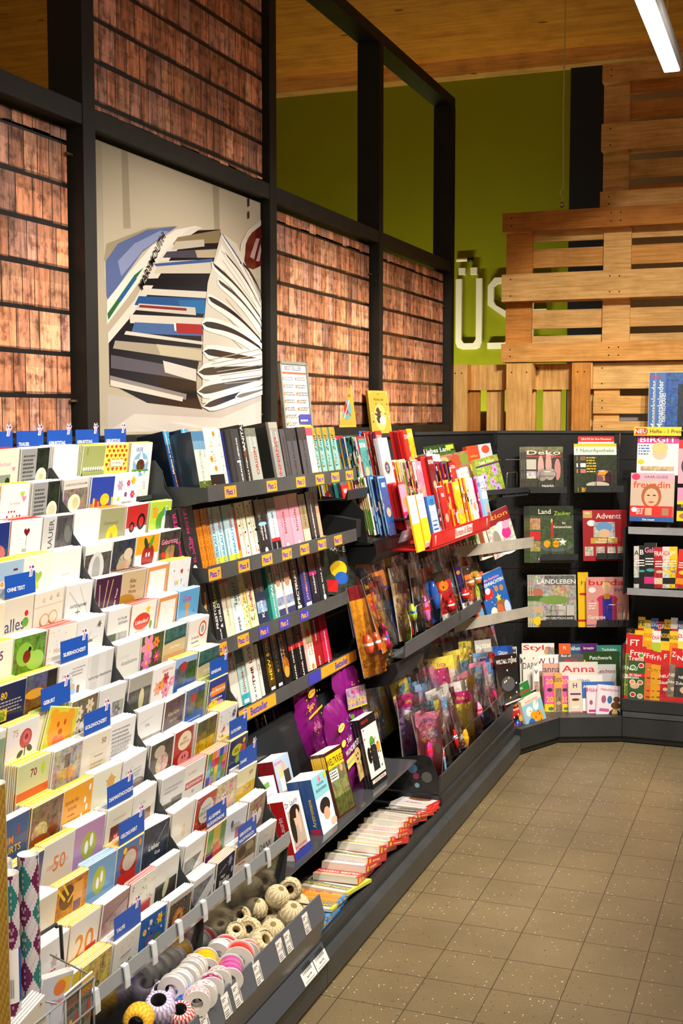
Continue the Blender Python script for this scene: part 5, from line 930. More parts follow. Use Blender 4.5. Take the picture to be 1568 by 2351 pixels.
# shelves and lips of the comic unit
def lipshelf(X,z,y0,y1,h,col,nm,back=-1.866,parent=None,mk=None):
    q=(mk or mmk)(); q.prof([(back,z-.02),(X-.01,z-.006),(X,z+h-.004),(X+.002,z+h),(X+.004,z+h-.002),(X+.002,z-.01),(X-.01,z-.012),(back,z-.03)],y0,y1,col); return q.build(nm,parent or ME)
lipshelf(-1.70,1.36,4.60,5.88,.03,'#2c2f31','tray')
lipshelf(-1.56,1.255,4.98,5.88,.03,'#2c2f31','tray')
s4=lipshelf(-1.425,1.14,4.86,5.87,.06,'#c41f1f','shelf')
q=mmk(); q.M=q.M@Matrix.Translation((-1.4205,5.36,1.142))@Matrix.Rotation(R(90),4,'Z'); f=Face(q,1.0,.05); f.rect(0,0,1,1,'#cf2222'); f.rect(.36,.08,.66,.95,'#e8e0da'); f.text(.51,.52,.85,'Romane & Rätsel','#b03030',bold=.02); f.poly([(.04,.95),(.06,.95),(.05,.1)],'w'); f.poly([(.93,.95),(.95,.95),(.94,.1)],'w'); q.build('shelf_strip',s4)
lipshelf(-1.61,1.172,4.66,5.15,.012,'#1c1e20','tray')
q=mmk(); q.prof([(-1.80,1.20),(-1.60,1.17),(-1.595,1.13),(-1.62,1.09),(-1.74,1.08),(-1.82,1.12)],4.66,5.12,'#17191b'); q.build('tray_bracket',ME)
q=mmk(); q.prof([(-1.84,1.36),(-1.70,1.345),(-1.655,1.30),(-1.635,1.16),(-1.84,1.14)],4.672,4.675,'#232527'); q.build('tray_end_plate',ME)
q=mmk(); q.prof([(-1.80,1.29),(-1.66,1.27),(-1.66,1.20),(-1.83,1.19)],4.60,4.655,'#26292b'); q.build('tray_bracket',ME)
q=mmk(); q.M=q.M@Matrix.Translation((-1.545,Yat(928,-1.545,1.19),1.165))@Matrix.Rotation(R(90),4,'Z')@Matrix.Rotation(R(18),4,'X'); q.box(-.085,-.002,0,.085,0,.05,'#8f92a4','gloss'); f=Face(q,.17,.05,y=-.002); f.text(.45,.5,.45,'Rätsel','w'); q.build('label_holder',ME)
lipshelf(-1.475,.725,4.66,5.9,.052,'#4a4d50','shelf')
q=mmk(); q.tube([(-1.478,4.82,.775),(-1.478,4.82,.90),(-1.478,5.80,.90),(-1.478,5.80,.775)],.0022,'#c8c8c8'); q.build('wire_rail',ME)
q=mmk(); q.tube([(-1.478,5.20,.90),(-1.478,5.20,.775)],.0018,'#c8c8c8'); q.build('wire_rail',ME)
# black plate bin below the third shelf
q=mmk(); q.M=q.M@Matrix.Translation((-1.60,4.63,.665))@Matrix.Rotation(R(78),4,'Z')@Matrix.Rotation(R(-14),4,'X'); q.box(0,0,0,.19,.003,.205,'#2b2e30'); q.build('bin_front',ME)
q=mmk(); q.prof([(-1.82,.70),(-1.60,.66),(-1.50,.70),(-1.49,.66),(-1.52,.61),(-1.62,.585),(-1.82,.60)],4.62,4.95,'#1a1c1e'); q.build('bin_bracket',ME)
# lower bin: front wall, base box, holed side plate
q=mmk(); q.prof([(-1.316,.185),(-1.306,.185),(-1.302,.262),(-1.312,.262)],4.600,5.90,'#2f3234'); q.build('bin_front',ME)
q=mmk(); q.prof([(-1.86,.10),(-1.298,.10),(-1.296,.178),(-1.30,.184),(-1.86,.184)],4.592,5.90,'#2a2c2e'); q.build('bin_base',ME)
q=mmk(); q.prof([(-1.86,.35),(-1.51,.315),(-1.37,.345),(-1.345,.335),(-1.314,.262),(-1.314,.19),(-1.86,.19)],4.596,4.600,'#1d1f20'); hp=q.build('side_plate',ME)
q=mmk()
for hx,hz,hr,c in ((-1.49,.285,.02,'#3a3320'),(-1.455,.30,.011,'#111111'),(-1.42,.285,.02,'#4a6a90'),(-1.385,.295,.011,'k'),(-1.45,.25,.012,'k'),(-1.405,.255,.013,'#8a2a50'),(-1.43,.222,.012,'k'),(-1.36,.255,.022,'#5a5a58'),(-1.40,.218,.010,'#7aa0b0'),(-1.35,.312,.011,'k')):
    M0=q.M; q.M=M0@Matrix.Translation((hx,4.5955,hz)); q.lathe([(hr,0),(0,-.0005)],c,'paper',14,'y'); q.M=M0
q.build('punched_hole',hp)
q=mmk(); q.tube([(-1.306,4.62,.262),(-1.308,4.66,.36),(-1.308,5.72,.36),(-1.306,5.74,.262)],.002,'#b8b8b8'); q.build('wire_rail',ME)
# bagged comics
rn=random.Random(11)
def rcov(pal,rr,title=True):
    a=rr.choice(pal); ops='b %s%s;'%(a,'P' if rr.random()<.35 else '')
    ops+='r 0 .78 1 1 %s;'%rr.choice(pal)
    if title: ops+='t .5 .88 .1 %s %s;'%(rr.choice(['Süße','Girls','Pferde','Magie','Prinzessin','Freunde','Glitzer','Ponys','Super','Turbo','Action','Extra']),rr.choice(['m','w','y','b']))
    for _ in range(5): ops+='e %.2f %.2f %.2f %.2f %s;'%(rr.uniform(.15,.85),rr.uniform(.1,.7),rr.uniform(.08,.2),rr.uniform(.06,.2),rr.choice(pal+['w']))
    ops+='d 8 .03 %s'%''.join(c[0] for c in pal if c[0]!='#')
    return ops
PINK=['p','v','m','s','w','Y','p','x']; BOY=['b','y','G','r','k','e','o','l']; MIX=['o','y','t','G','b','r','s','w','k','T']
TOYC=['p','m','s','r','b','a','l','#d86ab0','#8ad0e8']
def bagrow(X,z,x0,x1,n,hs,pal,lab,grp,wd=.17,lean=14,yj=14,sd=0,rollb=0):
    rr=random.Random(sd)
    for i in range(n):
        xx=x0+(x1-x0)*(i+.5)/n; y=Yat(xx,X,z); pc=pal(i/n) if callable(pal) else pal
        toy=(rr.choice(TOYC),rr.choice(['w','y','r','b']),rr.uniform(-.2,.2),rr.uniform(.15,.5),rr.uniform(.012,.024),rr.uniform(.03,.08)) if rr.random()<.6 else None
        bagged(X-.012*(i%3),y,z,wd*rr.uniform(.8,1.1),rr.uniform(*hs),.004,rcov(pc,rr),'%s, %s'%(lab,('%s from the left'%ORD[i]) if i<13 else '%s from the right'%ORD[n-1-i]),lean+rr.uniform(-4,4),92-rr.uniform(0,10+yj*1.4),rollb+rr.uniform(-6,6),toy,sd*50+i,grp)
bagrow(-1.385,.20,990,1172,22,(.24,.30),lambda f: PINK if f<.8 else ['y','m','b','s'],'bagged girls comic in the front of the lower bin','bagged comics in the front of the lower bin',sd=1)
bagrow(-1.50,.26,945,1150,18,(.25,.31),PINK,'bagged girls comic in the second row of the lower bin','bagged comics in the second row of the lower bin',sd=2)
bagrow(-1.64,.32,880,1120,12,(.24,.30),['w','v','Y','p','s'],'bagged comic in the back row of the lower bin','bagged comics in the back row of the lower bin',sd=3,yj=8)
bagrow(-1.60,.345,852,925,6,(.27,.33),['w','x','p','w','s','Y'],'bagged white and pink comic right of the purple foil bags','bagged comics right of the purple foil bags',sd=7,yj=8)
bagrow(-1.54,.745,885,1090,16,(.24,.31),MIX,'bagged toy comic on the middle comic shelf','bagged comics on the middle comic shelf',sd=4,wd=.15)
bagrow(-1.68,.80,850,1060,9,(.25,.34),MIX,'bagged toy comic at the back of the middle shelf','bagged comics at the back of the middle shelf',sd=5,wd=.15)
for k_,(xx,c) in enumerate(((872,'a'),(884,'o'),(896,'t'))):
    bagged(-1.56+.01*k_,Yat(xx,-1.53,.70),.665,.10,.36,.005,'b %s;r 0 .85 1 1 R;r 0 .2 1 .5 %sP;e .5 .4 .2 .2 r'%(c,c),'tall bag with an orange toy pistol, %s of three'%ORD[k_],13,72,-2,('#e8603a','w',0,.35,.02,.04),70+k_,'tall bags with orange toy pistols')
for k_,xx in enumerate((820,846)):
    q=MB(); q.box(-.032,0,0,.032,.004,.17,'#8aa8d0','print'); Face(q,.064,.17).draw('r 0 .75 1 1 y;e .5 .4 .42 .6 w;e .5 .4 .38 .55 R;r .3 .85 .7 1 #8aa8d8')
    o=q.build('toy_pack',loc=(-1.64,Yat(xx,-1.64,.86),.81),rot=(R(-12),0,R(88)),label='toy pack with a domed blue ball, %s one'%('left' if k_==0 else 'right'),cat='toy',group='toy packs with blue balls')
    q=MB(); q.lathe([(.025,0),(.024,-.01),(.018,-.02),(.008,-.026),(0,-.027)],'#1c4fc0','gloss',18,'y'); q.build('ball',o,loc=(0,-.001,.07))
for k_,(xx,c,ti,d_) in enumerate(((775,'#3a3f3a','RACER','black racing comic'),(808,'#a82418','NINJA','red comic'),(835,'y','CITY','yellow comic with a builder figure'))):
    facing('comic_magazine',-1.74+.025*k_,Yat(xx,-1.74,.98),.965,.17,.235,.004,1,'b %sP;r 0 .88 1 1 y;t .5 .8 .13 %s w;e .5 .45 .25 .2 %s;e .6 .3 .2 .15 b;r .1 .05 .5 .25 r'%(c,ti,'yogy'[k_]),'y','',d_+' right of the third bookshelf',8,55,8)
srow('comic_magazine',-1.74,.99,.225,872,935,['P','P','y','y','k','w','b','p'],.005,.008,'yellow or purple comic above the middle shelf bags','comics above the middle shelf bags')
b=MB(); g=crump(.2,.26,8,.012,5,.02); b.grid(g,8,8,'#101214','gloss'); Face(b,.15,.2,y=-.034,z0=.04).draw('d 20 .05 yobn;t .5 .2 .1 MIX w')
b.build('dark_bag',loc=(-1.70,4.78,.70),rot=(R(-12),R(10),R(80)),label='crumpled black bag of comics right of the fourth bookshelf',cat='bag')
for k_,(xx,yb,c,d_,w_,h_) in enumerate(((1040,1440,'#c8202a','red comic pack with ringed toy',.12,.23),(1075,1420,'#2a1a6a','dark violet wand pack',.05,.27),(1092,1408,'#e8683a','fox figure pack in red',.07,.2),(1108,1398,'l','fox figure pack in green',.07,.2))):
    p=Yat(xx,-1.49,.77)
    bagged(-1.495,p,.745,w_,h_,.006,'b %s;r 0 .8 1 1 #3a2a20;e .5 .7 .3 .2 o;r 0 0 1 .15 w;d 8 .05 wk'%c,d_+' at the right end of the middle shelf',13,70,-6,('#d87a3a' if k_>1 else 'r','w',0,.62 if k_>1 else .3,.02,.03),90+k_,'packs at the right end of the middle shelf')
# ---- things standing on top
def topitem(name,x,y,z,w,h,t,ops,label,cat,yaw,lean,col='#e0dcd0',frame=None):
    b=MB(); b.box(-w/2,0,0,w/2,t,h,col,'print'); Face(b,w*.985,h*.985,z0=h*.007).draw(ops); o=b.build(name,loc=(x,y,z),rot=(R(-lean),0,R(yaw)),label=label,cat=cat)
    if frame:
        q=MB(); e=.011
        for a in ((-w/2,0,w/2,e),(-w/2,h-e,w/2,h),(-w/2,0,-w/2+e,h),(w/2-e,0,w/2,h)): q.box(a[0],-.005,a[1],a[2],t+.002,a[3],frame,'metal')
        q.build('frame',o)
    return o
rws=';'.join('r %.2f %.3f %.2f %.3f #e88a6a;x %.2f %.3f %.2f %.3f 2 #8a8a8a'%(x_,.76-.1*i,x_+.06,.80-.1*i,x_+.08,.75-.1*i,x_+.42,.81-.1*i) for i in range(7) for x_ in (.07,.52) if not (x_>.5 and i>4))
topitem('bestseller_sign',-1.875,4.53,1.602,.215,.30,.006,'b #f0e6dc;t .48 .92 .085 BESTSELLER #33407a;r .05 .84 .95 .87 #d86a4a;'+rws+';r .52 .17 .95 .3 #4a4aa0;x .55 .19 .9 .24 1 w;r .52 .07 .95 .14 y','grey framed sign reading BESTSELLER on top of the shelving','sign',82,6,'w','#8d9187')
topitem('childrens_book',-1.93,5.235,1.633,.155,.205,.012,'b #c8b350;r .04 .03 .96 .97 #b89f3c;t .5 .88 .04 Klassiker #5a4a18;t .5 .72 .12 Bilder_Buch #4a3c10;e .5 .42 .33 .34 #6aa0a0;e .5 .42 .12 .2 r;l .25 .6 .75 .25 .03 #8a2a20;l .75 .6 .35 .2 .03 w','golden picture book with a turquoise oval, left one of two','book',80,8,'#8a6a20')
topitem('childrens_book',-1.868,5.54,1.601,.195,.205,.012,'b #c8b350;r .03 .03 .97 .97 #bda53e;t .5 .92 .04 Klassiker #5a4a18;t .5 .8 .1 Hunde_und #4a3c10;t .5 .68 .1 Freunde #4a3c10;e .5 .38 .3 .34 #d8c070;e .4 .42 .12 .2 #4a3828;e .6 .3 .16 .1 w;d 14 .025 wk','golden picture book with small spotted dogs, right one of two','book',80,8,'#8a6a20')
for k_,dx in enumerate((0,.035)):
    topitem('wall_calendar',-.80+.14+dx,6.90-.012*k_,1.60,.27,.32,.005,'b #3a66b0P;r 0 0 .2 1 #4a78b8;r .45 0 1 .8 #28384aP;r .6 .5 .75 .9 #8a9098;r .8 .2 .9 .5 w;t .1 .45 .13 Monatskalender w 90;t .18 .4 .07 DEUTSCHLAND w 90;t .06 .92 .06 2020 r','blue landscape calendar standing on top of the far rack, %s one'%('rear' if k_==0 else 'front'),'calendar',0,4)
# ================================================================ corner and far racks
s_,c_=math.sin(R(22.5)),math.cos(R(22.5))
FR={'L':(Vector((-1.865,0,0)),Vector((-1,0,0)),90),'C':(Vector((-1.865,6.02,0)),Vector((-c_,s_,0)),67.5),'B':(Vector((-1.588,6.669,0)),Vector((-s_,c_,0)),22.5),'A':(Vector((-.949,6.94,0)),Vector((0,1,0)),0)}
PF=[(-1.265,5.912),(-1.129,6.21),(-.83,6.34),(1.2,6.34)]; PB_=[(-1.865,6.02),(-1.588,6.669),(-.949,6.94),(1.2,6.94)]
def inset(pts,d): # move front line back by d toward the back line
    return [tuple(Vector(a).lerp(Vector(b_),d/.6)) for a,b_ in zip(pts,PB_)]
RU=[]
for i,(nm,lab) in enumerate((('corner_rack','black corner rack with grey shelf lips beside the comic trays'),('magazine_rack','black pegboard rack with six wire magazine holders'),('magazine_shelf_unit','black rack with silver shelf lips at the right edge'))):
    a,b_=PF[i],PF[i+1]; A_,B_=PB_[i],PB_[i+1]; L=((a[0]+b_[0]+A_[0]+B_[0])/4,(a[1]+b_[1]+A_[1]+B_[1])/4,0); e=empty(nm,lab,'shelving',L); mk=parts(L); RU.append((e,mk))
    f2=inset(PF,.035); f1=inset(PF,.01); ep=.0015
    def sh(p,q_,t_=ep): d=(Vector(q_)-Vector(p)).normalized(); return tuple(Vector(p)+d*t_),tuple(Vector(q_)-d*t_)
    def quadp(p,q_,r_,s2,z0,z1,col,name,mat='metal'):
        p,q_=sh(p,q_); r_,s2=sh(r_,s2); m_=mk(); m_.prism([p,q_,s2,r_],z0,z1,col,mat); return m_.build(name,e)
    quadp(a,b_,inset(PF,.03)[i],inset(PF,.03)[i+1],.035,.135 if i<2 else .13,'#2f3234','plinth'); quadp(f1[i],f1[i+1],inset(PF,.04)[i],inset(PF,.04)[i+1],.006,.035,'#1d1f20','kick_strip')
    quadp(inset(PF,.031)[i],inset(PF,.031)[i+1],A_,B_,.115,.125,DK,'base_deck')
    n_=FR['CBA'[i]][1]; A2=(A_[0]+n_.x*.018,A_[1]+n_.y*.018); B2_=(B_[0]+n_.x*.018,B_[1]+n_.y*.018)
    for z0,z1 in ((.14,.525),(.53,.829),(.833,1.132),(1.136,1.438),(1.442,1.585)): quadp(A_,B_,A2,B2_,z0,z1,'#222426','back_panel')
    A3=(A_[0]-n_.x*.012,A_[1]-n_.y*.012); B3_=(B_[0]-n_.x*.012,B_[1]-n_.y*.012); quadp(A3,B3_,A2,B2_,1.585,1.60,'#34373a','top_cap')
    # peg holes and slotted upright
    W=(Vector(B_)-Vector(A_)).length; yaw=FR['CBA'[i]][2]
    m_=mk(); m_.M=m_.M@Matrix.Translation((A_[0],A_[1],0))@Matrix.Rotation(R(yaw),4,'Z')
    M0=m_.M
    if i<2:
        for zz_ in [z/100 for z in range(20,144,6)]:
            if zz_>1.42: continue
            for k in range(int(W/.06)): m_.M=M0@Matrix.Translation((.045+k*.06,-.0006,zz_)); m_.lathe([(.0042,0),(0,-.0003)],'#060606','paper',8,'y')
        m_.M=I4; m_.build('peg_holes',e)
    m_=mk(); m_.M=m_.M@Matrix.Translation((B_[0],B_[1],0))@Matrix.Rotation(R(yaw),4,'Z'); m_.box(-.034,-.014,.14,-.004,-.001,1.58,'#2b2e30')
    for k in range(36): m_.box(-.027,-.0146,.17+k*.038,-.022,-.014,.19+k*.038,'k'); m_.box(-.016,-.0146,.17+k*.038,-.011,-.014,.19+k*.038,'k')
    m_.build('upright',e)
def onf(fr,off,x,y): P0,N_,yw=FR[fr]; return onpl(x,y,P0-N_*off,N_)
def ashelf(k,fr,off,z,u0,u1,h,col,name='shelf',th=.004,tiltv=0.):
    e,mk=RU[k]; P0,N_,yw=FR[fr]; m_=mk(); m_.M=m_.M@Matrix.Translation(P0-N_*off)@Matrix.Rotation(R(yw),4,'Z')
    vs=[]; pr=[(0,0),(-.004,h),(-.006,h),(-.003,-.006),(off-.01,-.012),(off-.01,-.002),(.01,0)]
    n=len(pr); V_=[(u0,p[0],z+p[1]) for p in pr]+[(u1,p[0],z+p[1]+tiltv) for p in pr]
    m_.add(V_,[tuple(range(n)),tuple(range(n,2*n))[::-1]]+[(i,n+i,n+(i+1)%n,(i+1)%n) for i in range(n)],col,'metal'); return m_.build(name,e)
def mag(fr,off,xl,yb,xr,yt,t,n,cover,label,spine='w',lean=10,roll=0,yawd=0,name='magazine',cat='magazine',fan=0.,ext=0.,group=None):
    a=onf(fr,off,xl,yb); b_=onf(fr,off,xr,yb); w=(Vector((b_.x,b_.y,0))-Vector((a.x,a.y,0))).length; c=onf(fr,off,xl,yt); h=(c.z-a.z)/math.cos(R(lean))+ext
    yaw=FR[fr][2]+yawd; ctr=(a+b_)/2; ctr.z=a.z-ext
    b=MB(); ct=.0006; b.box(-w/2,0,0,w/2,ct,h,spine,'print'); b.box(-w/2,ct,0,-w/2+ct,t,h,spine,'print'); b.box(-w/2,t-ct,0,w/2,t,h,'#cfcac0','print'); fc=Face(b,w,h); fc.stretch=True; fc.draw(cover)
    ro=(R(-lean),R(roll),R(yaw)); o=b.build(name,loc=ctr,rot=ro,label=label,cat=cat,group=group or ' '.join(('copies of the '+label).split()[:12]))
    p=MB(); p.box(-w/2+ct,ct,.0005,w/2-.0006,t-ct,h-.0006,'#ddd8cc','paper'); p.build('page_block',o)
    m3=Euler(ro).to_matrix(); back=m3@Vector((0,1,0)); side=m3@Vector((1,0,0))
    for i in range(1,n):
        lb='copy %s behind the '%['directly','second','third','fourth','fifth','sixth'][i-1]+label; lb=' '.join(lb.split()[:16])
        dup(o,ctr+back*(t+.0008)*i+side*fan*i,ro,lb,group or ' '.join(('copies of the '+label).split()[:12]))
    return o
# six wire holders on the pegboard
def holder(fr,k,x0,x1,y0,y1,off,wx0,wx1,wy0):
    e,mk=RU[k]; a=onf(fr,off,x0,y0); b_=onf(fr,off,x1,y0); w=(b_-a).length; c=onf(fr,off,x0,y1); h=a.z-c.z; yw=FR[fr][2]
    m_=mk(); m_.M=m_.M@Matrix.Translation(((a.x+b_.x)/2,(a.y+b_.y)/2,c.z))@Matrix.Rotation(R(yw),4,'Z')
    m_.prof([(-.004,0),(0,0),(0,h),(-.004,h)],-w/2,w/2,'k') if False else m_.box(-w/2,-.003,0,w/2,0,h,'#34373a'); m_.box(-w/2,0,0,w/2,off-.005,.003,'#2a2c2e')
    o=m_.build('holder_shelf',e)
    m_=mk(); M0=m_.M@Matrix.Translation(((a.x+b_.x)/2,(a.y+b_.y)/2,c.z))@Matrix.Rotation(R(yw),4,'Z'); m_.M=M0
    W0=onf(fr,off,wx0,wy0); W1=onf(fr,off,wx1,wy0); u0=(W0-(a+b_)/2).dot((b_-a).normalized()); u1=(W1-(a+b_)/2).dot((b_-a).normalized()); hh=W0.z-c.z
    m_.tube([(u0,-.004,h*.3),(u0,-.006,hh*.95),(u0+.006,-.006,hh),(u1-.006,-.006,hh),(u1,-.006,hh*.95),(u1,-.004,h*.3)],.0019,'#d8d8d8')
    for u in (u0,u1):
        for zz_ in (.25,.6): m_.box(u-.004,-.0045,h*zz_,u+.004,-.003,h*(zz_+.17),'#c8c8c8','chrome')
    m_.build('wire_loop',o)
holder('B',1,1217,1302,1118,1132,.16,1239,1276,1083); holder('B',1,1346,1432,1115,1130,.16,1369,1405,1081)
holder('B',1,1242,1327,1272,1286,.16,1265,1301,1237); holder('B',1,1370,1454,1270,1284,.16,1394,1430,1234)
holder('B',1,1241,1327,1424,1439,.16,1265,1300,1389); holder('B',1,1370,1455,1424,1439,.16,1394,1430,1388)
M_='magazine'
mag('B',.14,1205,1130,1294,1026,.006,3,'b #3a3a28P;r 0 .88 1 1 #7a7a4aP;t .5 .87 .13 Deko c;t .68 .79 .08 IDEEN c;r .05 .77 .95 .8 #b03030;e .42 .55 .08 .3 #d8a8a0;e .62 .6 .08 .3 #d8a098;e .85 .5 .08 .28 #c88a88;e .45 .38 .14 .16 #9a948a;e .65 .4 .14 .16 #a8a298;r .05 .5 .3 .72 #c8c8b8;r .05 .3 .3 .46 #e8e0e0P;t .6 .14 .07 Natürlich w','decoration magazine with pink gnomes in the upper left holder','#d8c8c0',8,fan=-.012)
mag('B',.14,1328,1131,1417,1019,.005,2,'b w;r 0 0 1 .77 #2c3a22P;r 0 .94 1 1 y;t .5 .85 .11 NaturApotheke n;r .06 .66 .2 .74 #8a5a4a;r .06 .52 .2 .6 w;r .06 .4 .2 .48 #c87a6a;x .22 .4 .48 .74 6 y;e .65 .35 .16 .14 #e09a3a;e .82 .3 .14 .16 #3a1a30;e .55 .28 .1 .08 #7a4a6a;e .5 .16 .3 .08 #c8c0b0;t .14 .06 .12 BI y','nature pharmacy magazine with fruit in the upper right holder','#e8e4d8',8,fan=-.02)
mag('B',.125,1329,1131,1412,1002,.004,1,'b r;r 0 0 1 .9 #e8e4da;t .5 .95 .05 GRATIS_für_Ihre_Pinnwand w','free planner with a red header behind the nature magazine','w',8)
mag('B',.14,1216,1292,1318,1163,.006,5,'b #46583aP;r 0 .83 1 1 #22301cP;t .35 .9 .12 Land c;t .75 .87 .1 Zauber #9ac03a;r .02 .58 .25 .78 #d8a070P;r .02 .4 .25 .55 r;r .02 .2 .25 .38 #b8a060P;r .49 .35 .54 .7 #c82a1a;e .51 .74 .02 .05 y;t .78 .7 .06 Im #f0f0e0;t .75 .63 .06 Kerzenschein #f0f0e0;e .6 .3 .38 .14 #5f646e;e .6 .34 .34 .12 #4a6a2a;e .4 .33 .08 .08 a;e .6 .33 .08 .08 a;s .75 .36 .1 w;t .35 .06 .06 Festlicher w','country magazine with a red candle in the middle left holder','#2c3420',8,fan=-.006)
mag('B',.14,1339,1288,1438,1172,.005,2,'b #a3202c;t .6 .88 .15 Adventt x;r .01 .84 .22 .98 #c8a860;t .11 .94 .06 Lisa w;e .2 .74 .1 .07 w;r .25 .46 .75 .76 #c8c4c0P;e .5 .66 .2 .12 #6a9ac8;e .5 .54 .14 .1 #e0b898;r .18 .34 .8 .45 #c8a048;t .5 .42 .05 Zauberhafte w;t .5 .37 .05 Weihnachts-Ideen w;r .04 .1 .24 .28 #d8c8b8P;r .3 .1 .5 .28 #c8b8a8P;r .55 .1 .75 .28 #d8d0c0P;r .8 .1 .98 .28 #b8b0a0P','red Advent magazine in the middle right holder','R',8,fan=.008)
mag('B',.14,1223,1440,1324,1322,.005,3,'b #b8b4acP;r .28 .8 .97 .98 #7a7a78P;t .55 .87 .12 LANDLEBEN w;e .13 .66 .12 .1 #b86a5a;r 0 .5 .25 .6 #4a6a30;r .5 .55 .8 .8 #d0b890P;e .5 .52 .34 .1 #7a9a4a;r .6 .1 .95 .42 #c9c4bc;r .02 .28 .24 .4 #c8a888;r .3 .12 .95 .22 #3a3a3a;t .6 .17 .06 WO_DEUTSCHLAND w;e .12 .12 .1 .1 y','country living magazine in the lower left holder','#d8d4cc',8,fan=-.012)
mag('B',.14,1347,1440,1440,1327,.005,2,'b #e29a90;t .5 .89 .16 burda #d02a34;t .82 .74 .11 style #4a4a8a;e .15 .74 .09 .07 w;e .5 .82 .11 .1 #e8cc80;e .5 .76 .08 .1 #e0b498;r .3 .1 .75 .6 #c8345a;e .52 .55 .26 .12 #c8345a;r .4 .04 .64 .6 #2c2ca0;r .44 .56 .58 .66 #c88a20;t .15 .52 .05 10 #4a4a8a;x .05 .35 .28 .5 3 w;t .25 .2 .1 Garantie w;r .78 .16 .98 .28 #e8c8c0;r 0 .03 .2 .05 b','pink sewing magazine with a woman in a red jacket','#d06a60',8,fan=.012)
mag('B',.10,1328,1440,1352,1316,.005,2,'b y;t .4 .8 .1 F #3a3a5a;r 0 .1 1 .14 r;e .5 .6 .4 .12 r','yellow edged magazine behind the pink sewing magazine','y',8)
# corner rack: top row
ashelf(0,'C',.30,1.285,.02,.60,.02,'#33363a','tray')
mag('C',.12,990,1105,1058,1022,.005,1,'b #4a6a30P;r 0 .78 1 1 #2f4a20P;t .4 .86 .18 Liebes_Land w;r .7 .84 .96 .96 l;r 0 .5 .3 .74 #c87a5aP','green garden magazine at the back of the corner rack','r',12,-4)
mag('C',.20,1026,1150,1095,1042,.006,1,'b #e9e4da;r 0 .66 1 1 #a87a58P;e .2 .82 .16 .14 #c8a070;e .55 .8 .18 .16 #a84a30;e .85 .84 .14 .12 #7a8a3a;t .55 .55 .1 Weihnachtsküche #c8a0a0;r 0 0 1 .42 #8a2a20P;s .3 .3 .18 #e0b060;e .7 .3 .14 .12 #c88030','Christmas kitchen magazine in front on the corner rack','w',12,-6)
for i in range(6):
    mag('C',.21,1003+i*5,1150,1007.5+i*5,1040+i*.6,.14,1,'b %s'%['#c8c8c8','#e0e0e0'][i%2]+';t .5 .5 .04 KÜCHE G 90','grey spined kitchen magazine left of the Christmas one, %s'%ORD[i],'#d0d0d0',12,-6,group='grey spined kitchen magazines')
mag('C',.13,1086,1105,1142,1022,.008,3,'b w;r 0 .5 .48 1 #e0502a;t .25 .72 .09 Landhaus y;r .48 .5 1 1 #d8e4ee;e .75 .85 .16 .1 #e05a3a;r 0 0 .5 .5 y','orange and white country house magazine on the corner rack','#d04a2a',12,-4)
mag('C',.27,1112,1147,1164,1050,.008,3,'b #9fb54aP;t .3 .9 .1 Land w;t .66 .9 .09 Kalender #d8e0a0;r 0 .8 1 .84 P;f .75 .66 .16 v m;f .25 .55 .14 v P;f .55 .4 .14 v m;f .2 .3 .12 v P;f .7 .22 .14 v P;t .45 .07 .1 2020 w','green calendar with violet flowers in the wire holder','l',12,-8)
holder('C',0,1153,1212,1122,1142,.29,1163,1186,1085)
for i in range(4):
    mag('C',.25,1042+i*8,1176,1048+i*8,1092+i*1.5,.13,1,'b %s;r 0 .3 1 .5 w;t .5 .6 .05 HEFT w 90'%['#d8d8d0','y','r','r'][i],'booklet wedged below the Christmas magazine, %s from the left'%ORD[i],['#d8d8d0','y','r','r'][i],12,-8,group='booklets wedged below the Christmas magazine')
ashelf(0,'C',.38,1.0,-.14,.53,.05,'#b3ada0',tiltv=.0)
CC=['#e8eef4','#b8c8e0','#e8e0d8','w','#c84048','#d87a84','#b8343c','#d87a84','#2f5a3a','w','#5a7a3a','#4a8a3a','#6a9a2a','#e8e4d8','#e8e4dc']
for i,c in enumerate(CC):
    x=1011+i*7.4
    mag('C',.36,x,1285-i*2.2,x+6.4,1190-i*2.,.13,1,'b %s;t .5 .6 .06 %s %s 90;r .2 .2 .8 .3 w'%(c,['LAND','GARTEN','STRICK','HAUS'][i%4],'k' if c=='w' or c[1]=='e' else 'w'),'upright craft magazine on the upper grey shelf, %s'%(('%s from the left'%ORD[i]) if i<12 else '%s from the right'%ORD[14-i]),c,12,-8,group='upright magazines on the upper grey shelf',ext=.02)
mag('C',.37,1108,1268,1150,1178,.005,3,'b #e0d8c8;t .4 .86 .16 flow #2a7a9a;r .1 .05 .35 .6 #8a4a28;r .55 .1 .75 .62 #b87a58','magazine with blue title and brown figures on upper grey shelf','#e8e4d8',12,-8,ext=.03)
mag('C',.38,1136,1262,1192,1173,.005,1,'b #7a1a24;t .5 .87 .15 otion o;r 0 0 1 .7 #c8c4bcP;e .55 .55 .26 .2 #d8d0c8;e .7 .45 .18 .14 m;e .3 .35 .14 .26 #8a8478;e .75 .62 .14 .1 p;e .7 .12 .4 .16 w','dark red magazine with pink flowers at the right of the upper grey shelf','#8a2a30',12,-12,ext=.03)
ashelf(0,'C',.38,.635,-.14,.53,.05,'#b3ada0')
mag('C',.36,1104,1424,1138,1320,.006,2,'b #d04a24;e .5 .25 .4 .2 #6a9ac0;e .4 .7 .15 .1 y;t .5 .9 .08 SPIEL w','orange red picture book on the lower grey shelf','#c8401c',12,-9,ext=.03)
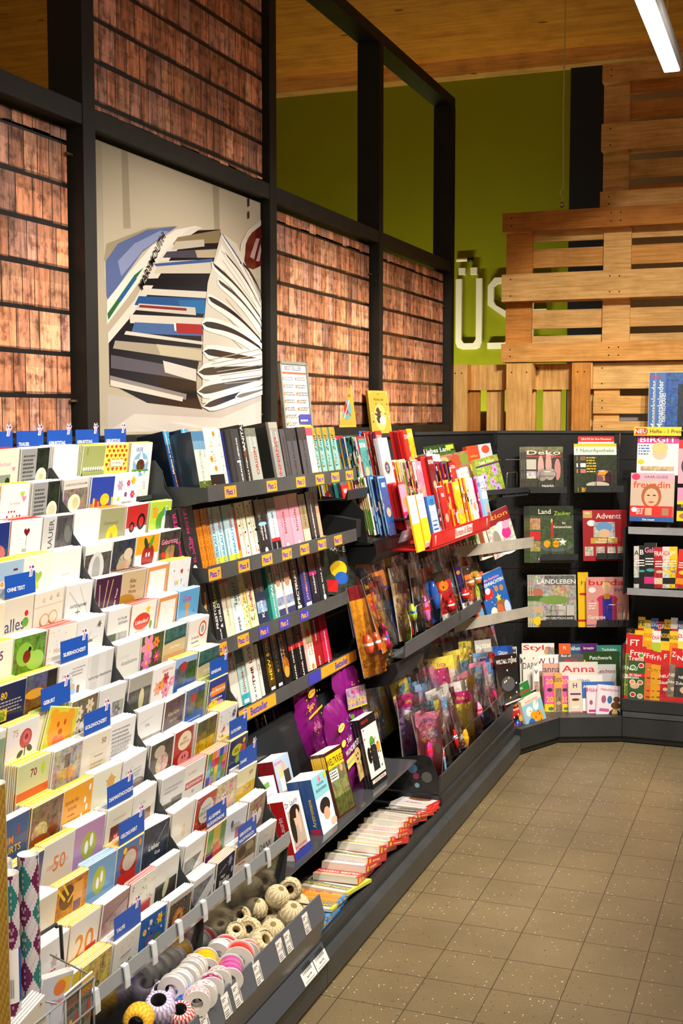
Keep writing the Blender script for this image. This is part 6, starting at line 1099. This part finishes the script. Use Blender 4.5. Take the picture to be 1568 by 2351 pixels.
mag('C',.38,1126,1418,1180,1316,.006,3,'b #1f5aa8;t .5 .87 .07 Liebe_Geschichten p;t .5 .78 .1 WEIHNACHTEN w;e .25 .6 .2 .14 r;e .25 .66 .1 .08 w;e .6 .64 .08 .08 #a87a4a;e .8 .62 .08 .08 #a87a4a;s .6 .46 .12 y;r .45 .15 .8 .4 #8a5a2a;e .3 .2 .14 .16 #e8dcc8;e .55 .2 .14 .18 #b8603a;e .85 .2 .12 .2 #b8c8e0;d 8 .015 w','blue Christmas picture book with a crib on the lower grey shelf','#3a2a20',12,-10,ext=.03)
for i in range(7):
    mag('C',.30,1040+i*9,1448-i*3,1047+i*9,1350,.13,1,'b %s;t .5 .6 .05 KINDER k 90'%['y','k','#3a5a2a','y','k','r','y'][i],'dark or yellow booklet on lower grey shelf, %s'%ORD[i],'k',12,-6,group='booklets on the lower grey shelf')
# corner rack: bottom
SWC='b %s;r 0 .72 1 1 %s;t .5 .86 .12 WELTALL_STERNE w;e .5 .4 .3 .2 G;d 10 .03 wy'
for i,(xl,xr,yb,yt,bg,tp,d_) in enumerate(((1066,1088,1560,1492,'#b8b0a8','#8a8f90','grey space pack with yellow number'),(1086,1136,1560,1478,'#7a3a38','#b8b4ac','grey space pack with black letters, higher'),(1010,1062,1590,1516,'#4a6a90','#5a7890','blue space comic with yellow corner'),(1072,1096,1590,1510,'#3a5a8a','y','blue comic edge'),(1094,1130,1590,1506,'#4a70a0','#6a90b8','pale blue space comic'),(1132,1146,1590,1506,'B','r','dark comic edge'),(1146,1196,1600,1512,'#202020','#2a1a1a','black space comic with red lettering'))):
    mag('C',.34+.02*i,xl,yb,xr,yt,.005,1,SWC%(bg,tp),d_+' in the bottom of the corner','k',10,4,ext=.05)
mag('C',.30,932,1545,980,1491,.005,1,'b e;r 0 .82 1 1 P;t .3 .6 .2 TOP w;t .3 .4 .16 Model w;e .7 .45 .24 .3 #3a3a3a','turquoise magazine with a violet band and a dark horse','P',8,0,ext=.12)
for i,(xl,xr,yb,yt,c,ti,d_) in enumerate(((1163,1206,1640,1598,'#2a2a2a','MINECRAFT','black pocket comic with green top'),(1190,1232,1640,1578,'#2f7a3a','LUSTIG','green pocket comic with a white title'),(1165,1205,1660,1612,'#e8e8d8','SPUK','pale green pocket comic'),(1200,1248,1655,1602,'#1a1a1a','TASCHENBUCH','black pocket comic behind the blue one'))):
    mag('C',.47,xl,yb,xr,yt,.012,1,'b %s;t .5 .86 .09 %s %s;r 0 .7 1 .74 r;e .5 .4 .3 .2 y'%(c,ti,'w' if i!=2 else 'n'),d_+' in the corner','w',14,-8,ext=.03,cat='comic')
mag('C',.53,1180,1692,1219,1618,.014,2,'b #b82420;r 0 .84 1 1 k;t .5 .91 .09 HALLOWEEN o;t .5 .78 .07 SPEZIAL w;e .35 .5 .16 .14 k;e .4 .38 .16 .14 #2a4aa0;e .65 .5 .16 .12 a;e .7 .32 .14 .14 k;e .3 .2 .14 .12 y;d 8 .03 wy','red Halloween pocket comic standing in the corner','#8a1a18',12,-4,cat='comic',ext=.01)
mag('C',.55,1214,1680,1258,1606,.016,2,'b #8fc4dc;r 0 .84 1 1 #e8ddc8;t .5 .89 .08 ENTEN-EDITION r;e .3 .62 .16 .14 w;e .65 .7 .14 .14 w;e .45 .45 .16 .14 a;e .7 .36 .18 .18 a;e .3 .28 .16 .14 #3a6ab0;e .6 .15 .16 .1 w;d 8 .03 or','pale blue pocket comic with round yellow figures in the corner','#e0d4bc',12,-8,cat='comic',ext=.01)
# pegboard rack: three stepped rows at the bottom
BR=[(.20,1176,1188,1545,1487,'w','M','narrow white magazine at the back left'),(.20,1200,1275,1560,1480,'#e8e2da','Style','white magazine with a red title'),(.20,1285,1312,1545,1480,'#e8622a','n','orange magazine at the back'),(.20,1311,1335,1545,1481,'#2a5a80','nähen','blue sewing magazine at the back'),(.19,1335,1375,1550,1480,'P','kreativ','purple craft magazine at the back'),(.20,1372,1432,1550,1484,'#3a8a78','Tischdeko','turquoise green magazine at the back'),
(.27,1196,1240,1610,1506,'#e4e0d4','Mode','cream magazine with blue script'),(.30,1203,1240,1625,1518,'#dedad0','DARK','cream magazine with a dark grey title'),(.27,1236,1256,1610,1508,'w','W','white and red magazine'),(.27,1250,1290,1610,1507,'#e8e8ec','U','pale violet magazine'),(.28,1286,1342,1600,1506,'#5a5a5c','sabrina','grey magazine with a pink title'),(.27,1343,1426,1600,1500,'#2c4a22','Patchwork','dark green magazine with a white title'),
(.36,1227,1240,1650,1533,'#e0e0e0','v','grey white magazine edge'),(.36,1250,1290,1655,1528,'#d8a090','anna','salmon magazine in the third row'),(.38,1289,1376,1655,1525,'#dcd6cc','Anna','wrapped white magazine with a big red title'),(.36,1374,1418,1640,1530,'#c8c8c8','Leichten','grey magazine with a red brown title'),
(.44,1253,1275,1660,1556,'#d85aa0','20','pink and yellow magazine, left one of two'),(.45,1275,1293,1660,1550,'#e0a04a','Extra','orange wrapped magazine'),(.44,1289,1308,1660,1556,'#d85aa0','20','pink and yellow magazine, right one of two'),(.42,1302,1386,1655,1554,'#e6e2de','Häkeln','white magazine with a blue script title'),(.46,1308,1338,1661,1566,'#d8ccb8','H','cream magazine with a brown cake'),(.46,1339,1410,1661,1569,'#3a6ab0','Adventskalender','blue magazine with a white band'),(.48,1350,1378,1661,1577,'#e4d8e0','Häkel','pale crochet magazine, rear one'),(.50,1368,1424,1661,1577,'#e2dce2','Häkeltücher','pale crochet magazine with a long haired woman')]
TC2={'Style':'r','Anna':'#c83a50','Patchwork':'w','20':'y','sabrina':'#c83a50','DARK':'G','Häkeln':'#3a4a9a','Häkeltücher':'m','Häkel':'m','Adventskalender':'w','W':'R','H':'P','n':'w','nähen':'w','kreativ':'w','Tischdeko':'w','Leichten':'R'}
for off,xl,xr,yb,yt,c,ti,d_ in BR:
    big=.16 if len(ti)<6 else .1
    ops='b %s;t .48 .88 %.2f %s %s;'%(c,big,ti,TC2.get(ti,'G'))
    ops+={'Häkeltücher':'e .25 .62 .1 .16 #a05a80;e .5 .62 .1 .16 #3a6a9a;e .78 .6 .1 .1 #d8a888;e .78 .64 .14 .12 #6a4428;e .76 .48 .2 .14 #6a4428;e .74 .25 .24 .22 #3a3020;e .74 .3 .12 .14 #c8a860;r .1 .3 .5 .38 #c85a9a;e .25 .12 .18 .14 #7a6a5a','Häkel':'e .3 .55 .14 .2 #a05a80;r .1 .3 .7 .36 m;e .35 .12 .2 .12 #7a6a5a','H':'r .1 .66 .9 .7 P;e .5 .55 .3 .1 #6a3a20;e .5 .38 .3 .12 #e8e0d0;r .1 .2 .9 .28 #c87aa0;l .1 .1 .9 .15 .1 k','20':'e .5 .7 .3 .2 #3a3a44;t .5 .5 .16 20 y;r 0 0 1 .4 y;e .6 .3 .3 .2 #4a7a6a','Style':'e .8 .8 .12 .12 #c89a70;r .8 .4 1 .9 #a8a29aP','Patchwork':'t .35 .72 .09 &_Nähen w;r 0 .84 .05 .2 y','Adventskalender':'r 0 .3 1 .6 w;r 0 .1 .4 .3 r','DARK':'e .6 .25 .3 .18 #c89a70;e .6 .3 .26 .1 #2a4a7a','sabrina':'t .3 .97 .07 Best_of w','Anna':'r .1 .66 .5 .72 y;r .1 .1 .9 .6 #c8a090P'}.get(ti,'r .1 .1 .9 .7 %sP;e .5 .4 .3 .22 #c8a080'%('#8a7a6a' if len(d_)%2 else '#b89a88'))
    mag('B',off,xl,yb,xr,yt,.004,2 if off>.3 else 1,ops,d_+' under the pegboard',c if c!='w' else '#e8e8e8',11,6 if ti=='Häkeltücher' else 0,ext=.04 if yb<1650 else 0.0,fan=-.004)
# right hand unit
ashelf(2,'A',.44,1.075,.112,1.5,.032,'#9b9ea3'); ashelf(2,'A',.44,.755,.112,1.5,.03,'#9b9ea3')
e,mk=RU[2]; m_=mk(); m_.box(-.835,6.36,.165,1.2,6.385,.225,'#303335'); m_.build('bin_front',e); m_=mk(); m_.box(-.83,6.37,.134,1.2,6.40,.138,'#d8d8d8'); m_.box(-.83,6.352,.134,1.2,6.372,.160,'#4a4c50'); m_.build('label_strip',e)
m_=mk(); m_.box(-.845,6.37,.14,-.838,6.92,.50,'#1a1c1d'); m_.build('side_plate',e)
m_=mk(); m_.box(-.86,6.5,.75,-.852,6.92,1.10,'#1f2123'); m_.build('side_plate',e)
mag('A',.40,1461,1090,1556,990,.005,2,'b #e8e4e0;r 0 .92 1 1 y;t .55 .96 .05 Feine_Herbstküche r;r 0 .72 1 .92 #c0408a;t .5 .81 .17 BIRGIT w;e .55 .5 .18 .17 #e0bca0;e .55 .62 .2 .14 #e0c080;x .03 .45 .35 .7 4 b;e .1 .3 .08 .06 y;r .1 .1 .9 .2 #c8b090P','women magazine with white on magenta title and a blond woman','#c8a020',8)
mag('A',.41,1466,1150,1536,1085,.004,1,'b #c8347a;t .35 .7 .34 Greta w;e .8 .4 .2 .3 #d8b090;e .8 .6 .2 .24 #d8b870','women magazine with magenta cover peeking above the orange titled one','#c8347a',8)
mag('A',.395,1455,1000,1564,980,.003,1,'b y;r .02 .1 .28 .85 #b8402a;t .15 .5 .7 NEU w;t .63 .5 .6 3_Hefte_-_1_Preis k','yellow card reading NEU 3 Hefte 1 Preis above the magazines','y',8,cat='sign',name='promotion_card')
mag('A',.45,1445,1196,1542,1086,.006,4,'b #c8b4a0;r 0 .84 1 1 #e8a8bc;e .12 .92 .1 .08 #c83a60;t .6 .92 .08 HAAR-GUIDE G;t .5 .76 .19 freundin #e0442a;e .5 .52 .24 .3 #a8603a;e .5 .5 .17 .22 #e0b090;e .43 .54 .04 .015 k;e .57 .54 .04 .015 k;e .5 .4 .07 .02 #b84a4a;r 0 .1 1 .32 #cf2a24;e .1 .24 .07 .06 w;r .36 .13 .52 .28 #d8a880;r .76 .13 .92 .28 #a87a60;x .15 .14 .33 .28 4 w;r 0 0 1 .1 #2a5a9a;t .45 .04 .06 Die_neuen w','women magazine with orange title and a red haired woman','#3a70b0',8,fan=.002)
for i,(xl,xr,c,d_) in enumerate(((1553,1566,'#e8d8d8','pale magazine cut by the right edge, upper'),)):
    mag('A',.44,xl,1196,xr+40,1120,.005,2,'b y;r 0 .6 1 1 p;r 0 .3 1 .5 k;t .3 .45 .1 DO y;e .4 .15 .3 .14 #a86a50',d_,'y',8)
mag('A',.40,1556,1110,1620,1010,.005,1,'b #d8a0b0;r 0 .8 1 1 r;e .3 .4 .2 .3 #3a3a44','pink magazine cut by the right edge behind the orange titled one','p',8)
for i,(xl,xr,yt,c,ti,tc) in enumerate(((1455,1461,1255,'#c8c8c0','A','k'),(1463,1478,1253,'#16181a','B','w'),(1479,1501,1247,'#1c1d20','Gala','p'),(1502,1520,1257,'#b8202a','FRAU','w'),(1521,1538,1256,'#d8d0c8','ADAC','r'),(1537,1549,1256,'#e8c020','pr','w'),(1549,1580,1262,'#d02a20','7','w'))):
    mag('A',.44,xl,1350,xr+6,yt,.006,2,'b %sP;r 0 .7 1 1 %s;t .5 .84 .16 %s %s;e .5 .4 .35 .14 %s;r 0 .1 1 .25 %s;x .1 .5 .9 .68 3 w'%(c,c,ti,tc,['#c8c0b0','e','e','#d8b090','y','#8a6ab0','y'][i],['k','k','m','#d8c0a0','k','k','o'][i]),'%s magazine on the lower silver shelf, %s from the left'%(['grey','black','black and pink','red','pale','yellow','large red'][i],ORD[i]),c,8,-2 if i<6 else 4,group='magazines on the lower silver shelf')
# bottom crowd of weeklies
for i in range(8):
    x=1462+i*15; c=['y','#d8c020','b','#c8202a','y','w','#2a5aa0','y'][i]
    mag('A',.30,x,1500,x+16,1418+(i*7)%11,.005,1,'b %s;t .5 .86 .16 %s %s;r 0 .6 1 .74 r;r 0 .3 1 .55 %sP'%(c,['FE','FR','SSG','GF','NEU','DAS','FREI','BILD'][i],'k' if c in 'y' else 'w','#b8903a'),'yellow and red weekly in the rearmost row, %s from the left'%ORD[i],'y',10,ext=.04,group='weeklies in the rearmost row')
for i in range(7):
    x=1434+i*20; 
    mag('A',.36,x,1530,x+24,1444+(i*5)%9,.004,1,'b %s;r 0 .75 1 1 %s;t .5 .86 .12 %s %s;e .5 .45 .35 .2 %s;d 8 .05 rno'%(['o','y','a','l','y','o','Y'][i],['k','y','y','w','k','y','w'][i],['RÄTSEL','SPASS','ROULADEN','DIÄT','KOCHEN','BACKEN','DAS'][i],['y','k','r','m','y','k','r'][i],['r','#b8602a','#a85a2a','w','r','#a86a3a','b'][i]),'recipe weekly with food pictures in the middle row, %s from the left'%ORD[i],'y',10,ext=.06,group='recipe weeklies in the middle row')
WK=[(1432,1440,1457,'r','ill','#a8b84a'),(1434,1470,1460,'r','FT','#6a7a3a'),(1440,1480,1486,'#2f5a2c','Frau','w'),(1478,1496,1494,'#d8702a','Fr','#d86a2a'),(1492,1504,1498,'#e0a020','Fr','#e0b030'),(1503,1520,1500,'#e0a020','Fr','#e0b030'),(1514,1534,1496,'#b8303a','F','#c8202a'),(1528,1552,1490,'#c82a24','Zeit','#8a7a6a'),(1545,1590,1500,'#c82020','NEU','#3a3a3a')]
for i,(xl,xr,yt,c,ti,im) in enumerate(WK):
    ops='b %s;r 0 .74 1 1 r;t .5 .88 .13 %s w;'%(c,ti)
    if i==2: ops+='t .4 .78 .11 Trend w;'+';'.join('e %.2f %.2f .17 .15 w;e %.2f %.2f .13 .11 %s'%(a_,b2,a_,b2,k2) for a_,b2,k2 in ((.25,.62,'#6a8a3a'),(.72,.66,'r'),(.7,.84,'n'),(.25,.36,'a'),(.7,.36,'#b8703a'),(.3,.14,'r'),(.72,.12,'#c8a070')))+';r 0 .46 1 .52 r;t .4 .49 .06 66_Ideen w'
    elif i in(3,4,5): ops+='e .5 .62 .4 .12 y;t .5 .62 .07 0,99 R;'+';'.join('e .5 %.2f .3 .1 %s'%(.1+.12*j,['#7a3a1a','r','#c8903a'][j%3]) for j in range(4))
    else: ops+='r 0 .1 1 .7 %sP;t .4 .5 .08 NEU w;t .4 .38 .08 Zukunft w;e .6 .25 .3 .2 #d8b090'%im
    mag('A',.50,xl,1603,xr,yt,.006,2,ops,'women weekly in the front row of the right unit, %s from the left'%ORD[i],'r',10,[0,0,0,0,0,0,0,5,2][i],ext=.02,group='women weeklies in the front row')
# ================================================================ tray goods: twine, ribbons, rolls, baskets
def twine(x,y,z,r,rot,label,hole=True):
    b=MB(); n=28; pr=[]
    k0=.28 if hole else 0
    for i in range(13):
        a=math.pi*(k0+ (1-2*k0)*i/12) if hole else math.pi*i/12
        pr.append((r*math.sin(a),r*math.cos(a)*-1.02))
    if hole: pr=[(r*.28,pr[0][1]+r*.5)]+[(r*.36,pr[0][1]+.001)]+pr+[(r*.36,pr[-1][1]-.001),(r*.28,pr[-1][1]-r*.5)]
    b.lathe(pr,None,'paper',n,'z',lambda k,i:'#8a7346' if (k in(0,len(pr)-2)) else (['#c9b68c','#d9c9a2','#bfab80','#e2d5b4'][(i*3+k*2)%4]))
    for j in range(9):
        a=j*math.pi/9; ax=Vector((math.cos(a),math.sin(a),0)); u=ax.cross(Vector((0,0,1))); tl=.75
        pts=[]
        for i in range(17):
            t_=2*math.pi*i/16; v=u*math.cos(t_)+(Vector((0,0,1))*math.cos(tl)+ax*math.sin(tl))*math.sin(t_); pts.append(v*(r*1.012))
        b.tube(pts,r*.03,['#b39c6c','#d8c8a0','#e0d4b0'][j%3],'paper',4)
    o=b.build('twine_ball',loc=(x,y,z),rot=rot,label=label,cat='twine',group='balls of twine in the tray')
    return o
TW=[(636,2059,-1.375,.034,(.2,.5,0),'cream twine ball topmost on the left',False),(666,2041,-1.385,.035,(1.3,.1,.3),'cream twine ball topmost on the right, its hole facing out',True),(668,2100,-1.335,.038,(.3,.4,0),'cream twine ball at the front right corner',False),(684,2078,-1.38,.034,(.4,.2,0),'cream twine ball behind the front right one',False),
(617,2108,-1.40,.032,(.2,.1,0),'cream twine ball in shade behind the divider',True),(626,2138,-1.33,.034,(.5,.3,0),'cream twine ball with white label in the front basket',False),(599,2164,-1.325,.037,(.2,.9,0),'golden twine ball at the front of the basket',True),(574,2134,-1.38,.032,(1.1,.4,0),'golden twine ball in the middle of the basket',True),(552,2106,-1.42,.03,(.7,.4,0),'brown twine ball at the back under the front panel',True),(540,2143,-1.40,.03,(.4,.4,0),'golden twine ball at the left of the basket',True),(591,2087,-1.42,.03,(.3,.2,0),'brown twine ball at the rear right under the panel',False)]
for xx,yy_,X,r,ro,lab,ho in TW:
    p=onx(xx,yy_,X); z=max(p.z,.158+r); o=twine(p.x,p.y,z,r,ro,lab,ho)
    if 'front' in lab or 'topmost on the left' in lab:
        q=MB(); q.lathe([(r*1.025,-r*.25),(r*1.045,0),(r*1.025,r*.25)],None,'paper',24,'z',lambda k,i:'w' if i<9 else '#d9c9a2'); q.build('paper_band',o)
def spool(x,y,z,r,wd,rot,rib,label,cols=None,band=None):
    e=empty('ribbon_spool',label,'ribbon',(x,y,z),rot,'ribbon spools in the tray')
    wd*=1.5
    for s in (-1,1):
        q=MB(); q.lathe([(r*.45,s*wd/2),(r,s*wd/2),(r*1.02,s*(wd/2-.0015)),(r,s*(wd/2-.003)),(r*.45,s*(wd/2-.003))],'#e6e3de','gloss',28,'y',sm=False); q.build('flange',e)
    q=MB(); q.lathe([(r*.45,-wd/2),(r*.45,wd/2)],'#cfcac2','gloss',24,'y'); q.build('core',e)
    q=MB(); n=6; q.lathe([(r*(.88+.03*(i%2)),-wd/2+.003+i*(wd-.006)/n) for i in range(n+1)],None,'gloss',30,'y',cols or (lambda k,i:rib if k%2 else rib)); q.build('ribbon',e)
RZ=lambda a: (0,0,R(a))
def sp(xx,yy_,X,r,wd,rot,rib,label,cols=None,band=None): p=onx(xx,yy_,X); spool(p.x,p.y,max(p.z,.157+r*.9),r,wd,rot,rib,label,cols)
SR=(0,R(10),R(12))
sp(470,2216,-1.38,.036,.034,(R(8),0,R(30)),'#f0b820','yellow ribbon spool in the second row',lambda k,i:['#f2bc20','#e0a818'][k%2])
sp(502,2190,-1.385,.036,.02,SR,'w','white spool with barcode sticker and red ribbon')
sp(518,2180,-1.39,.037,.018,SR,'r','red and white ribbon spool behind the barcode one')
sp(548,2200,-1.325,.04,.03,(0,0,R(20)),'#d83a30','large white spool with a red ribbon in the front')
sp(566,2190,-1.345,.038,.014,(0,0,R(20)),'#d83a30','red ribbon spool right behind the large white one')
sp(528,2234,-1.31,.034,.045,(R(6),0,R(24)),'#c04a8a','pink ribbon spool with violet stripes',lambda k,i:['#d0609a','#a84a90'][k%2])
sp(446,2222,-1.39,.034,.012,SR,'w','white ribbon spool with red hearts',lambda k,i:'r' if (i+k)%5==0 else 'w')
sp(438,2232,-1.385,.034,.012,SR,'w','white ribbon spool with coloured dots',lambda k,i:['w','w','y','s','p'][(i+k*2)%5])
sp(427,2246,-1.38,.034,.012,SR,'w','white ribbon spool with yellow spots',lambda k,i:'y' if (i*2+k)%5==0 else 'w')
sp(412,2258,-1.375,.034,.014,SR,'#e6e4dc','white lace ribbon spool')
sp(396,2270,-1.375,.035,.014,SR,'#d8d8d4','grey white lace ribbon spool with a blue label')
sp(484,2266,-1.31,.032,.02,(0,0,R(28)),'#9a1a5a','magenta ribbon spool with white dots',lambda k,i:'w' if (i+k*3)%4==0 and k%2 else '#9a1a5a')
sp(502,2250,-1.315,.032,.016,(0,0,R(28)),'#c8a0a8','rose woven ribbon spool behind the magenta one',lambda k,i:['#b87a88','#e0d0d0'][(i+k)%2])
sp(468,2284,-1.30,.032,.018,(0,0,R(28)),'w','white ribbon spool with red cherries',lambda k,i:'r' if (i*3+k)%5==0 else 'w')
sp(452,2298,-1.295,.032,.022,(0,0,R(28)),'#c8a8a8','rose woven ribbon spool at the front',lambda k,i:['#c08a94','#e6dada'][(i+k)%2])
def cone(xx,yy_,X,r,h,rot,c1,c2,label):
    p=onx(xx,yy_,X); b=MB(); pr=[(r*.4,h*.42),(r*.5,h*.5),(r*.8,h*.44),(r,h*.2),(r*1.02,0),(r,-h*.25),(r*.8,-h*.45),(r*.5,-h*.5)]
    b.lathe(pr,None,'paper',36,'z',lambda k,i:[c1,c2][(i+k)%2] if k else 'k'); o=b.build('string_roll',loc=(p.x,p.y,max(p.z,.157+r)),rot=rot,label=label,cat='string',group='rolls of decorative string')
    q=MB(); q.lathe([(r*.42,h*.5),(r*.42,-h*.5)],'#4a4a4e','paper',16); q.build('core',o)
cone(434,2304,-1.34,.038,.08,(R(80),0,R(60)),'#2a55b0','#5a80d0','blue speckled string roll lying in the tray')
cone(372,2296,-1.40,.036,.08,(R(20),R(10),0),'#d8d0e4','#b8a8c8','lilac gingham string roll behind')
cone(366,2322,-1.36,.037,.085,(R(25),R(12),0),'#dcd4e6','#a898c0','lilac gingham string roll in front, its hole upward')
cone(416,2336,-1.32,.032,.07,(R(30),R(12),0),'#c04a4a','#e8d0cc','red gingham string roll at the front edge')
cone(318,2340,-1.36,.034,.07,(R(80),0,R(20)),'#e0a020','#f0c040','yellow string roll partly under the front panel')
# wire dividers of the tray
def wires(name,lst,label,cat,r=.0022,col='#26282a'):
    P=Vector(lst[0][0]); e=empty(name,label,cat,P)
    for pl in lst:
        q=MB(); q.tube([Vector(p)-P for p in pl],r,col,'gloss'); q.build('wire',e)
    return e
def divider(y,lab,x0=-1.44,x1=-1.30,z0=.16,z1=.235):
    L=[[(x0,y,z0),(x0,y,z1),(x0+.01,y,z1+.008),(x1-.012,y,z1+.008),(x1,y,z1-.004),(x1,y,z0)]]
    L+=[[(x0+.022*k,y,z0),(x0+.022*k,y,z1+.007)] for k in range(1,6)]
    L+=[[(x0,y,z0+.001),(x1,y,z0+.001)]]
    wires('wire_divider',L,lab,'divider')
divider(3.03,'black wire divider between the two groups of twine balls'); divider(2.86,'black wire divider between the ribbons and the golden twine'); divider(3.225,'black wire divider at the right end of the tray',z1=.26)
b=MB(); b.lathe([(.048,0),(.05,.001),(.052,.06),(.05,.061),(.047,.004),(0,.003)],'#c8ccd0','acryl',28); p=onx(546,2172,-1.39); b.build('plastic_cup',loc=(p.x,p.y+.01,.158),label='round clear plastic tub behind the red ribbon spools',cat='tub')
# price basket at the left: wire basket with mini cards, rolls of gift wrap behind
BX0,BX1,BY0,BY1,BZ0,BZ1=-1.385,-1.285,1.60,2.03,.46,.585
L=[[(BX1,BY0,BZ1),(BX1,BY1,BZ1),(BX0,BY1,BZ1+.03)],[(BX1,BY0,BZ1-.06),(BX1,BY1,BZ1-.06)],[(BX1,BY0,BZ0),(BX1,BY1,BZ0),(BX0,BY1,BZ0)],[(BX0,BY0,BZ0),(BX0,BY1,BZ0)],[(BX1,1.91,BZ1),(BX0,1.91,BZ1)],[(BX1,1.76,BZ1),(BX0,1.76,BZ1)]]
for k in range(9): y=BY0+.03+k*.05; L.append([(BX0,y,BZ0),(BX1,y,BZ0),(BX1,y,BZ1)])
BK=wires('wire_basket',L,'grey wire basket hung before the cards at the lower left','basket',.0022,'#8c9092')
L=[[(-1.39,1.6,.66),(-1.385,1.97,.615),(-1.385,1.985,.60),(-1.385,2.03,.50)],[(-1.39,2.06,.66),(-1.39,2.075,.655),(-1.39,2.08,.58)],[(-1.39,1.6,.68),(-1.39,2.06,.665)]]
wires('wire_rack',L,'dark wire rail holding the gift wrap rolls','rack',.004,'#3a3d40')
def bcard(X,y,z,w,h,yaw,lean,roll,ops,lab,env='w',n=1):
    b=MB(); b.box(-w/2,0,0,w/2,.0015,h,'w','paper'); Face(b,w*.98,h*.98,z0=.001).draw(ops); ro=(R(-lean),R(roll),R(yaw)); o=b.build('gift_card',loc=(X,y,z),rot=ro,label=lab,cat='card',group='small cards in the wire basket')
    q=MB(); q.box(-w/2,.0018,0,w/2,.003,h+.001,env,'paper'); q.build('envelope',o)
    for i in range(1,n): dup(o,(X-.006*i,y,z+.001*i),ro,' '.join(('small card %s behind the '%['next','second','third','fourth','fifth'][i-1]+lab).split()[:16]),'small cards in the wire basket')
bcard(-1.30,1.985,.465,.10,.13,90,-6,-2,'b #77736a;r .6 .75 1 1 #e0b428;t .5 .8 .12 GLÜCKWUNSCH r;t .5 .66 .12 GEBURTSTAG k;r .2 .1 .3 .5 y;r .4 .1 .5 .55 #c8343a;r .65 .1 .75 .45 #3a5a3a;r .85 .3 .95 .6 r','grey card reading Glückwunsch in the wire basket')
bcard(-1.345,1.955,.475,.11,.13,90,-4,14,'b #c8ccd8;r .5 .7 .95 .95 #e8c040;e .6 .8 .2 .14 #e07a3a;t .6 .6 .1 Glücklich r','white card with an orange photo leaning in the basket',n=3)
bcard(-1.30,1.85,.475,.085,.15,88,-8,-14,'b #ecebe0;f .4 .72 .18 #b8c040 #d8d890;f .6 .4 .16 #b8c040 #d8d890;f .35 .15 .14 #b8c040 #d8d890;d 5 .03 R','white card with lime butterflies in the wire basket',n=5)
bcard(-1.31,1.77,.445,.10,.13,88,-6,0,'b #8a5a50P;f .3 .5 .16 P m;f .6 .35 .16 o y;f .4 .2 .14 m P','maroon flower card at the lower left edge',n=6)
def roll(X,y,zt,r,L_,cols,label,bandc=None):
    b=MB(); n=40; rows=70; b.lathe([(r,-L_+L_*k/rows) for k in range(rows+1)],None,'gloss',n,'z',cols)
    b.lathe([(r*.96,0),(r*1.0,0)],'w','paper',n); b.lathe([(r*.93,-.03),(r*.93,0),(r,.001)],'#e8e6e2','paper',n)
    o=b.build('gift_wrap_roll',loc=(X,y,zt),label=label,cat='gift wrap',group='rolls of gift wrap')
    q=MB(); q.lathe([(0,-.02),(r*.93,-.02)],'#d6d3cd','paper',n); q.build('core_plug',o)
    if bandc:
        q=MB(); q.lathe([(r*1.012,-.235),(r*1.012,-.135)],None,'paper',n,'z',lambda k,i:'#1f4aa8' if 12<=i<18 or i<4 else 'w'); 
        for k in range(7): a=R(-62+k*4.5); q.add([(r*1.03*math.cos(a+d_),r*1.03*math.sin(a+d_),z_) for d_,z_ in ((0,-.225),(.035 if k%2 else .02,-.225),(.035 if k%2 else .02,-.19),(0,-.19))],[(0,1,2,3)],'k','paper')
        q.build('paper_label',o)
def tri(ph):
    def f(k,i):
        a=i/40*4+ph/6; z_=k/70*.42/.062; m=int(a+z_+20),int(a-z_+40)
        if (m[0]+m[1])%2: return '#d6cdd0' if (i*7+k*3)%5 else '#c8bcc2'
        c=['#6c2350','#2c7a74'][m[0]%2]; u=((a+z_)%1-.5)**2+((a-z_)%1-.5)**2
        return '#b49ab0' if .05<u<.075 or u<.008 else c
    return f
snow=lambda c: (lambda k,i: c if ((i//2)%3==0 and (k//2)%3==0) else ('#b4c8e0' if (i+k)%3==0 else '#dfe6ee'))
roll(-1.315,1.80,.875,.0195,.42,tri(0),'white gift wrap roll with purple and teal diamonds, front one',1)
roll(-1.345,1.905,.87,.020,.42,tri(3),'white gift wrap roll with purple and teal diamonds, rear one')
roll(-1.35,1.83,.883,.019,.42,snow('#4a7ab8'),'pale gift wrap roll with blue stars, rear one')
roll(-1.305,1.735,.892,.0195,.42,snow('#4a7ab8'),'pale gift wrap roll with blue stars, middle one',1)
roll(-1.30,1.69,.893,.0195,.42,snow('#3a6ab0'),'pale gift wrap roll with blue stars at the edge',1)
roll(-1.34,1.775,.90,.019,.42,snow('#6a94c8'),'pale gift wrap roll with blue stars behind the others')
roll(-1.285,1.725,1.065,.02,.60,lambda k,i:['#8a6a28','#a88438','#97752e'][(k*2+i)%3],'tall golden gift wrap roll at the left edge')
q=MB(); q.box(-1.39,1.58,.443,-1.27,2.045,.446,'#3a3d40'); q.build('tray_plate',bpy.data.objects['wire_rack']); bpy.data.objects['tray_plate'].location=-Vector((-1.39,1.6,.66))
# report duplicate labels
for l,v in LABELS.items():
    if len(v)>1: print('DUPLABEL',len(v),l)
    if not 4<=len(l.split())<=16: print('LEN',len(l.split()),l)
bpy.data.scenes.remove(TS)
